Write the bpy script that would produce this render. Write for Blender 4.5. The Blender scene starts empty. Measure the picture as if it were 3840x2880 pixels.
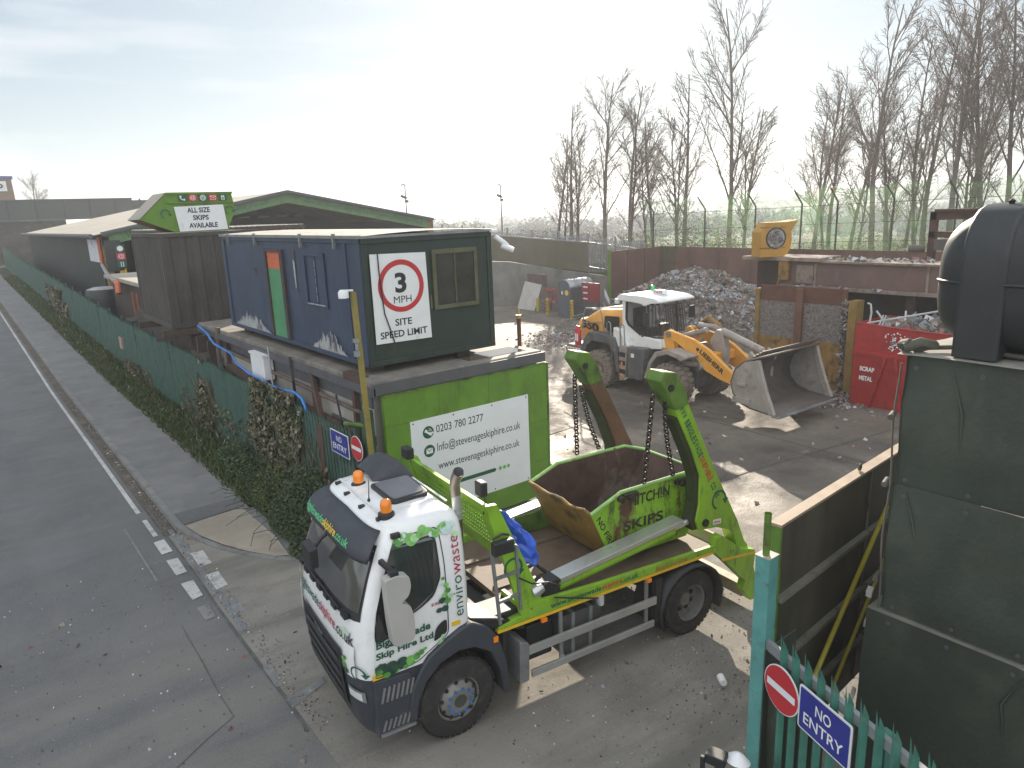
import bpy, bmesh, math, random
from mathutils import Vector, Matrix, noise as mnoise
sc = bpy.context.scene
C = sc.collection
R = math.radians
# ---------------------------------------------------------------- camera, sky, sun, exposure
CAM_POS = Vector((0, 0, 6.2)); YAW, PITCH, ROLL, FPX = R(37.97), R(13.8), R(-2.17), 708.0
fw = Vector((math.sin(YAW)*math.cos(PITCH), math.cos(YAW)*math.cos(PITCH), -math.sin(PITCH)))
rt = Vector((math.cos(YAW), -math.sin(YAW), 0)); up = rt.cross(fw)
rr = rt*math.cos(ROLL) + up*math.sin(ROLL); uu = -rt*math.sin(ROLL) + up*math.cos(ROLL)
cam = bpy.data.cameras.new('camera'); camo = bpy.data.objects.new('camera', cam); C.objects.link(camo)
camo.matrix_world = Matrix(((rr.x, uu.x, -fw.x, CAM_POS.x), (rr.y, uu.y, -fw.y, CAM_POS.y), (rr.z, uu.z, -fw.z, CAM_POS.z), (0, 0, 0, 1)))
cam.sensor_width = 36; cam.sensor_fit = 'HORIZONTAL'; cam.lens = FPX/1024*36; cam.clip_start = .1; cam.clip_end = 9000
sc.camera = camo
SUN_AZ, SUN_EL = R(45.0), R(20.5)
w = bpy.data.worlds.new('World'); sc.world = w; w.use_nodes = True
nt = w.node_tree; nt.nodes.clear()
sky = nt.nodes.new('ShaderNodeTexSky'); sky.sky_type = 'NISHITA'; sky.sun_disc = False
sky.sun_elevation = SUN_EL; sky.sun_rotation = SUN_AZ; sky.air_density = 1.0; sky.dust_density = 1.0; sky.ozone_density = 1.2
bg = nt.nodes.new('ShaderNodeBackground'); bg.inputs['Strength'].default_value = .067
wo = nt.nodes.new('ShaderNodeOutputWorld')
# sky compressed to even out the dome and raise fill, tinted, faint cloud streaks
gm_ = nt.nodes.new('ShaderNodeGamma'); gm_.inputs[1].default_value = .38; nt.links.new(sky.outputs[0], gm_.inputs[0])
hs_ = nt.nodes.new('ShaderNodeMix'); hs_.data_type = 'RGBA'; hs_.blend_type = 'MULTIPLY'; hs_.inputs[0].default_value = 1; hs_.inputs[7].default_value = (.80,.92,1.02,1); nt.links.new(gm_.outputs[0], hs_.inputs[6])
tcw = nt.nodes.new('ShaderNodeTexCoord'); mpw = nt.nodes.new('ShaderNodeMapping'); mpw.inputs['Scale'].default_value = (2.0,2.0,13); nt.links.new(tcw.outputs['Generated'], mpw.inputs[0])
nw = nt.nodes.new('ShaderNodeTexNoise'); nw.inputs['Scale'].default_value = 1.6; nw.inputs['Detail'].default_value = 7; nt.links.new(mpw.outputs[0], nw.inputs[0])
rw_ = nt.nodes.new('ShaderNodeMapRange'); rw_.inputs[1].default_value = .50; rw_.inputs[2].default_value = .78; rw_.inputs[4].default_value = .8; nt.links.new(nw.outputs[0], rw_.inputs[0])
mw = nt.nodes.new('ShaderNodeMix'); mw.data_type = 'RGBA'; mw.inputs[7].default_value = (2.9,2.95,3.0,1); nt.links.new(rw_.outputs[0], mw.inputs[0]); nt.links.new(hs_.outputs[2], mw.inputs[6])
# added bright fill in the unseen sky, away from the sun and overhead
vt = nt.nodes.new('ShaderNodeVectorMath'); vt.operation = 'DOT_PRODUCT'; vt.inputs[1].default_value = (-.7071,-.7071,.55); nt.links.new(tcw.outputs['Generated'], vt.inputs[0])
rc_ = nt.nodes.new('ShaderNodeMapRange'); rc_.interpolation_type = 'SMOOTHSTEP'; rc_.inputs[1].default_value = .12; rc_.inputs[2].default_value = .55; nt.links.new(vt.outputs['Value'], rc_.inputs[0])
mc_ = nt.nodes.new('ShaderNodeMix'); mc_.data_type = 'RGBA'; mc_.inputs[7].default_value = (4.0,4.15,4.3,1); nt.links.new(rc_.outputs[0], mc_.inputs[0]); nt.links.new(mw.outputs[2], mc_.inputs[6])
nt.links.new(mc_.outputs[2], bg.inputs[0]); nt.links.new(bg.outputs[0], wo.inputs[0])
sl = bpy.data.lights.new('sun', 'SUN'); sl.energy = 2.0; sl.angle = R(.6); sl.color = (1, .88, .72)
so = bpy.data.objects.new('sun', sl); C.objects.link(so)
HAZE = .0009
sdir = Vector((math.sin(SUN_AZ)*math.cos(SUN_EL), math.cos(SUN_AZ)*math.cos(SUN_EL), math.sin(SUN_EL)))
so.rotation_euler = sdir.to_track_quat('Z', 'Y').to_euler(); so.location = sdir*60
vs = sc.view_settings; vs.view_transform = 'Standard'; vs.look = 'None'; vs.exposure = 2.3; vs.gamma = 1; vs.use_curve_mapping = False
try: sc.cycles.volume_bounces = 1
except Exception: pass

# ---------------------------------------------------------------- helpers
EACH = set('post bearer steel_brace corner_post end_post stanchion gate_rail brace_bar guard_post tank_strap wheel_nut seam tread logo camera_head roof_clip roof_rib wiper cable side_guard side_plate rib rail beam end_plate frame_post abutment stiffener timber_end cranked_post wire flange handrail strip_lamp reflector front_tower dark_band red_pipe step_opening far_rail mirror_arm deck_side wear_plate bracket gutter housing_rib arrow dot yellow_post fascia seam_line rust_patch bolt pipe_run eyelet crease deck_rib chassis_frame drain_pipe red_stripe sight'.split())
class MB:
    """collects shapes into one mesh"""
    def __init__(s): s.v = []; s.f = []; s.m = []; s.mi = 0
    def add(s, vs, fs):
        b = len(s.v); s.v += [tuple(p) for p in vs]
        for f in fs: s.f.append(tuple(b+i for i in f)); s.m.append(s.mi)
        return s
    def box(s, x0, x1, y0, y1, z0, z1):
        return s.add([(x0,y0,z0),(x1,y0,z0),(x1,y1,z0),(x0,y1,z0),(x0,y0,z1),(x1,y0,z1),(x1,y1,z1),(x0,y1,z1)],
                     [(0,3,2,1),(4,5,6,7),(0,1,5,4),(1,2,6,5),(2,3,7,6),(3,0,4,7)])
    def obox(s, c, ax, hx, ay, hy, az, hz):
        c = Vector(c); ax = Vector(ax).normalized()*hx; ay = Vector(ay).normalized()*hy; az = Vector(az).normalized()*hz
        P = [c+ax*i+ay*j+az*k for k in (-1,1) for j in (-1,1) for i in (-1,1)]
        return s.add(P, [(0,2,3,1),(4,5,7,6),(0,1,5,4),(1,3,7,5),(3,2,6,7),(2,0,4,6)])
    def bar(s, p, q, wd, ht, upv=(0,0,1)):
        p = Vector(p); q = Vector(q); a = q-p; u = Vector(upv); sd = a.cross(u)
        if sd.length < 1e-5: sd = a.cross(Vector((1,0,0)))
        u2 = sd.cross(a)
        return s.obox((p+q)/2, a, a.length/2, sd, wd/2, u2, ht/2)
    def prism(s, poly, axis, a0, a1):
        n = len(poly)
        def P(u, v, a): return {'y': (u,a,v), 'x': (a,u,v), 'z': (u,v,a)}[axis]
        vs = [P(u,v,a0) for u,v in poly]+[P(u,v,a1) for u,v in poly]
        fs = [tuple(range(n)), tuple(range(2*n-1, n-1, -1))]+[(i,i+n,(i+1)%n+n,(i+1)%n) for i in range(n)]
        return s.add(vs, fs)
    def poly(s, pts): return s.add(pts, [tuple(range(len(pts)))])
    def tube(s, pts, r, n=8, caps=True, closed=False):
        pts = [Vector(p) for p in pts]; N = len(pts); rs = r if isinstance(r, (list, tuple)) else [r]*N
        vs = []; fs = []; ref = None
        for i, p in enumerate(pts):
            if closed: d = pts[(i+1)%N]-pts[i-1]
            else: d = pts[min(i+1,N-1)]-pts[max(i-1,0)]
            if d.length < 1e-9: d = Vector((0,0,1))
            d.normalize()
            if ref is None: ref = d.orthogonal().normalized()
            ref = ref-d*ref.dot(d)
            if ref.length < 1e-6: ref = d.orthogonal()
            ref.normalize(); b = d.cross(ref)
            for k in range(n):
                a = 2*math.pi*k/n; vs.append(p+(ref*math.cos(a)+b*math.sin(a))*rs[i])
        M = N if closed else N-1
        for i in range(M):
            j = (i+1)%N
            for k in range(n): fs.append((i*n+k, i*n+(k+1)%n, j*n+(k+1)%n, j*n+k))
        if caps and not closed: fs += [tuple(range(n-1,-1,-1)), tuple((N-1)*n+k for k in range(n))]
        return s.add(vs, fs)
    def lathe(s, prof, c, axis, n=24, a0=0, a1=2*math.pi, close=False):
        """prof: (radius, along) pairs around axis through c"""
        c = Vector(c); ax = Vector(axis).normalized(); u = ax.orthogonal().normalized(); v = ax.cross(u)
        full = abs(a1-a0) > 6.28; K = n if full else n+1; m = len(prof); vs = []; fs = []
        for k in range(K):
            a = a0+(a1-a0)*k/n; d = u*math.cos(a)+v*math.sin(a)
            for r, h in prof: vs.append(c+d*r+ax*h)
        for k in range(n):
            k2 = (k+1)%K
            for i in range(m-1): fs.append((k*m+i, k2*m+i, k2*m+i+1, k*m+i+1))
            if close: fs.append((k*m+m-1, k2*m+m-1, k2*m, k*m))
        return s.add(vs, fs)
    def disc(s, c, nrm, r, n=16):
        c = Vector(c); ax = Vector(nrm).normalized(); u = ax.orthogonal().normalized(); v = ax.cross(u)
        return s.add([c+(u*math.cos(2*math.pi*k/n)+v*math.sin(2*math.pi*k/n))*r for k in range(n)], [tuple(range(n))])
    def grid(s, nx, ny, fn):
        vs = [fn(i/nx, j/ny) for j in range(ny+1) for i in range(nx+1)]
        fs = [(j*(nx+1)+i, j*(nx+1)+i+1, (j+1)*(nx+1)+i+1, (j+1)*(nx+1)+i) for j in range(ny) for i in range(nx)]
        return s.add(vs, fs)
    def build(s, name, mat, parent=None, smooth=None, bevel=0, solid=0, fix=True):
        if name in EACH and parent is not None:
            # every separate piece becomes a part of its own
            up = list(range(len(s.v)))
            def root(i):
                while up[i] != i: up[i] = up[up[i]]; i = up[i]
                return i
            for f in s.f:
                for a in f[1:]: up[root(a)] = root(f[0])
            groups = {}
            for f, m in zip(s.f, s.m): groups.setdefault(root(f[0]), []).append((f, m))
            if 1 < len(groups) <= 100:
                outs = []
                for g in groups.values():
                    q = MB(); ids = sorted({i for f, _ in g for i in f}); mp = {i: k for k, i in enumerate(ids)}
                    q.v = [s.v[i] for i in ids]; q.f = [tuple(mp[i] for i in f) for f, _ in g]; q.m = [m for _, m in g]
                    outs.append(q.make(name, mat, parent, smooth, bevel, solid, fix))
                return outs[0]
        return s.make(name, mat, parent, smooth, bevel, solid, fix)
    def make(s, name, mat, parent=None, smooth=None, bevel=0, solid=0, fix=True):
        me = bpy.data.meshes.new(name); me.from_pydata(s.v, [], s.f)
        mats = mat if isinstance(mat, (list, tuple)) else [mat]
        for m in mats: me.materials.append(m)
        if len(mats) > 1: me.polygons.foreach_set('material_index', s.m)
        if fix:
            bm = bmesh.new(); bm.from_mesh(me); bmesh.ops.recalc_face_normals(bm, faces=bm.faces); bm.to_mesh(me); bm.free()
        if smooth is not None:
            me.polygons.foreach_set('use_smooth', [True]*len(me.polygons)); me.set_sharp_from_angle(angle=R(smooth))
        o = bpy.data.objects.new(name, me); C.objects.link(o)
        if parent is not None: o.parent = parent
        if solid:
            md = o.modifiers.new('thick', 'SOLIDIFY'); md.thickness = solid; md.offset = 0
        if bevel:
            md = o.modifiers.new('bevel', 'BEVEL'); md.width = bevel; md.segments = 2; md.limit_method = 'ANGLE'; md.angle_limit = R(35)
        return o

def tag(o, label=None, cat=None, group=None, kind=None):
    if label: o['label'] = label
    if cat: o['category'] = cat
    if group: o['group'] = group
    if kind: o['kind'] = kind
    return o
def thing(name, label, cat, loc=(0,0,0), rz=0, group=None):
    o = bpy.data.objects.new(name, None); C.objects.link(o); o.location = loc; o.rotation_euler = (0,0,rz)
    o.empty_display_size = .3
    return tag(o, label, cat, group)
def copy_tree(o, parent=None):
    c = o.copy(); C.objects.link(c)
    if parent is not None: c.parent = parent
    for ch in [x for x in o.children]: copy_tree(ch, c)
    return c

# ---------------------------------------------------------------- materials
MATS = {}
def mat(name, col, rough=.6, metal=0., var=.25, vs=2.5, layers=(), bump=0., bs=40., spec=.5, coat=0., alpha=1., rv=.0, trans=0.):
    """procedural surface: base colour broken up by noise, layers = (colour, scale, threshold, softness, stretch, roughness)"""
    if name in MATS: return MATS[name]
    m = bpy.data.materials.new(name); m.use_nodes = True; n = m.node_tree; N = n.nodes; L = n.links
    b = N['Principled BSDF']; tc = N.new('ShaderNodeTexCoord')
    def noise(scale, det=5, stretch=None, ro=.6):
        t = N.new('ShaderNodeTexNoise'); t.inputs['Scale'].default_value = scale; t.inputs['Detail'].default_value = det; t.inputs['Roughness'].default_value = ro
        if stretch:
            mp = N.new('ShaderNodeMapping'); mp.inputs['Scale'].default_value = stretch
            L.new(tc.outputs['Object'], mp.inputs[0]); L.new(mp.outputs[0], t.inputs['Vector'])
        else: L.new(tc.outputs['Object'], t.inputs['Vector'])
        return t.outputs['Fac']
    def ramp(f, a, bb, lo=0., hi=1.):
        r = N.new('ShaderNodeMapRange'); r.inputs['From Min'].default_value = a; r.inputs['From Max'].default_value = bb
        r.inputs['To Min'].default_value = lo; r.inputs['To Max'].default_value = hi
        L.new(f, r.inputs['Value']); return r.outputs['Result']
    def mix(fac, c1, c2):
        x = N.new('ShaderNodeMix'); x.data_type = 'RGBA'
        if isinstance(fac, float): x.inputs[0].default_value = fac
        else: L.new(fac, x.inputs[0])
        for i, cc in ((6, c1), (7, c2)):
            if isinstance(cc, tuple): x.inputs[i].default_value = (*cc[:3], 1)
            else: L.new(cc, x.inputs[i])
        return x.outputs[2]
    dark = tuple(max(0, c*(1-var)) for c in col); light = tuple(min(1, c*(1+var)) for c in col)
    cur = mix(ramp(noise(vs), .3, .7), dark, light)
    rcur = None
    if rv: rcur = ramp(noise(vs*1.7), .3, .7, max(.02, rough-rv), min(1, rough+rv))
    for ly in layers:
        lc, lsc, th, sf = ly[:4]; st = ly[4] if len(ly) > 4 else None; lr = ly[5] if len(ly) > 5 else None
        f = ramp(noise(lsc, 7, st, .65), th, th+sf)
        cur = mix(f, cur, lc)
        if lr is not None:
            x = N.new('ShaderNodeMix'); L.new(f, x.inputs[0])
            if rcur is None: x.inputs[2].default_value = rough
            else: L.new(rcur, x.inputs[2])
            x.inputs[3].default_value = lr; rcur = x.outputs[0]
    L.new(cur, b.inputs['Base Color'])
    if rcur is None: b.inputs['Roughness'].default_value = rough
    else: L.new(rcur, b.inputs['Roughness'])
    b.inputs['Metallic'].default_value = metal; b.inputs['Specular IOR Level'].default_value = spec
    if coat: b.inputs['Coat Weight'].default_value = coat; b.inputs['Coat Roughness'].default_value = .08
    if alpha < 1: b.inputs['Alpha'].default_value = alpha
    if trans: b.inputs['Transmission Weight'].default_value = trans
    if bump:
        bp = N.new('ShaderNodeBump'); bp.inputs['Strength'].default_value = bump; bp.inputs['Distance'].default_value = .02
        L.new(noise(bs, 6), bp.inputs['Height']); L.new(bp.outputs[0], b.inputs['Normal'])
    MATS[name] = m; return m
def emit(name, col, st):
    m = bpy.data.materials.new(name); m.use_nodes = True; b = m.node_tree.nodes['Principled BSDF']
    b.inputs['Base Color'].default_value = (*col,1); b.inputs['Emission Color'].default_value = (*col,1); b.inputs['Emission Strength'].default_value = st
    return m
RUST = (.12,.05,.025); GRIME = (.045,.04,.032)
M = dict(
 lime = mat('lime_paint', (.25,.47,.03), .42, var=.14, vs=1.6, layers=((( .13,.22,.02), 2.5, .5,.3,(1,1,.35)), (GRIME, 4, .57,.2,(1.2,1.2,.45)), ((.33,.40,.2), 16, .64,.05,(.4,1,1)), (RUST, 8, .66,.06)), rv=.12),
 limew = mat('worn_lime_paint', (.23,.46,.025), .5, var=.2, vs=2, layers=((RUST, 2.2, .52,.08,(1,1,.6)), ((.05,.06,.02), 5, .54,.14,(1.5,1.5,.5)))),
 limegrime = mat('grimy_green_steel', (.10,.19,.025), .6, var=.3, vs=2, layers=((( .03,.035,.02), 3, .5,.2,(1,1,.6)), (RUST, 6, .62,.08))),
 hoard = mat('hoarding_green', (.115,.235,.022), .6, var=.2, vs=1.2, layers=((( .06,.10,.02), 2.5, .52,.25,(1,1,.3)), ((.1,.05,.03), 9, .70,.04,(1,1,.25)), ((.24,.42,.05), 1.1, .6,.3,(1,1,.5)))),
 white = mat('white_cab_paint', (.80,.81,.81), .3, var=.05, layers=(((.55,.52,.47), 3, .54,.35), ((.45,.42,.37), 9, .64,.15,(1,1,.35))), coat=.4),
 dkplastic = mat('dark_grey_plastic', (.042,.047,.058), .55, var=.15, layers=(((.16,.15,.13), 5, .6,.3),), rv=.1),
 black = mat('black_plastic', (.02,.021,.023), .5, var=.2, layers=(((.07,.065,.055), 6, .62,.25),)),
 rubber = mat('tyre_rubber', (.028,.027,.026), .8, var=.3, vs=6, layers=(((.10,.09,.075), 7, .52,.3),), bump=.3, bs=60),
 glass = mat('dark_glass', (.018,.021,.022), .06, var=.1, coat=1., spec=.8),
 windscreen = mat('windscreen_glass', (.06,.064,.063), .07, var=.25, vs=1.5, coat=1., spec=.8),
 alu = mat('aluminium', (.62,.63,.62), .38, metal=.75, var=.1, layers=(((.25,.23,.2), 6, .58,.25),), bump=.15, bs=80),
 steelgrey = mat('grey_steel', (.25,.26,.26), .5, metal=.4, var=.2, layers=(((.12,.09,.07), 6, .6,.2),)),
 rust = mat('rusty_steel', (.13,.06,.035), .75, var=.35, vs=2, layers=(((.05,.03,.022), 4, .55,.2), ((.22,.12,.07), 8, .62,.2)), bump=.25),
 rustwall = mat('rust_wall', (.135,.068,.05), .75, var=.22, vs=.7, layers=(((.08,.05,.04), 1.2, .52,.3,(1,1,.4)), ((.22,.16,.13), 2, .64,.2,(1,1,.3))), bump=.15),
 deck = mat('dirty_deck_steel', (.15,.105,.075), .7, var=.3, vs=2, layers=(((.05,.04,.035), 2, .5,.25), ((.3,.25,.2), 7, .62,.2), ((.2,.28,.05), 3, .68,.08)), bump=.2),
 skipin = mat('skip_inside', (.10,.06,.05), .55, metal=.2, var=.3, vs=2.5, layers=(((.25,.22,.2), 1.8, .55,.2,(1,1,.6)), ((.045,.03,.025), 3, .55,.2), ((.4,.38,.36), 6, .70,.08)), bump=.25, bs=20),
 yellowrust = mat('worn_yellow_steel', (.24,.135,.03), .65, var=.25, layers=(((.07,.05,.03), 3, .5,.15), ((.4,.33,.18), 5, .65,.1))),
 yellow = mat('yellow_paint', (.55,.36,.03), .55, var=.15, layers=(((.2,.12,.04), 5, .6,.15),)),
 stripe = mat('yellow_marking', (.75,.48,.02), .5, var=.12, layers=(((.25,.17,.04), 6, .6,.15),)),
 amber = mat('amber_lens', (.9,.25,.01), .15, var=.1, coat=.6),
 orange = mat('orange_paint', (.78,.36,.05), .42, var=.1, layers=(((.45,.25,.08), 3, .58,.25), ((.2,.15,.1), 6, .66,.1)), coat=.2),
 loadergrey = mat('loader_grey', (.085,.09,.097), .6, var=.2, layers=(((.22,.19,.16), 4, .52,.25),)),
 dustygrey = mat('dusty_grey_steel', (.33,.30,.275), .6, var=.2, metal=.15, layers=(((.18,.15,.13), 3, .55,.2), ((.5,.45,.4), 6, .66,.15))),
 dusttyre = mat('dusty_tyre', (.21,.175,.15), .9, var=.25, vs=5, layers=(((.07,.06,.055), 6, .56,.15),), bump=.3),
 red = mat('red_paint', (.33,.022,.02), .5, var=.2, layers=(((.12,.02,.015), 3, .56,.2), (RUST, 7, .66,.08)), coat=.1),
 signwhite = mat('sign_white', (.78,.79,.8), .4, var=.05, layers=(((.5,.47,.4), 3, .64,.2,(1,1,.4)),)),
 clean = mat('sign_panel_white', (.76,.78,.82), .4, var=.03, layers=(((.45,.43,.42), 9, .72,.05),)),
 signred = mat('sign_red', (.50,.03,.04), .4, var=.06), signblue = mat('sign_blue', (.025,.035,.26), .35, var=.08),
 ink = mat('black_lettering', (.02,.02,.022), .5, var=.1), dkgreen = mat('dark_green_lettering', (.012,.10,.055), .5, var=.1),
 tgreen = mat('bright_green_lettering', (.10,.55,.25), .5, var=.1), crimson = mat('crimson_lettering', (.38,.015,.05), .5, var=.1),
 tred = mat('red_lettering', (.55,.05,.03), .5, var=.1), tyel = mat('yellow_lettering', (.85,.6,.05), .5, var=.1), twhite = mat('white_lettering', (.8,.8,.8), .5, var=.05),
 lgreen = mat('light_green_mark', (.16,.45,.12), .5, var=.1), inkgrey = mat('worn_black_lettering', (.035,.035,.02), .6, var=.3, layers=(((.2,.4,.03), 12, .62,.05),)),
 navy = mat('navy_cabin_paint', (.036,.055,.10), .5, var=.16, vs=1.1, layers=(((.03,.045,.09), 2.2, .5,.2,(1,1,.25)), ((.11,.05,.035), 4, .67,.06,(1,1,.6)), ((.09,.115,.16), 3, .62,.2,(1,1,.2)))),
 cabingreen = mat('dark_green_cabin_paint', (.02,.035,.028), .5, var=.2, layers=(((.045,.05,.04), 3, .55,.25,(1,1,.3)), ((.09,.06,.03), 7, .7,.06))),
 peel = mat('peeling_white_paint', (.42,.43,.44), .6, var=.1, layers=(((.12,.12,.14), 7, .54,.08,(1,1,.3)),)),
 roofdust = mat('dusty_roof', (.42,.38,.33), .8, var=.2, layers=(((.2,.17,.14), 2, .52,.25), ((.3,.28,.12), 4, .66,.15))),
 feltroof = mat('felt_roof', (.36,.33,.28), .8, var=.2, vs=.6, layers=(((.2,.18,.15), 1.2, .52,.3),)),
 darkgreen = mat('warehouse_dark_green', (.028,.036,.034), .6, var=.15, vs=.6, layers=(((.05,.05,.045), 1.2, .55,.3,(1,1,.3)),)),
 fascia = mat('fascia_green', (.11,.21,.08), .6, var=.2, layers=(((.07,.12,.05), 1.5, .52,.3),)),
 contdark = mat('brown_container', (.06,.053,.048), .65, var=.2, vs=1.3, layers=(((.03,.027,.025), 2.5, .5,.25,(1,1,.2)), ((.12,.08,.055), 5, .66,.1))),
 cream = mat('cream_panel', (.40,.38,.34), .6, var=.12, layers=(((.25,.22,.19), 2.5, .54,.25,(1,1,.3)),)),
 greyband = mat('dark_grey_band', (.09,.09,.10), .6, var=.15),
 timber = mat('dark_timber', (.06,.045,.036), .8, var=.3, layers=(((.12,.09,.06), 5, .58,.2,(1,1,.3)),)),
 fencegreen = mat('palisade_green', (.055,.115,.092), .5, var=.2, layers=(((.12,.13,.11), 5, .62,.15,(2,2,.3)), ((.02,.05,.04), 2, .56,.2))),
 teal = mat('teal_post_paint', (.10,.30,.28), .5, var=.2, layers=((RUST, 3, .62,.05), ((.05,.14,.13), 4, .55,.2))),
 palegrey = mat('galvanised_steel', (.34,.35,.37), .45, metal=.5, var=.15, layers=(((.2,.19,.17), 4, .6,.2),)),
 sheetgreen = mat('dark_green_sheeting', (.045,.056,.043), .5, var=.2, vs=.7, layers=(((.08,.085,.065), 1.2, .5,.3), ((.028,.036,.028), 2.2, .55,.25,(1,1,.15)), ((.12,.09,.06), 2.5, .64,.14,(1,1,.35)), ((.13,.13,.11), 9, .68,.06,(1,1,.12))), bump=.3, bs=14, rv=.12),
 tank = mat('black_tank_plastic', (.026,.029,.031), .48, var=.18, layers=(((.085,.075,.05), 3, .56,.35),), rv=.1),
 concrete = mat('stained_concrete', (.20,.19,.175), .85, var=.25, vs=.7, layers=(((.09,.085,.075), 1.4, .5,.3,(1,1,.35)), ((.32,.3,.27), 3, .66,.15)), bump=.2),
 ply = mat('pale_board', (.45,.43,.40), .75, var=.12), blue = mat('blue_tarpaulin', (.03,.11,.62), .32, var=.15, coat=.3),
 hose = mat('blue_hose', (.04,.2,.6), .45), orangepipe = mat('orange_pipe', (.5,.13,.06), .6, layers=(((.12,.05,.04), 5, .58,.2),)),
 chain = mat('oily_chain', (.06,.05,.042), .45, metal=.6, var=.3, layers=(((.14,.08,.05), 20, .55,.2),)),
 brownwall = mat('brown_cladding', (.20,.105,.06), .7, var=.12), bark = mat('bark', (.17,.135,.115), .9, var=.3, vs=1.2, layers=(((.10,.11,.06), 2, .6,.2),)),
 twig = mat('twig', (.21,.16,.135), .9, var=.3), tape = mat('zinc', (.55,.56,.56), .35, metal=.8),
 door_o = mat('orange_door_paint', (.62,.13,.05), .5, var=.1, layers=((RUST, 6, .6,.1),)), door_g = mat('green_door_paint', (.07,.26,.12), .5, var=.15, layers=(((.2,.25,.18), 3, .6,.2,(1,1,.3)),)),
)

# ---------------------------------------------------------------- lettering (mesh text)
def text_mesh(s, bold=0.):
    cu = bpy.data.curves.new('lettering', 'FONT'); cu.body = s; cu.resolution_u = 3; cu.offset = bold; cu.fill_mode = 'FRONT'
    o = bpy.data.objects.new('lettering', cu); C.objects.link(o)
    me = bpy.data.meshes.new_from_object(o)
    V = [(v.co.x, v.co.y) for v in me.vertices]; F = [tuple(p.vertices) for p in me.polygons]
    bpy.data.objects.remove(o); bpy.data.curves.remove(cu); bpy.data.meshes.remove(me)
    return V, F
def lettering(runs, fn, w, h, parent, bold=.0, name='lettering', split=None, slant=0.):
    """runs = [(text, material)], laid in one line w wide and h tall; fn(u,v) -> point on the surface"""
    data = []; x = 0; ymin = 9; ymax = -9
    for s, m in runs:
        V, F = text_mesh(s, bold)
        x0 = min(a for a,_ in V); x1 = max(a for a,_ in V)
        data.append(([(a-x0+x, b) for a,b in V], F, m)); x += x1-x0+.09
        ymin = min(ymin, min(b for _,b in V)); ymax = max(ymax, max(b for _,b in V))
    tot = x-.09; objs = []
    mb = MB(); mats = []
    for V, F, m in data:
        if m not in mats: mats.append(m)
        mb.mi = mats.index(m)
        P = []
        for a, b in V:
            u = a/tot*w; v = (b-ymin)/(ymax-ymin)*h; u += slant*v; P.append(fn(u, v))
        mb.add(P, F)
    return mb.build(name, mats, parent, fix=False)
def plane_fn(o, U, V):
    o = Vector(o); U = Vector(U); V = Vector(V); return lambda u, v: o+U*u+V*v
def recycle(fn, r, m, parent, name='logo'):
    """round arrow mark centred at fn(0,0)"""
    mb = MB(); n = 22; P = []
    for k in range(n+1):
        a = R(-70)+R(290)*k/n*-1+R(290); a = R(250)-R(255)*k/n
        P += [fn(r*math.cos(a), r*math.sin(a)), fn(r*.78*math.cos(a), r*.78*math.sin(a))]
    mb.add(P, [(2*k, 2*k+1, 2*k+3, 2*k+2) for k in range(n)])
    a = R(-8); cx, cy = .89*r*math.cos(a), .89*r*math.sin(a)
    mb.add([fn(cx-.42*r, cy+.12*r), fn(cx+.38*r, cy+.12*r), fn(cx+.05*r, cy-.5*r)], [(0,1,2)])
    return mb.build(name, m, parent, fix=False)
def round_poly(pts, r, n=3):
    out = []
    for i, p in enumerate(pts):
        a, b = pts[i-1], pts[(i+1)%len(pts)]; p = Vector((*p,0)); a = Vector((*a,0)); b = Vector((*b,0))
        da = min(r, (a-p).length*.45); db = min(r, (b-p).length*.45); q0 = p+(a-p).normalized()*da; q1 = p+(b-p).normalized()*db
        for k in range(n+1):
            t = k/n; q = q0*(1-t)**2+p*2*t*(1-t)+q1*t*t; out.append((q.x, q.y))
    return out
def smooth01(x): x = max(0., min(1., x)); return x*x*(3-2*x)
def ground_z(x, y):
    """road level 0; the yard falls a little away from the road, the road climbs beyond 30 m"""
    a = -.35*(1-math.exp(-max(0, x-3.9)/12)); r = max(0, y-32)*.027; r = min(r, 2.4)
    return a*(1-smooth01((y-30)/10)*(1-smooth01((x-8)/6)))+r*(1-smooth01((x-8)/14))
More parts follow.
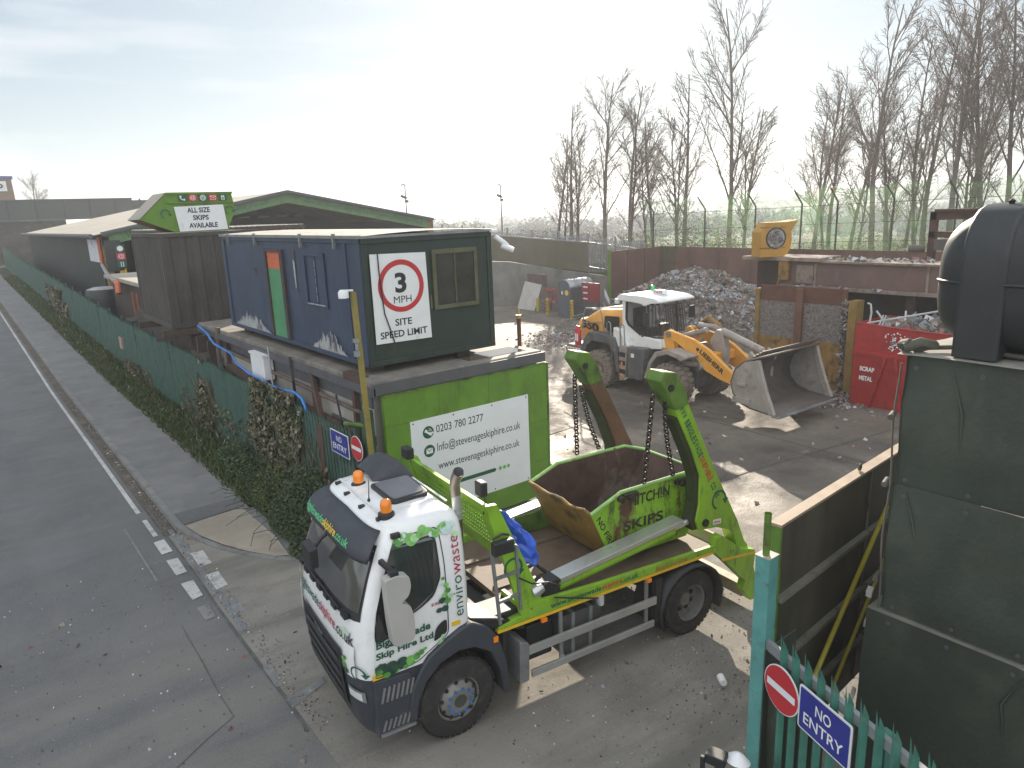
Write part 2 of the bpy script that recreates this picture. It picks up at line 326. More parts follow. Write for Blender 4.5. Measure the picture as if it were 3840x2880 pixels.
# ================================================================ GROUND, ROAD, YARD (world coordinates; x to the right of the road, y along it)
def ground_mat(name, cols, wet=None, rough=.85, joints=None, streak=None, bumps=.25, dust=None):
    """cols: base plus (colour, scale, threshold, softness, stretch); wet: list of (x, y, rx, ry)"""
    m = bpy.data.materials.new(name); m.use_nodes = True; n = m.node_tree; N = n.nodes; L = n.links; b = N['Principled BSDF']
    tc = N.new('ShaderNodeTexCoord')
    def noise(scale, det=8, st=(1,1,1), rot=0.):
        mp = N.new('ShaderNodeMapping'); mp.inputs['Scale'].default_value = st; mp.inputs['Rotation'].default_value = (0,0,rot)
        L.new(tc.outputs['Object'], mp.inputs[0]); t = N.new('ShaderNodeTexNoise'); t.inputs['Scale'].default_value = scale; t.inputs['Detail'].default_value = det; t.inputs['Roughness'].default_value = .62
        L.new(mp.outputs[0], t.inputs['Vector']); return t.outputs['Fac']
    def rng(f, a, c, lo=0., hi=1.):
        r = N.new('ShaderNodeMapRange'); r.inputs[1].default_value = a; r.inputs[2].default_value = c; r.inputs[3].default_value = lo; r.inputs[4].default_value = hi
        L.new(f, r.inputs[0]); return r.outputs[0]
    def mixc(f, a, c):
        x = N.new('ShaderNodeMix'); x.data_type = 'RGBA'; L.new(f, x.inputs[0])
        for i, cc in ((6,a),(7,c)):
            if isinstance(cc, tuple): x.inputs[i].default_value = (*cc,1)
            else: L.new(cc, x.inputs[i])
        return x.outputs[2]
    def math_(op, a, c):
        x = N.new('ShaderNodeMath'); x.operation = op
        for i, cc in ((0,a),(1,c)):
            if isinstance(cc, (int,float)): x.inputs[i].default_value = cc
            else: L.new(cc, x.inputs[i])
        return x.outputs[0]
    c0 = cols[0]; cur = mixc(rng(noise(.5), .35, .65), tuple(v*.82 for v in c0), tuple(v*1.15 for v in c0))
    for cc in cols[1:]:
        c, s, th, sf = cc[:4]; st = cc[4] if len(cc) > 4 else (1,1,1); ro = cc[5] if len(cc) > 5 else 0.
        cur = mixc(rng(noise(s, 8, st, ro), th, th+sf), cur, c)
    rgh = rng(noise(3.), .3, .7, rough-.12, min(1, rough+.1))
    if dust:
        sp = N.new('ShaderNodeSeparateXYZ'); L.new(tc.outputs['Object'], sp.inputs[0])
        for (wx, wy, rx, ry) in dust:
            dx = math_('DIVIDE', math_('SUBTRACT', sp.outputs[0], wx), rx); dy = math_('DIVIDE', math_('SUBTRACT', sp.outputs[1], wy), ry)
            f = rng(math_('SQRT', math_('ADD', math_('MULTIPLY', dx, dx), math_('MULTIPLY', dy, dy)), 0), 1.2, .2)
            cur = mixc(math_('MULTIPLY', f, rng(noise(.9, 9, (.3,1,1), .3), .36, .66, .0, .7)), cur, (.215,.205,.18))
    if wet:
        sp = N.new('ShaderNodeSeparateXYZ'); L.new(tc.outputs['Object'], sp.inputs[0]); tot = None
        for (wx, wy, rx, ry) in wet:
            dx = math_('DIVIDE', math_('SUBTRACT', sp.outputs[0], wx), rx); dy = math_('DIVIDE', math_('SUBTRACT', sp.outputs[1], wy), ry)
            d = math_('SQRT', math_('ADD', math_('MULTIPLY', dx, dx), math_('MULTIPLY', dy, dy)), 0)
            f = rng(d, 1.1, .3); tot = f if tot is None else math_('MAXIMUM', tot, f)
        wn = rng(noise(.55, 9, (1,1,1)), .44, .60); wet_f = math_('MULTIPLY', wn, tot)
        cur = mixc(math_('MULTIPLY', wet_f, .5), cur, (.035,.03,.026))
        x = N.new('ShaderNodeMix'); L.new(wet_f, x.inputs[0]); L.new(rgh, x.inputs[2]); x.inputs[3].default_value = .34; rgh = x.outputs[0]
    L.new(cur, b.inputs['Base Color']); L.new(rgh, b.inputs['Roughness']); b.inputs['Specular IOR Level'].default_value = .35
    bp = N.new('ShaderNodeBump'); bp.inputs['Strength'].default_value = bumps; bp.inputs['Distance'].default_value = .03
    L.new(math_('ADD', noise(28, 8), math_('MULTIPLY', noise(4, 6), 1.2)), bp.inputs['Height']); L.new(bp.outputs[0], b.inputs['Normal'])
    return m
g_road = ground_mat('asphalt', [(.135,.136,.138), ((.15,.148,.147), .8, .48,.25,(1,.25,1)), ((.10,.102,.108), .35, .50,.25,(1,.18,1)), ((.17,.165,.15), 1.1, .54,.22,(.22,1,1),.25), ((.105,.107,.11), .6, .56,.2,(.16,1,1),-.2), ((.21,.205,.195), 45, .55,.1), ((.065,.065,.068), 60, .57,.1), ((.05,.05,.05), 14, .68,.06), ((.26,.255,.24), 22, .70,.05)], rough=.8, dust=[(-1.5,7.5,7,5),(2,8,4,3.5)])
g_yard = ground_mat('yard_concrete', [(.165,.14,.115), ((.075,.064,.055), .22, .46,.2), ((.25,.21,.165), .5, .54,.22), ((.055,.048,.042), .7, .56,.16,(1,.35,1),.5), ((.11,.095,.08), 2.5, .52,.2), ((.23,.20,.165), 40, .56,.12), ((.30,.27,.23), 16, .68,.06)],
    wet=[(11.2,15.0,3.2,4.2),(15,21,3,4),(14.5,9,4,2)], rough=.72, bumps=.4)
g_apron = ground_mat('dusty_apron', [(.235,.22,.195), ((.145,.136,.122), .6, .5,.22), ((.30,.27,.225), .8, .52,.25,(.4,1,1),.2), ((.12,.115,.11), 1.3, .6,.14,(.3,1,1),-.3), ((.30,.28,.245), 50, .56,.12), ((.13,.12,.105), 75, .57,.12), ((.07,.065,.06), 18, .68,.05), ((.15,.14,.122), .9, .52,.14,(.16,1,1),.6), ((.29,.275,.25), .7, .56,.14,(.14,1,1),.15), ((.06,.055,.05), 1.1, .70,.04)], rough=.85)
g_pave = ground_mat('pavement_asphalt', [(.185,.185,.185), ((.22,.215,.205), .9, .5,.2), ((.15,.148,.145), 2.2, .55,.2), ((.24,.235,.225), 60, .56,.1), ((.07,.07,.07), 25, .66,.08)], rough=.85)
g_kerb = ground_mat('kerb_concrete', [(.22,.22,.215), ((.14,.135,.125), 2.5, .5,.2), ((.3,.29,.28), 6, .6,.15)], rough=.85)
g_tact = ground_mat('buff_paving', [(.33,.29,.235), ((.25,.22,.18), 2.5, .5,.2), ((.40,.36,.30), 5, .6,.15)], rough=.85)
g_field = ground_mat('rough_grass', [(.045,.058,.018), ((.07,.062,.03), .012, .48,.2), ((.03,.045,.012), .05, .52,.2), ((.075,.068,.04), 1.5, .6,.15)], rough=.95, bumps=.1)
g_mark = ground_mat('road_paint', [(.50,.50,.49), ((.30,.29,.28), 3.5, .52,.12), ((.12,.12,.12), 9, .60,.1)], rough=.7)
g_chan = ground_mat('channel_concrete', [(.19,.205,.215), ((.13,.13,.125), 1.5, .52,.2), ((.25,.25,.25), 4, .6,.15)], rough=.85)
g_earth = ground_mat('gutter_dirt', [(.10,.085,.07), ((.16,.14,.11), 2.5, .5,.2), ((.06,.055,.045), 6, .58,.15)], rough=.95)
def terrain_z(x, y):
    z = ground_z(x, y)
    # higher ground behind the yard walls, then a fall to the valley, hills far off
    d = (x-30.4)*.69+(y-38.7)*.72
    yy = max(smooth01((x-38.2)/1.5), smooth01((d-2.3)/1.5)*smooth01((x-27)/3))
    r = math.hypot(x, y)
    far = smooth01((r-75)/160)
    zz = z*(1-yy)+2.0*yy
    zz = zz*(1-far)+(-9.0)*far
    az = math.degrees(math.atan2(x, y))
    hill = smooth01((r-650)/950)*(17+6*math.sin(az*.11+.6)+8*smooth01((az-50)/30)+3*math.sin(az*.31))
    return zz+hill
def sheet(name, mats, xs, ys, dz, zf=ground_z, kind='structure', mask=None):
    mb = MB(); nx, ny = len(xs), len(ys)
    vs = [(x, y, zf(x, y)+dz) for y in ys for x in xs]; fs = []
    for j in range(ny-1):
        for i in range(nx-1):
            if mask is None or mask((xs[i]+xs[i+1])/2, (ys[j]+ys[j+1])/2): fs.append((j*nx+i, j*nx+i+1, (j+1)*nx+i+1, (j+1)*nx+i))
    o = mb.add(vs, fs).build(name, mats, None, smooth=180, fix=False); return tag(o, kind=kind)
def rng_(a, b, st): 
    n = max(1, int(round((b-a)/st))); return [a+(b-a)*i/n for i in range(n+1)]
gx = [-3000,-2200,-1500,-1000,-600,-350,-200,-120,-70,-40,-24]+rng_(-16, 64, 2)+[70,80,95,115,140,180,230,300,400,550,750,950,1150,1400,1700,2000,2400,2800,3400]
gy = [-400,-200,-100,-50]+rng_(-30, 64, 2)+[70,80,95,115,140,180,230,300,400,550,750,950,1150,1400,1700,2000,2400,2800,3400]
sheet('ground', g_field, gx, gy, -.03, terrain_z)
ylong = rng_(-30, 140, 1.5)
sheet('road', g_road, rng_(-9, 2.56, 1.2), ylong, 0.0)
sheet('gutter', g_earth, [2.52,2.78], rng_(14.9, 140, 1.5), .006)
# side entrance: channel, apron and yard
sheet('apron', g_apron, rng_(2.56, 11.4, .68), rng_(-12, 15.2, .8), .005, mask=lambda x, y: y < 12.2 or x < 5.7)
sheet('yard', g_yard, rng_(5.7, 37, 1), rng_(-14, 46, 1), .011, mask=lambda x, y: x > 10.7+.6*math.sin(y*1.3) or y > 11.6)
# dusty margin between the two
def strip(name, m, pts, wd, dz, kind='structure'):
    """flat band along a polyline"""
    mb = MB(); P = [Vector((p[0], p[1], 0)) for p in pts]; vs = []
    for i, p in enumerate(P):
        d = (P[min(i+1, len(P)-1)]-P[max(i-1, 0)]).normalized(); nn = Vector((-d.y, d.x, 0))*wd/2
        for q in (p-nn, p+nn): vs.append((q.x, q.y, ground_z(q.x, q.y)+dz))
    mb.add(vs, [(2*i, 2*i+1, 2*i+3, 2*i+2) for i in range(len(P)-1)])
    return tag(mb.build(name, m, None, fix=False), kind=kind)
kc = [(2.80,15.0),(2.86,14.6),(2.98,14.2),(3.2,13.55),(3.5,12.92),(3.85,12.36),(4.2,11.98),(4.6,11.75),(5.2,11.62),(5.75,11.6)]
# pavement with its kerb
mb = MB(); ys = rng_(15.0, 140, 1.5)
vs = []
for y in ys:
    for x in (2.90, 3.6, 4.5, 5.6): vs.append((x, y, ground_z(x,y)+.10))
mb.add(vs, [(j*4+i, j*4+i+1, (j+1)*4+i+1, (j+1)*4+i) for j in range(len(ys)-1) for i in range(3)])
corner = [(2.90,15.0)]+[(x+.10, y+.05) for x, y in kc[1:]]+[(5.75,15.0)]
pv = mb.build('pavement', g_pave, None, fix=False); tag(pv, kind='structure')
mb = MB(); cpts = [(x, y, ground_z(x,y)+.10-.085*smooth01((15-y)/1.2)) for x, y in corner]
mb.add(cpts+[(5.75,13.4,.10)], [(0,1,2,3,4,len(cpts)),(0,4,5,6,7,8,len(cpts))][:0])
ctr = (4.9,13.9,.06); mb.add(cpts+[ctr], [(i, i+1, len(cpts)) for i in range(len(cpts)-1)]+[(len(cpts)-1, 0, len(cpts))])
tag(mb.build('pavement', g_pave, None, fix=False), kind='structure')
mb = MB(); mb.add([(2.95,14.95,.108),(4.15,15.1,.108),(4.2,13.2,.075),(4.12,12.3,.04),(3.92,12.46,.035),(3.58,13.0,.045),(3.3,13.6,.06),(3.06,14.3,.085)], [tuple(range(8))])
tag(mb.build('crossing_paving', g_tact, None, fix=False), kind='structure')
mb = MB(); mb.add([(2.93,15.0,.112),(4.2,15.14,.112),(4.3,15.75,.112),(2.93,15.75,.112)], [(0,1,2,3)]); tag(mb.build('tarmac_patch', g_road, None, fix=False), kind='structure')
mb = MB()
yk = rng_(15, 140, 1.0)
for a, b in zip(yk, yk[1:]):
    za, zb = ground_z(2.85,a), ground_z(2.85,b); b2 = b-.012
    mb.add([(2.78,a,za-.02),(2.92,a,za-.02),(2.92,b2,zb-.02),(2.78,b2,zb-.02),(2.79,a,za+.115),(2.92,a,za+.115),(2.92,b2,zb+.115),(2.79,b2,zb+.115)], [(4,5,6,7),(0,1,5,4),(1,2,6,5),(2,3,7,6),(3,0,4,7)])
for i in range(len(kc)-1):
    a, b = kc[i], kc[i+1]; d = Vector((b[0]-a[0], b[1]-a[1])).normalized(); nn = Vector((-d.y, d.x))*.13
    h0 = .115-.085*smooth01((15-a[1])/1.2); h1 = .115-.085*smooth01((15-b[1])/1.2)
    Q = [(a[0],a[1]),(b[0],b[1]),(b[0]+nn.x,b[1]+nn.y),(a[0]+nn.x,a[1]+nn.y)]
    mb.add([(Q[0][0],Q[0][1],-.02),(Q[1][0],Q[1][1],-.02),(Q[2][0],Q[2][1],-.02),(Q[3][0],Q[3][1],-.02),(Q[0][0],Q[0][1],h0),(Q[1][0],Q[1][1],h1),(Q[2][0],Q[2][1],h1),(Q[3][0],Q[3][1],h0)], [(4,5,6,7),(0,1,5,4),(1,2,6,5),(2,3,7,6),(3,0,4,7)])
tag(mb.build('kerb', g_kerb, None), kind='structure')
strip('kerb', g_chan, [(2.69,15.2),(2.69,14),(2.68,13),(2.67,12),(2.66,11),(2.64,10.4)], .10, .012)
g_seam = ground_mat('seam_tar', [(.10,.10,.10), ((.14,.138,.135), 4, .48,.2)], rough=.9)
strip('tarmac_seam', g_seam, [(2.60,17),(2.58,14.9),(2.57,12.6),(2.53,11.1),(2.52,9.4),(2.53,8.4),(2.51,7.6)], .04, .010)
strip('tarmac_seam', g_seam, [(1.93,11.2),(1.91,9.9),(1.88,9.0),(1.89,8.5),(1.5,8.3),(1.1,8.05),(.3,7.6)], .014, .008)
# markings
wl = [(2.38,y) for y in rng_(16.6, 140, 2)]
strip('road_marking', g_mark, wl, .09, .010)
def quad(name, m, pts, dz):
    return tag(MB().add([(x, y, ground_z(x,y)+dz) for x, y in pts], [tuple(range(len(pts)))]).build(name, m, None, fix=False), kind='structure')
for q in ([(2.35,16.1),(2.44,16.1),(2.44,15.05),(2.35,15.05)], [(2.29,14.76),(2.49,14.79),(2.49,14.1),(2.29,14.08)], [(2.29,13.76),(2.49,13.72),(2.48,13.02),(2.29,13.0)], [(2.27,12.62),(2.48,12.62),(2.46,11.95),(2.28,11.9)],
          [(2.72,13.75),(2.95,13.72),(2.93,13.05),(2.71,13.05)], [(2.71,12.66),(2.92,12.64),(2.90,12.02),(2.69,11.98)]): quad('road_marking', g_mark, q, .013)
g_faint = ground_mat('worn_road_paint', [(.20,.20,.20), ((.30,.30,.295), 3, .54,.15), ((.12,.12,.12), 6, .52,.15)], rough=.75)
for q in ([(2.26,11.59),(2.46,11.59),(2.42,11.1),(2.26,11.1)], [(2.70,11.6),(2.88,11.6),(2.86,10.97),(2.66,10.96)], [(2.54,9.28),(2.65,9.25),(2.62,8.67),(2.52,8.7)], [(2.53,8.36),(3.1,8.5),(3.1,8.36),(2.53,8.14)], [(1.95,15.9),(2.0,15.9),(1.99,13.0),(1.95,13.0)]): quad('road_marking', g_faint, q, .011)
# joints in the yard slabs
for q in ([(8,14.4),(14,14.9),(22,15.4),(30,16)], [(9.8,12),(10.2,18),(10.5,30)], [(9.5,9.6),(15,9.2),(22,8.2)], [(17,6),(17.4,14),(17.8,20)]): strip('concrete_joint', g_earth, q, .05, .017)
# verge
def tri_stuff(name, m, n, fn):
    mb = MB()
    for k in range(n): fn(mb)
    return mb
rg = random.Random(11)
def blade(mb):
    y = 11.9+rg.random()**1.7*75; x = 4.28+abs(rg.gauss(0,.55)) if rg.random() < .35 else rg.uniform(4.35, 5.5)
    if x > 5.6: x = 5.5
    if y < 15 and x < 4.45: return
    h = rg.uniform(.04,.17)*(1+.5*(x > 4.9)); z = ground_z(x,y)+.09; a = rg.uniform(0,6.28); wd = rg.uniform(.01,.025)*(1+y*.02)
    lx, ly = rg.gauss(0,.07), rg.gauss(0,.07); mb.mi = rg.choice((0,0,0,1,1,2)) if rg.random() > .006 else 3
    mb.add([(x-wd*math.cos(a), y-wd*math.sin(a), z), (x+wd*math.cos(a), y+wd*math.sin(a), z), (x+lx, y+ly, z+h)], [(0,1,2)])
gm = [mat('grass_green', (.055,.10,.022), .8, var=.35, vs=4), mat('grass_dark', (.03,.055,.015), .85, var=.3), mat('grass_dry', (.16,.13,.065), .9, var=.3), mat('verge_litter', (.55,.56,.58), .6)]
tag(tri_stuff('grass', gm, 26000, blade).build('grass_verge', gm, None, fix=False), 'rough grass and weeds along the foot of the green palisade fence', 'grass', kind='stuff')
ve = sheet('verge', ground_mat('verge_soil', [(.045,.05,.022), ((.08,.07,.045), 2, .5,.2), ((.03,.045,.012), 5, .52,.2)], rough=.95), [4.36,4.7,5.1,5.7], rng_(12.1,140,1), .112)
# ================================================================ CABINS, CONTAINERS, HOARDING
def corr_side(mb, x, y0, y1, z0, z1, pitch, dep, axis='x', sgn=-1):
    """trapezoidal corrugated wall; axis 'x': lies in the plane x, runs along y"""
    n = max(1, int(round((y1-y0)/pitch))); p = (y1-y0)/n; prof = []
    for i in range(n):
        b = y0+p*i; prof += [(b, 0), (b+p*.30, 0), (b+p*.45, dep), (b+p*.80, dep), (b+p*.95, 0)]
    prof.append((y1, 0)); vs = []
    for t, d in prof:
        for z in (z0, z1): vs.append((x-sgn*d, t, z) if axis == 'x' else (t, x-sgn*d, z))
    mb.add(vs, [(2*i, 2*i+2, 2*i+3, 2*i+1) for i in range(len(prof)-1)])
PX, PY, PW_, PL, PZ0, PZ1 = 6.0, 12.05, 2.98, 8.15, 3.38, 5.82
PC = thing('site_cabin', 'navy and dark green site cabin with the 3 MPH speed limit board on its end', 'cabin', (PX, PY, PZ0)); H_ = PZ1-PZ0
mb = MB(); mb.mi = 0
# navy long side as shallow panels, dark green end, hidden sides plain
corr_side(mb, 0, .62, PL, .10, H_-.10, 1.22, .008, 'x', -1)
mb.add([(0,.0,.1),(0,.62,.1),(0,.62,H_-.1),(0,0,H_-.1)], [(0,1,2,3)])
mb.mi = 1; mb.add([(0,0,0),(PW_,0,0),(PW_,0,H_-.02),(0,0,H_-.02)], [(0,1,2,3)])
mb.add([(PW_,0,0),(PW_,PL,0),(PW_,PL,H_-.05),(PW_,0,H_-.05)], [(0,1,2,3)]).add([(0,PL,0),(PW_,PL,0),(PW_,PL,H_-.05),(0,PL,H_-.05)], [(0,1,2,3)]).add([(0,0,0),(PW_,0,0),(PW_,PL,0),(0,PL,0)], [(0,1,2,3)])
body = mb.build('wall', [M['navy'], M['cabingreen']], PC, fix=False)
mb = MB()
for y0, y1 in ((.0,.16),(.58,.66),(PL-.2,PL)): mb.box(-.03,.05,y0,y1,0,H_-.0)
mb.box(-.035,.03,0,PL,0,.10).box(-.035,.03,0,PL,H_-.12,H_)
mb.build('corner_post', M['navy'], PC, bevel=.008)
mb = MB(); mb.box(0,PW_,-.03,.03,0,.10).box(0,PW_,-.035,.03,H_-.13,H_-.01).box(0,.12,-.025,.03,.1,H_-.13).box(PW_-.12,PW_,-.025,.03,.1,H_-.13)
mb.build('end_frame', M['cabingreen'], PC, bevel=.008)
def roofsheet(i, j):
    x = -.06+(PW_+.12)*i; y = -.05+(PL+.1)*j; return Vector((x, y, H_+.012+.05*math.sin(math.pi*i)+.012*math.sin(j*PL*14)))
MB().grid(8, 120, roofsheet).build('roof', M['roofdust'], PC, smooth=50)
mb = MB(); mb.box(-.07,.0,-.05,PL+.05,H_-.03,H_+.03)
for y in (.95, 2.6, 5.4, 7.4): mb.box(-.085,-.03,y,y+.06,H_-.22,H_+.06)
mb.box(0,PW_,-.06,0,H_-.03,H_+.02); mb.build('roof_edge', M['steelgrey'], PC)
d = MB().box(-.055,.03,3.80,3.97,.08,2.15).box(-.055,.03,4.83,4.93,.08,2.15).box(-.055,.03,3.97,4.83,2.08,2.15).build('door_frame', mat('rusty_frame', (.05,.042,.045), .7, var=.3, layers=((RUST,4,.55,.12),)), PC)
MB().add([(-.016,3.98,.10),(-.016,4.82,.10),(-.016,4.82,1.70),(-.016,3.98,1.70)], [(0,1,2,3)]).build('door', M['door_g'], PC, fix=False)
MB().add([(-.016,3.98,1.703),(-.016,4.82,1.703),(-.016,4.82,2.08),(-.016,3.98,2.08)], [(0,1,2,3)]).build('door_panel', M['door_o'], PC, fix=False)
mb = MB(); mb.box(-.03,.0,1.62,1.68,1.03,2.08).box(-.03,.0,2.6,2.66,1.03,2.08).box(-.035,.0,1.62,2.66,2.04,2.11).box(-.04,.0,1.6,2.68,1.0,1.05).box(-.02,.0,2.08,2.10,1.05,2.05)
sh = mb.build('shuttered_window', M['navy'], PC, bevel=.006)
mb = MB(); mb.box(-.045,-.036,1.7,2.62,1.035,1.055)
for k in range(5): mb.box(-.022,-.001,2.10,2.112,1.1+.18*k,1.24+.18*k)
mb.build('bare_strip', M['peel'], sh)
mb = MB(); rg = random.Random(3)
for y0, y1, hh in ((.9,2.55,.40),(5.1,7.7,.38)):
    y = y0
    while y < y1:
        wd = rg.uniform(.02,.06); t = math.sin(math.pi*(y-y0)/(y1-y0)); h = max(.02, hh*t*rg.uniform(.5,1.15)); mb.add([(-.024,y,.10),(-.024,y+wd,.10),(-.024,y+wd*.8,.10+h),(-.024,y+wd*.2,.10+h*rg.uniform(.8,1.1))], [(0,1,2,3)]); y += wd*rg.uniform(.6,1.0)
mb.add([(-.024,3.16,1.35),(-.024,3.22,1.3),(-.024,3.24,1.95),(-.024,3.15,1.9)], [(0,1,2,3)]); mb.build('peeled_patch', M['peel'], PC, fix=False)
mb = MB()
for (y,z,a,b) in ((3.17,2.06,.05,.10),(3.10,1.28,.03,.06),(5.75,1.6,.05,.09),(4.0,1.2,.02,.3)): mb.poly([(-.026,y+a*math.cos(t*.785),z+b*math.sin(t*.785)) for t in range(8)])
mb.build('rust_patch', M['rust'], PC, fix=False)
# speed sign, window, cable, camera on the end
sg = MB().prism([(.15,.43),(1.38,.41),(1.35,2.09),(.15,2.12)], 'y', -.05, -.037).build('speed_sign', M['signwhite'], PC)
mb = MB(); c0 = (.77,1.49); n = 40
P = []
for k in range(n):
    a = 2*math.pi*k/n
    for r in (.50,.40): P.append((c0[0]+r*math.cos(a), -.053, c0[1]+r*math.sin(a)))
mb.add(P, [(2*k, 2*k+1, (2*k+3)%(2*n), (2*k+2)%(2*n)) for k in range(n)]).build('ring', M['signred'], sg, fix=False)
lettering([('3', M['ink'])], plane_fn((.635,-.053,1.36), (1,0,0), (0,0,1)), .25, .385, sg, bold=.035)
lettering([('MPH', M['ink'])], plane_fn((.585,-.053,1.17), (1,0,0), (0,0,1)), .39, .13, sg)
lettering([('SITE', M['ink'])], plane_fn((.58,-.053,.735), (1,0,0), (0,0,1)), .37, .135, sg, bold=.02)
lettering([('SPEED LIMIT', M['ink'])], plane_fn((.245,-.053,.515), (1,0,0), (0,0,1)), 1.04, .135, sg, bold=.02)
mb = MB(); mb.box(1.50,2.58,-.055,0,.94,1.02).box(1.50,2.58,-.055,0,2.03,2.12).box(1.50,1.58,-.055,0,1.02,2.03).box(2.50,2.58,-.055,0,1.02,2.03).box(2.02,2.045,-.045,0,1.02,2.03)
wi = mb.build('window', mat('mossy_frame', (.10,.10,.055), .7, var=.3), PC, bevel=.006)
MB().add([(1.58,-.02,1.02),(2.5,-.02,1.02),(2.5,-.02,2.03),(1.58,-.02,2.03)], [(0,1,2,3)]).build('pane', mat('dirty_glass', (.035,.034,.03), .22, var=.4, vs=3, spec=.6), wi, fix=False)
MB().tube([(.30,-.08,2.14),(.31,-.07,1.8),(.33,-.075,1.4),(.36,-.07,1.0),(.45,-.075,.7),(.53,-.07,.42)], .012, 6).build('cable', M['black'], PC)
MB().box(1.405,1.435,-.06,-.03,.98,1.25).build('latch', mat('mossy_frame', (.1,.1,.05)), PC)
cm = MB().box(PW_-.05,PW_+.10,-.12,.05,H_-.05,H_+.0).lathe([(0,0),(.05,.0),(.06,.2),(.05,.34),(0,.34)], (PW_+.08,-.05,H_-.14), (.55,-.2,-.45), 12).lathe([(0,0),(.055,.02),(.06,.28),(0,.30)], (PW_+.18,-.12,H_-.33), (.8,-.3,-.35), 12).build('security_camera', M['signwhite'], PC, smooth=40)
MB().lathe([(0,0),(.045,.0),(.045,.06),(0,.06)], (PW_+.24,-.11,H_-.28), (.55,-.2,-.45), 12).build('camera_lens', M['ink'], cm)
# lower cabin
LC = thing('lower_cabin', 'cream lower cabin with dark bands and steel braces underneath the navy site cabin', 'cabin', (5.85, 11.75, 0))
L0 = 11.0
MB().box(0,3.9,0,L0,.1,3.06).build('wall', M['cream'], LC)
mb = MB(); mb.box(-.03,0,0,L0,2.66,2.90).box(-.03,0,0,L0,1.95,2.12).box(-.03,0,.6,1.9,1.2,2.2); mb.build('dark_band', M['greyband'], LC)
rf = MB().box(-.12,3.95,-.30,L0,3.06,3.23).build('roof', mat('cabin_roof', (.20,.18,.155), .75, var=.25, layers=(((.09,.08,.07),1.5,.5,.25),((.4,.37,.33),3,.62,.15))), LC, bevel=.03)
MB().box(-.15,3.98,-.36,-.30,2.99,3.20).box(-.17,-.12,-.36,L0,2.97,3.13).build('gutter', M['greyband'], rf)
mb = MB(); mb.box(2.2,3.7,-.05,.55,3.232,3.238); mb.build('puddle', mat('roof_water', (.12,.10,.08), .05, spec=1), rf)
mb = MB()
for y in (2.5, 6.2, 8.4): mb.bar((-.10,y,.2),(-.10,y,3.05),.11,.10,(0,1,0))
for y in (2.5,6.2): mb.bar((-.12,y,3.0),(-.30,y-.75,1.9),.10,.08,(0,1,0))
mb.bar((-.12,.5,2.0),(-.12,8.5,2.25),.1,.2).bar((-.05,.2,3.2),(-.05,.9,3.2),.2,.14).bar((-.08,.55,.2),(-.08,.55,3.1),.13,.1,(0,1,0)).bar((-.32,1.6,.3),(-.32,1.6,2.1),.3,.3,(0,1,0))
mb.build('steel_brace', mat('brown_steelwork', (.085,.05,.038), .7, var=.25, layers=(((.16,.10,.07),4,.6,.15),)), LC)
mb = MB(); mb.box(.3,.6,.6,.9,3.23,3.38).box(2.3,2.6,.5,.9,3.23,3.38).box(.3,.5,7.5,8,3.23,3.38).box(2.3,2.6,7.5,8,3.23,3.38); mb.build('bearer', M['timber'], LC)
mb = MB(); mb.tube([(-.20,3.5,3.2),(-.25,3.3,2.7),(-.2,3.4,2.2),(-.2,3.1,1.6)], .03, 6).tube([(-.2,1.2,2.75),(-.25,.95,2.3),(-.2,.9,1.8),(-.22,1.0,1.2)], .022, 6); mb.build('cable', M['black'], LC)
# white box, pole on the fence side
eb = MB().box(5.55,5.80,16.75,17.65,2.42,3.02); eb = eb.build('meter_box', M['signwhite'], None, bevel=.02); tag(eb, 'white plastic box fixed to the side of the lower cabin above the fence', 'box')
MB().box(5.53,5.82,16.72,17.68,3.0,3.05).build('lid', M['signwhite'], eb)
tag(MB().tube([(5.45,15.95,2.0),(5.5,16.15,3.35)], .022, 8).build('pole', M['palegrey'], None), 'thin pale pole leaning beside the white box above the fence', 'pole')
mb = MB(); mb.tube([(-.12,.3,2.55),(-.12,4.5,2.62),(-.12,8.8,2.7)], .045, 8).tube([(-.14,5.2,3.05),(-.16,5.25,2.2),(-.15,5.3,1.2)], .05, 8).tube([(-.15,8.9,3.3),(-.2,8.95,2.6),(-.18,9.0,1.5)], .07, 8).tube([(-.1,9.9,3.0),(-.1,9.9,.5)], .06, 8)
mb.build('pipe_run', mat('dull_pipe', (.12,.085,.07), .7, var=.3), LC)
mb = MB(); mb.box(-.45,-.1,9.3,10.8,2.3,2.42).box(-.4,-.08,9.2,9.32,.3,2.9).box(-.4,-.08,10.3,10.42,.3,2.9).box(-.35,-.05,6.9,7.6,1.55,1.7); mb.build('beam', M['timber'], LC)
# green hoarding with the contact board
HB = thing('hoarding', 'green painted steel hoarding with a white contact board in front of the lower cabin', 'hoarding', (5.86, 11.42, 0))
mb = MB(); mb.box(0,3.98,-.05,.05,-.05,2.95)
hbm = mb.build('panel', M['hoard'], HB, bevel=.006)
mb = MB()
for x in (.58,1.5,2.45,3.36):
    for z in (.47,2.31): mb.lathe([(0,0),(.018,0),(.012,.008),(0,.008)], (x,-.066,z), (0,-1,0), 8)
mb.build('bolt', M['rust'], HB)
mb = MB()
for z in (.78,1.68,2.36): mb.box(0,.5,-.055,-.051,z,z+.012).box(3.45,3.98,-.055,-.051,z,z+.012)
for x in (1.2,2.4): mb.box(x,x+.012,-.055,-.051,2.36,2.95)
mb.box(3.97,4.02,-.06,.06,-.05,2.96).box(0,3.98,-.07,.07,2.95,2.975); mb.build('seam', M['limegrime'], hbm)
bd_ = MB().box(.52,3.42,-.066,-.052,.42,2.36).build('contact_board', M['clean'], HB)
F_ = lambda x, z: plane_fn((x,-.069,z), (1,0,0), (0,0,1))
lettering([('0203 780 2277', M['ink'])], F_(1.08,2.03), 1.14, .155, bd_)
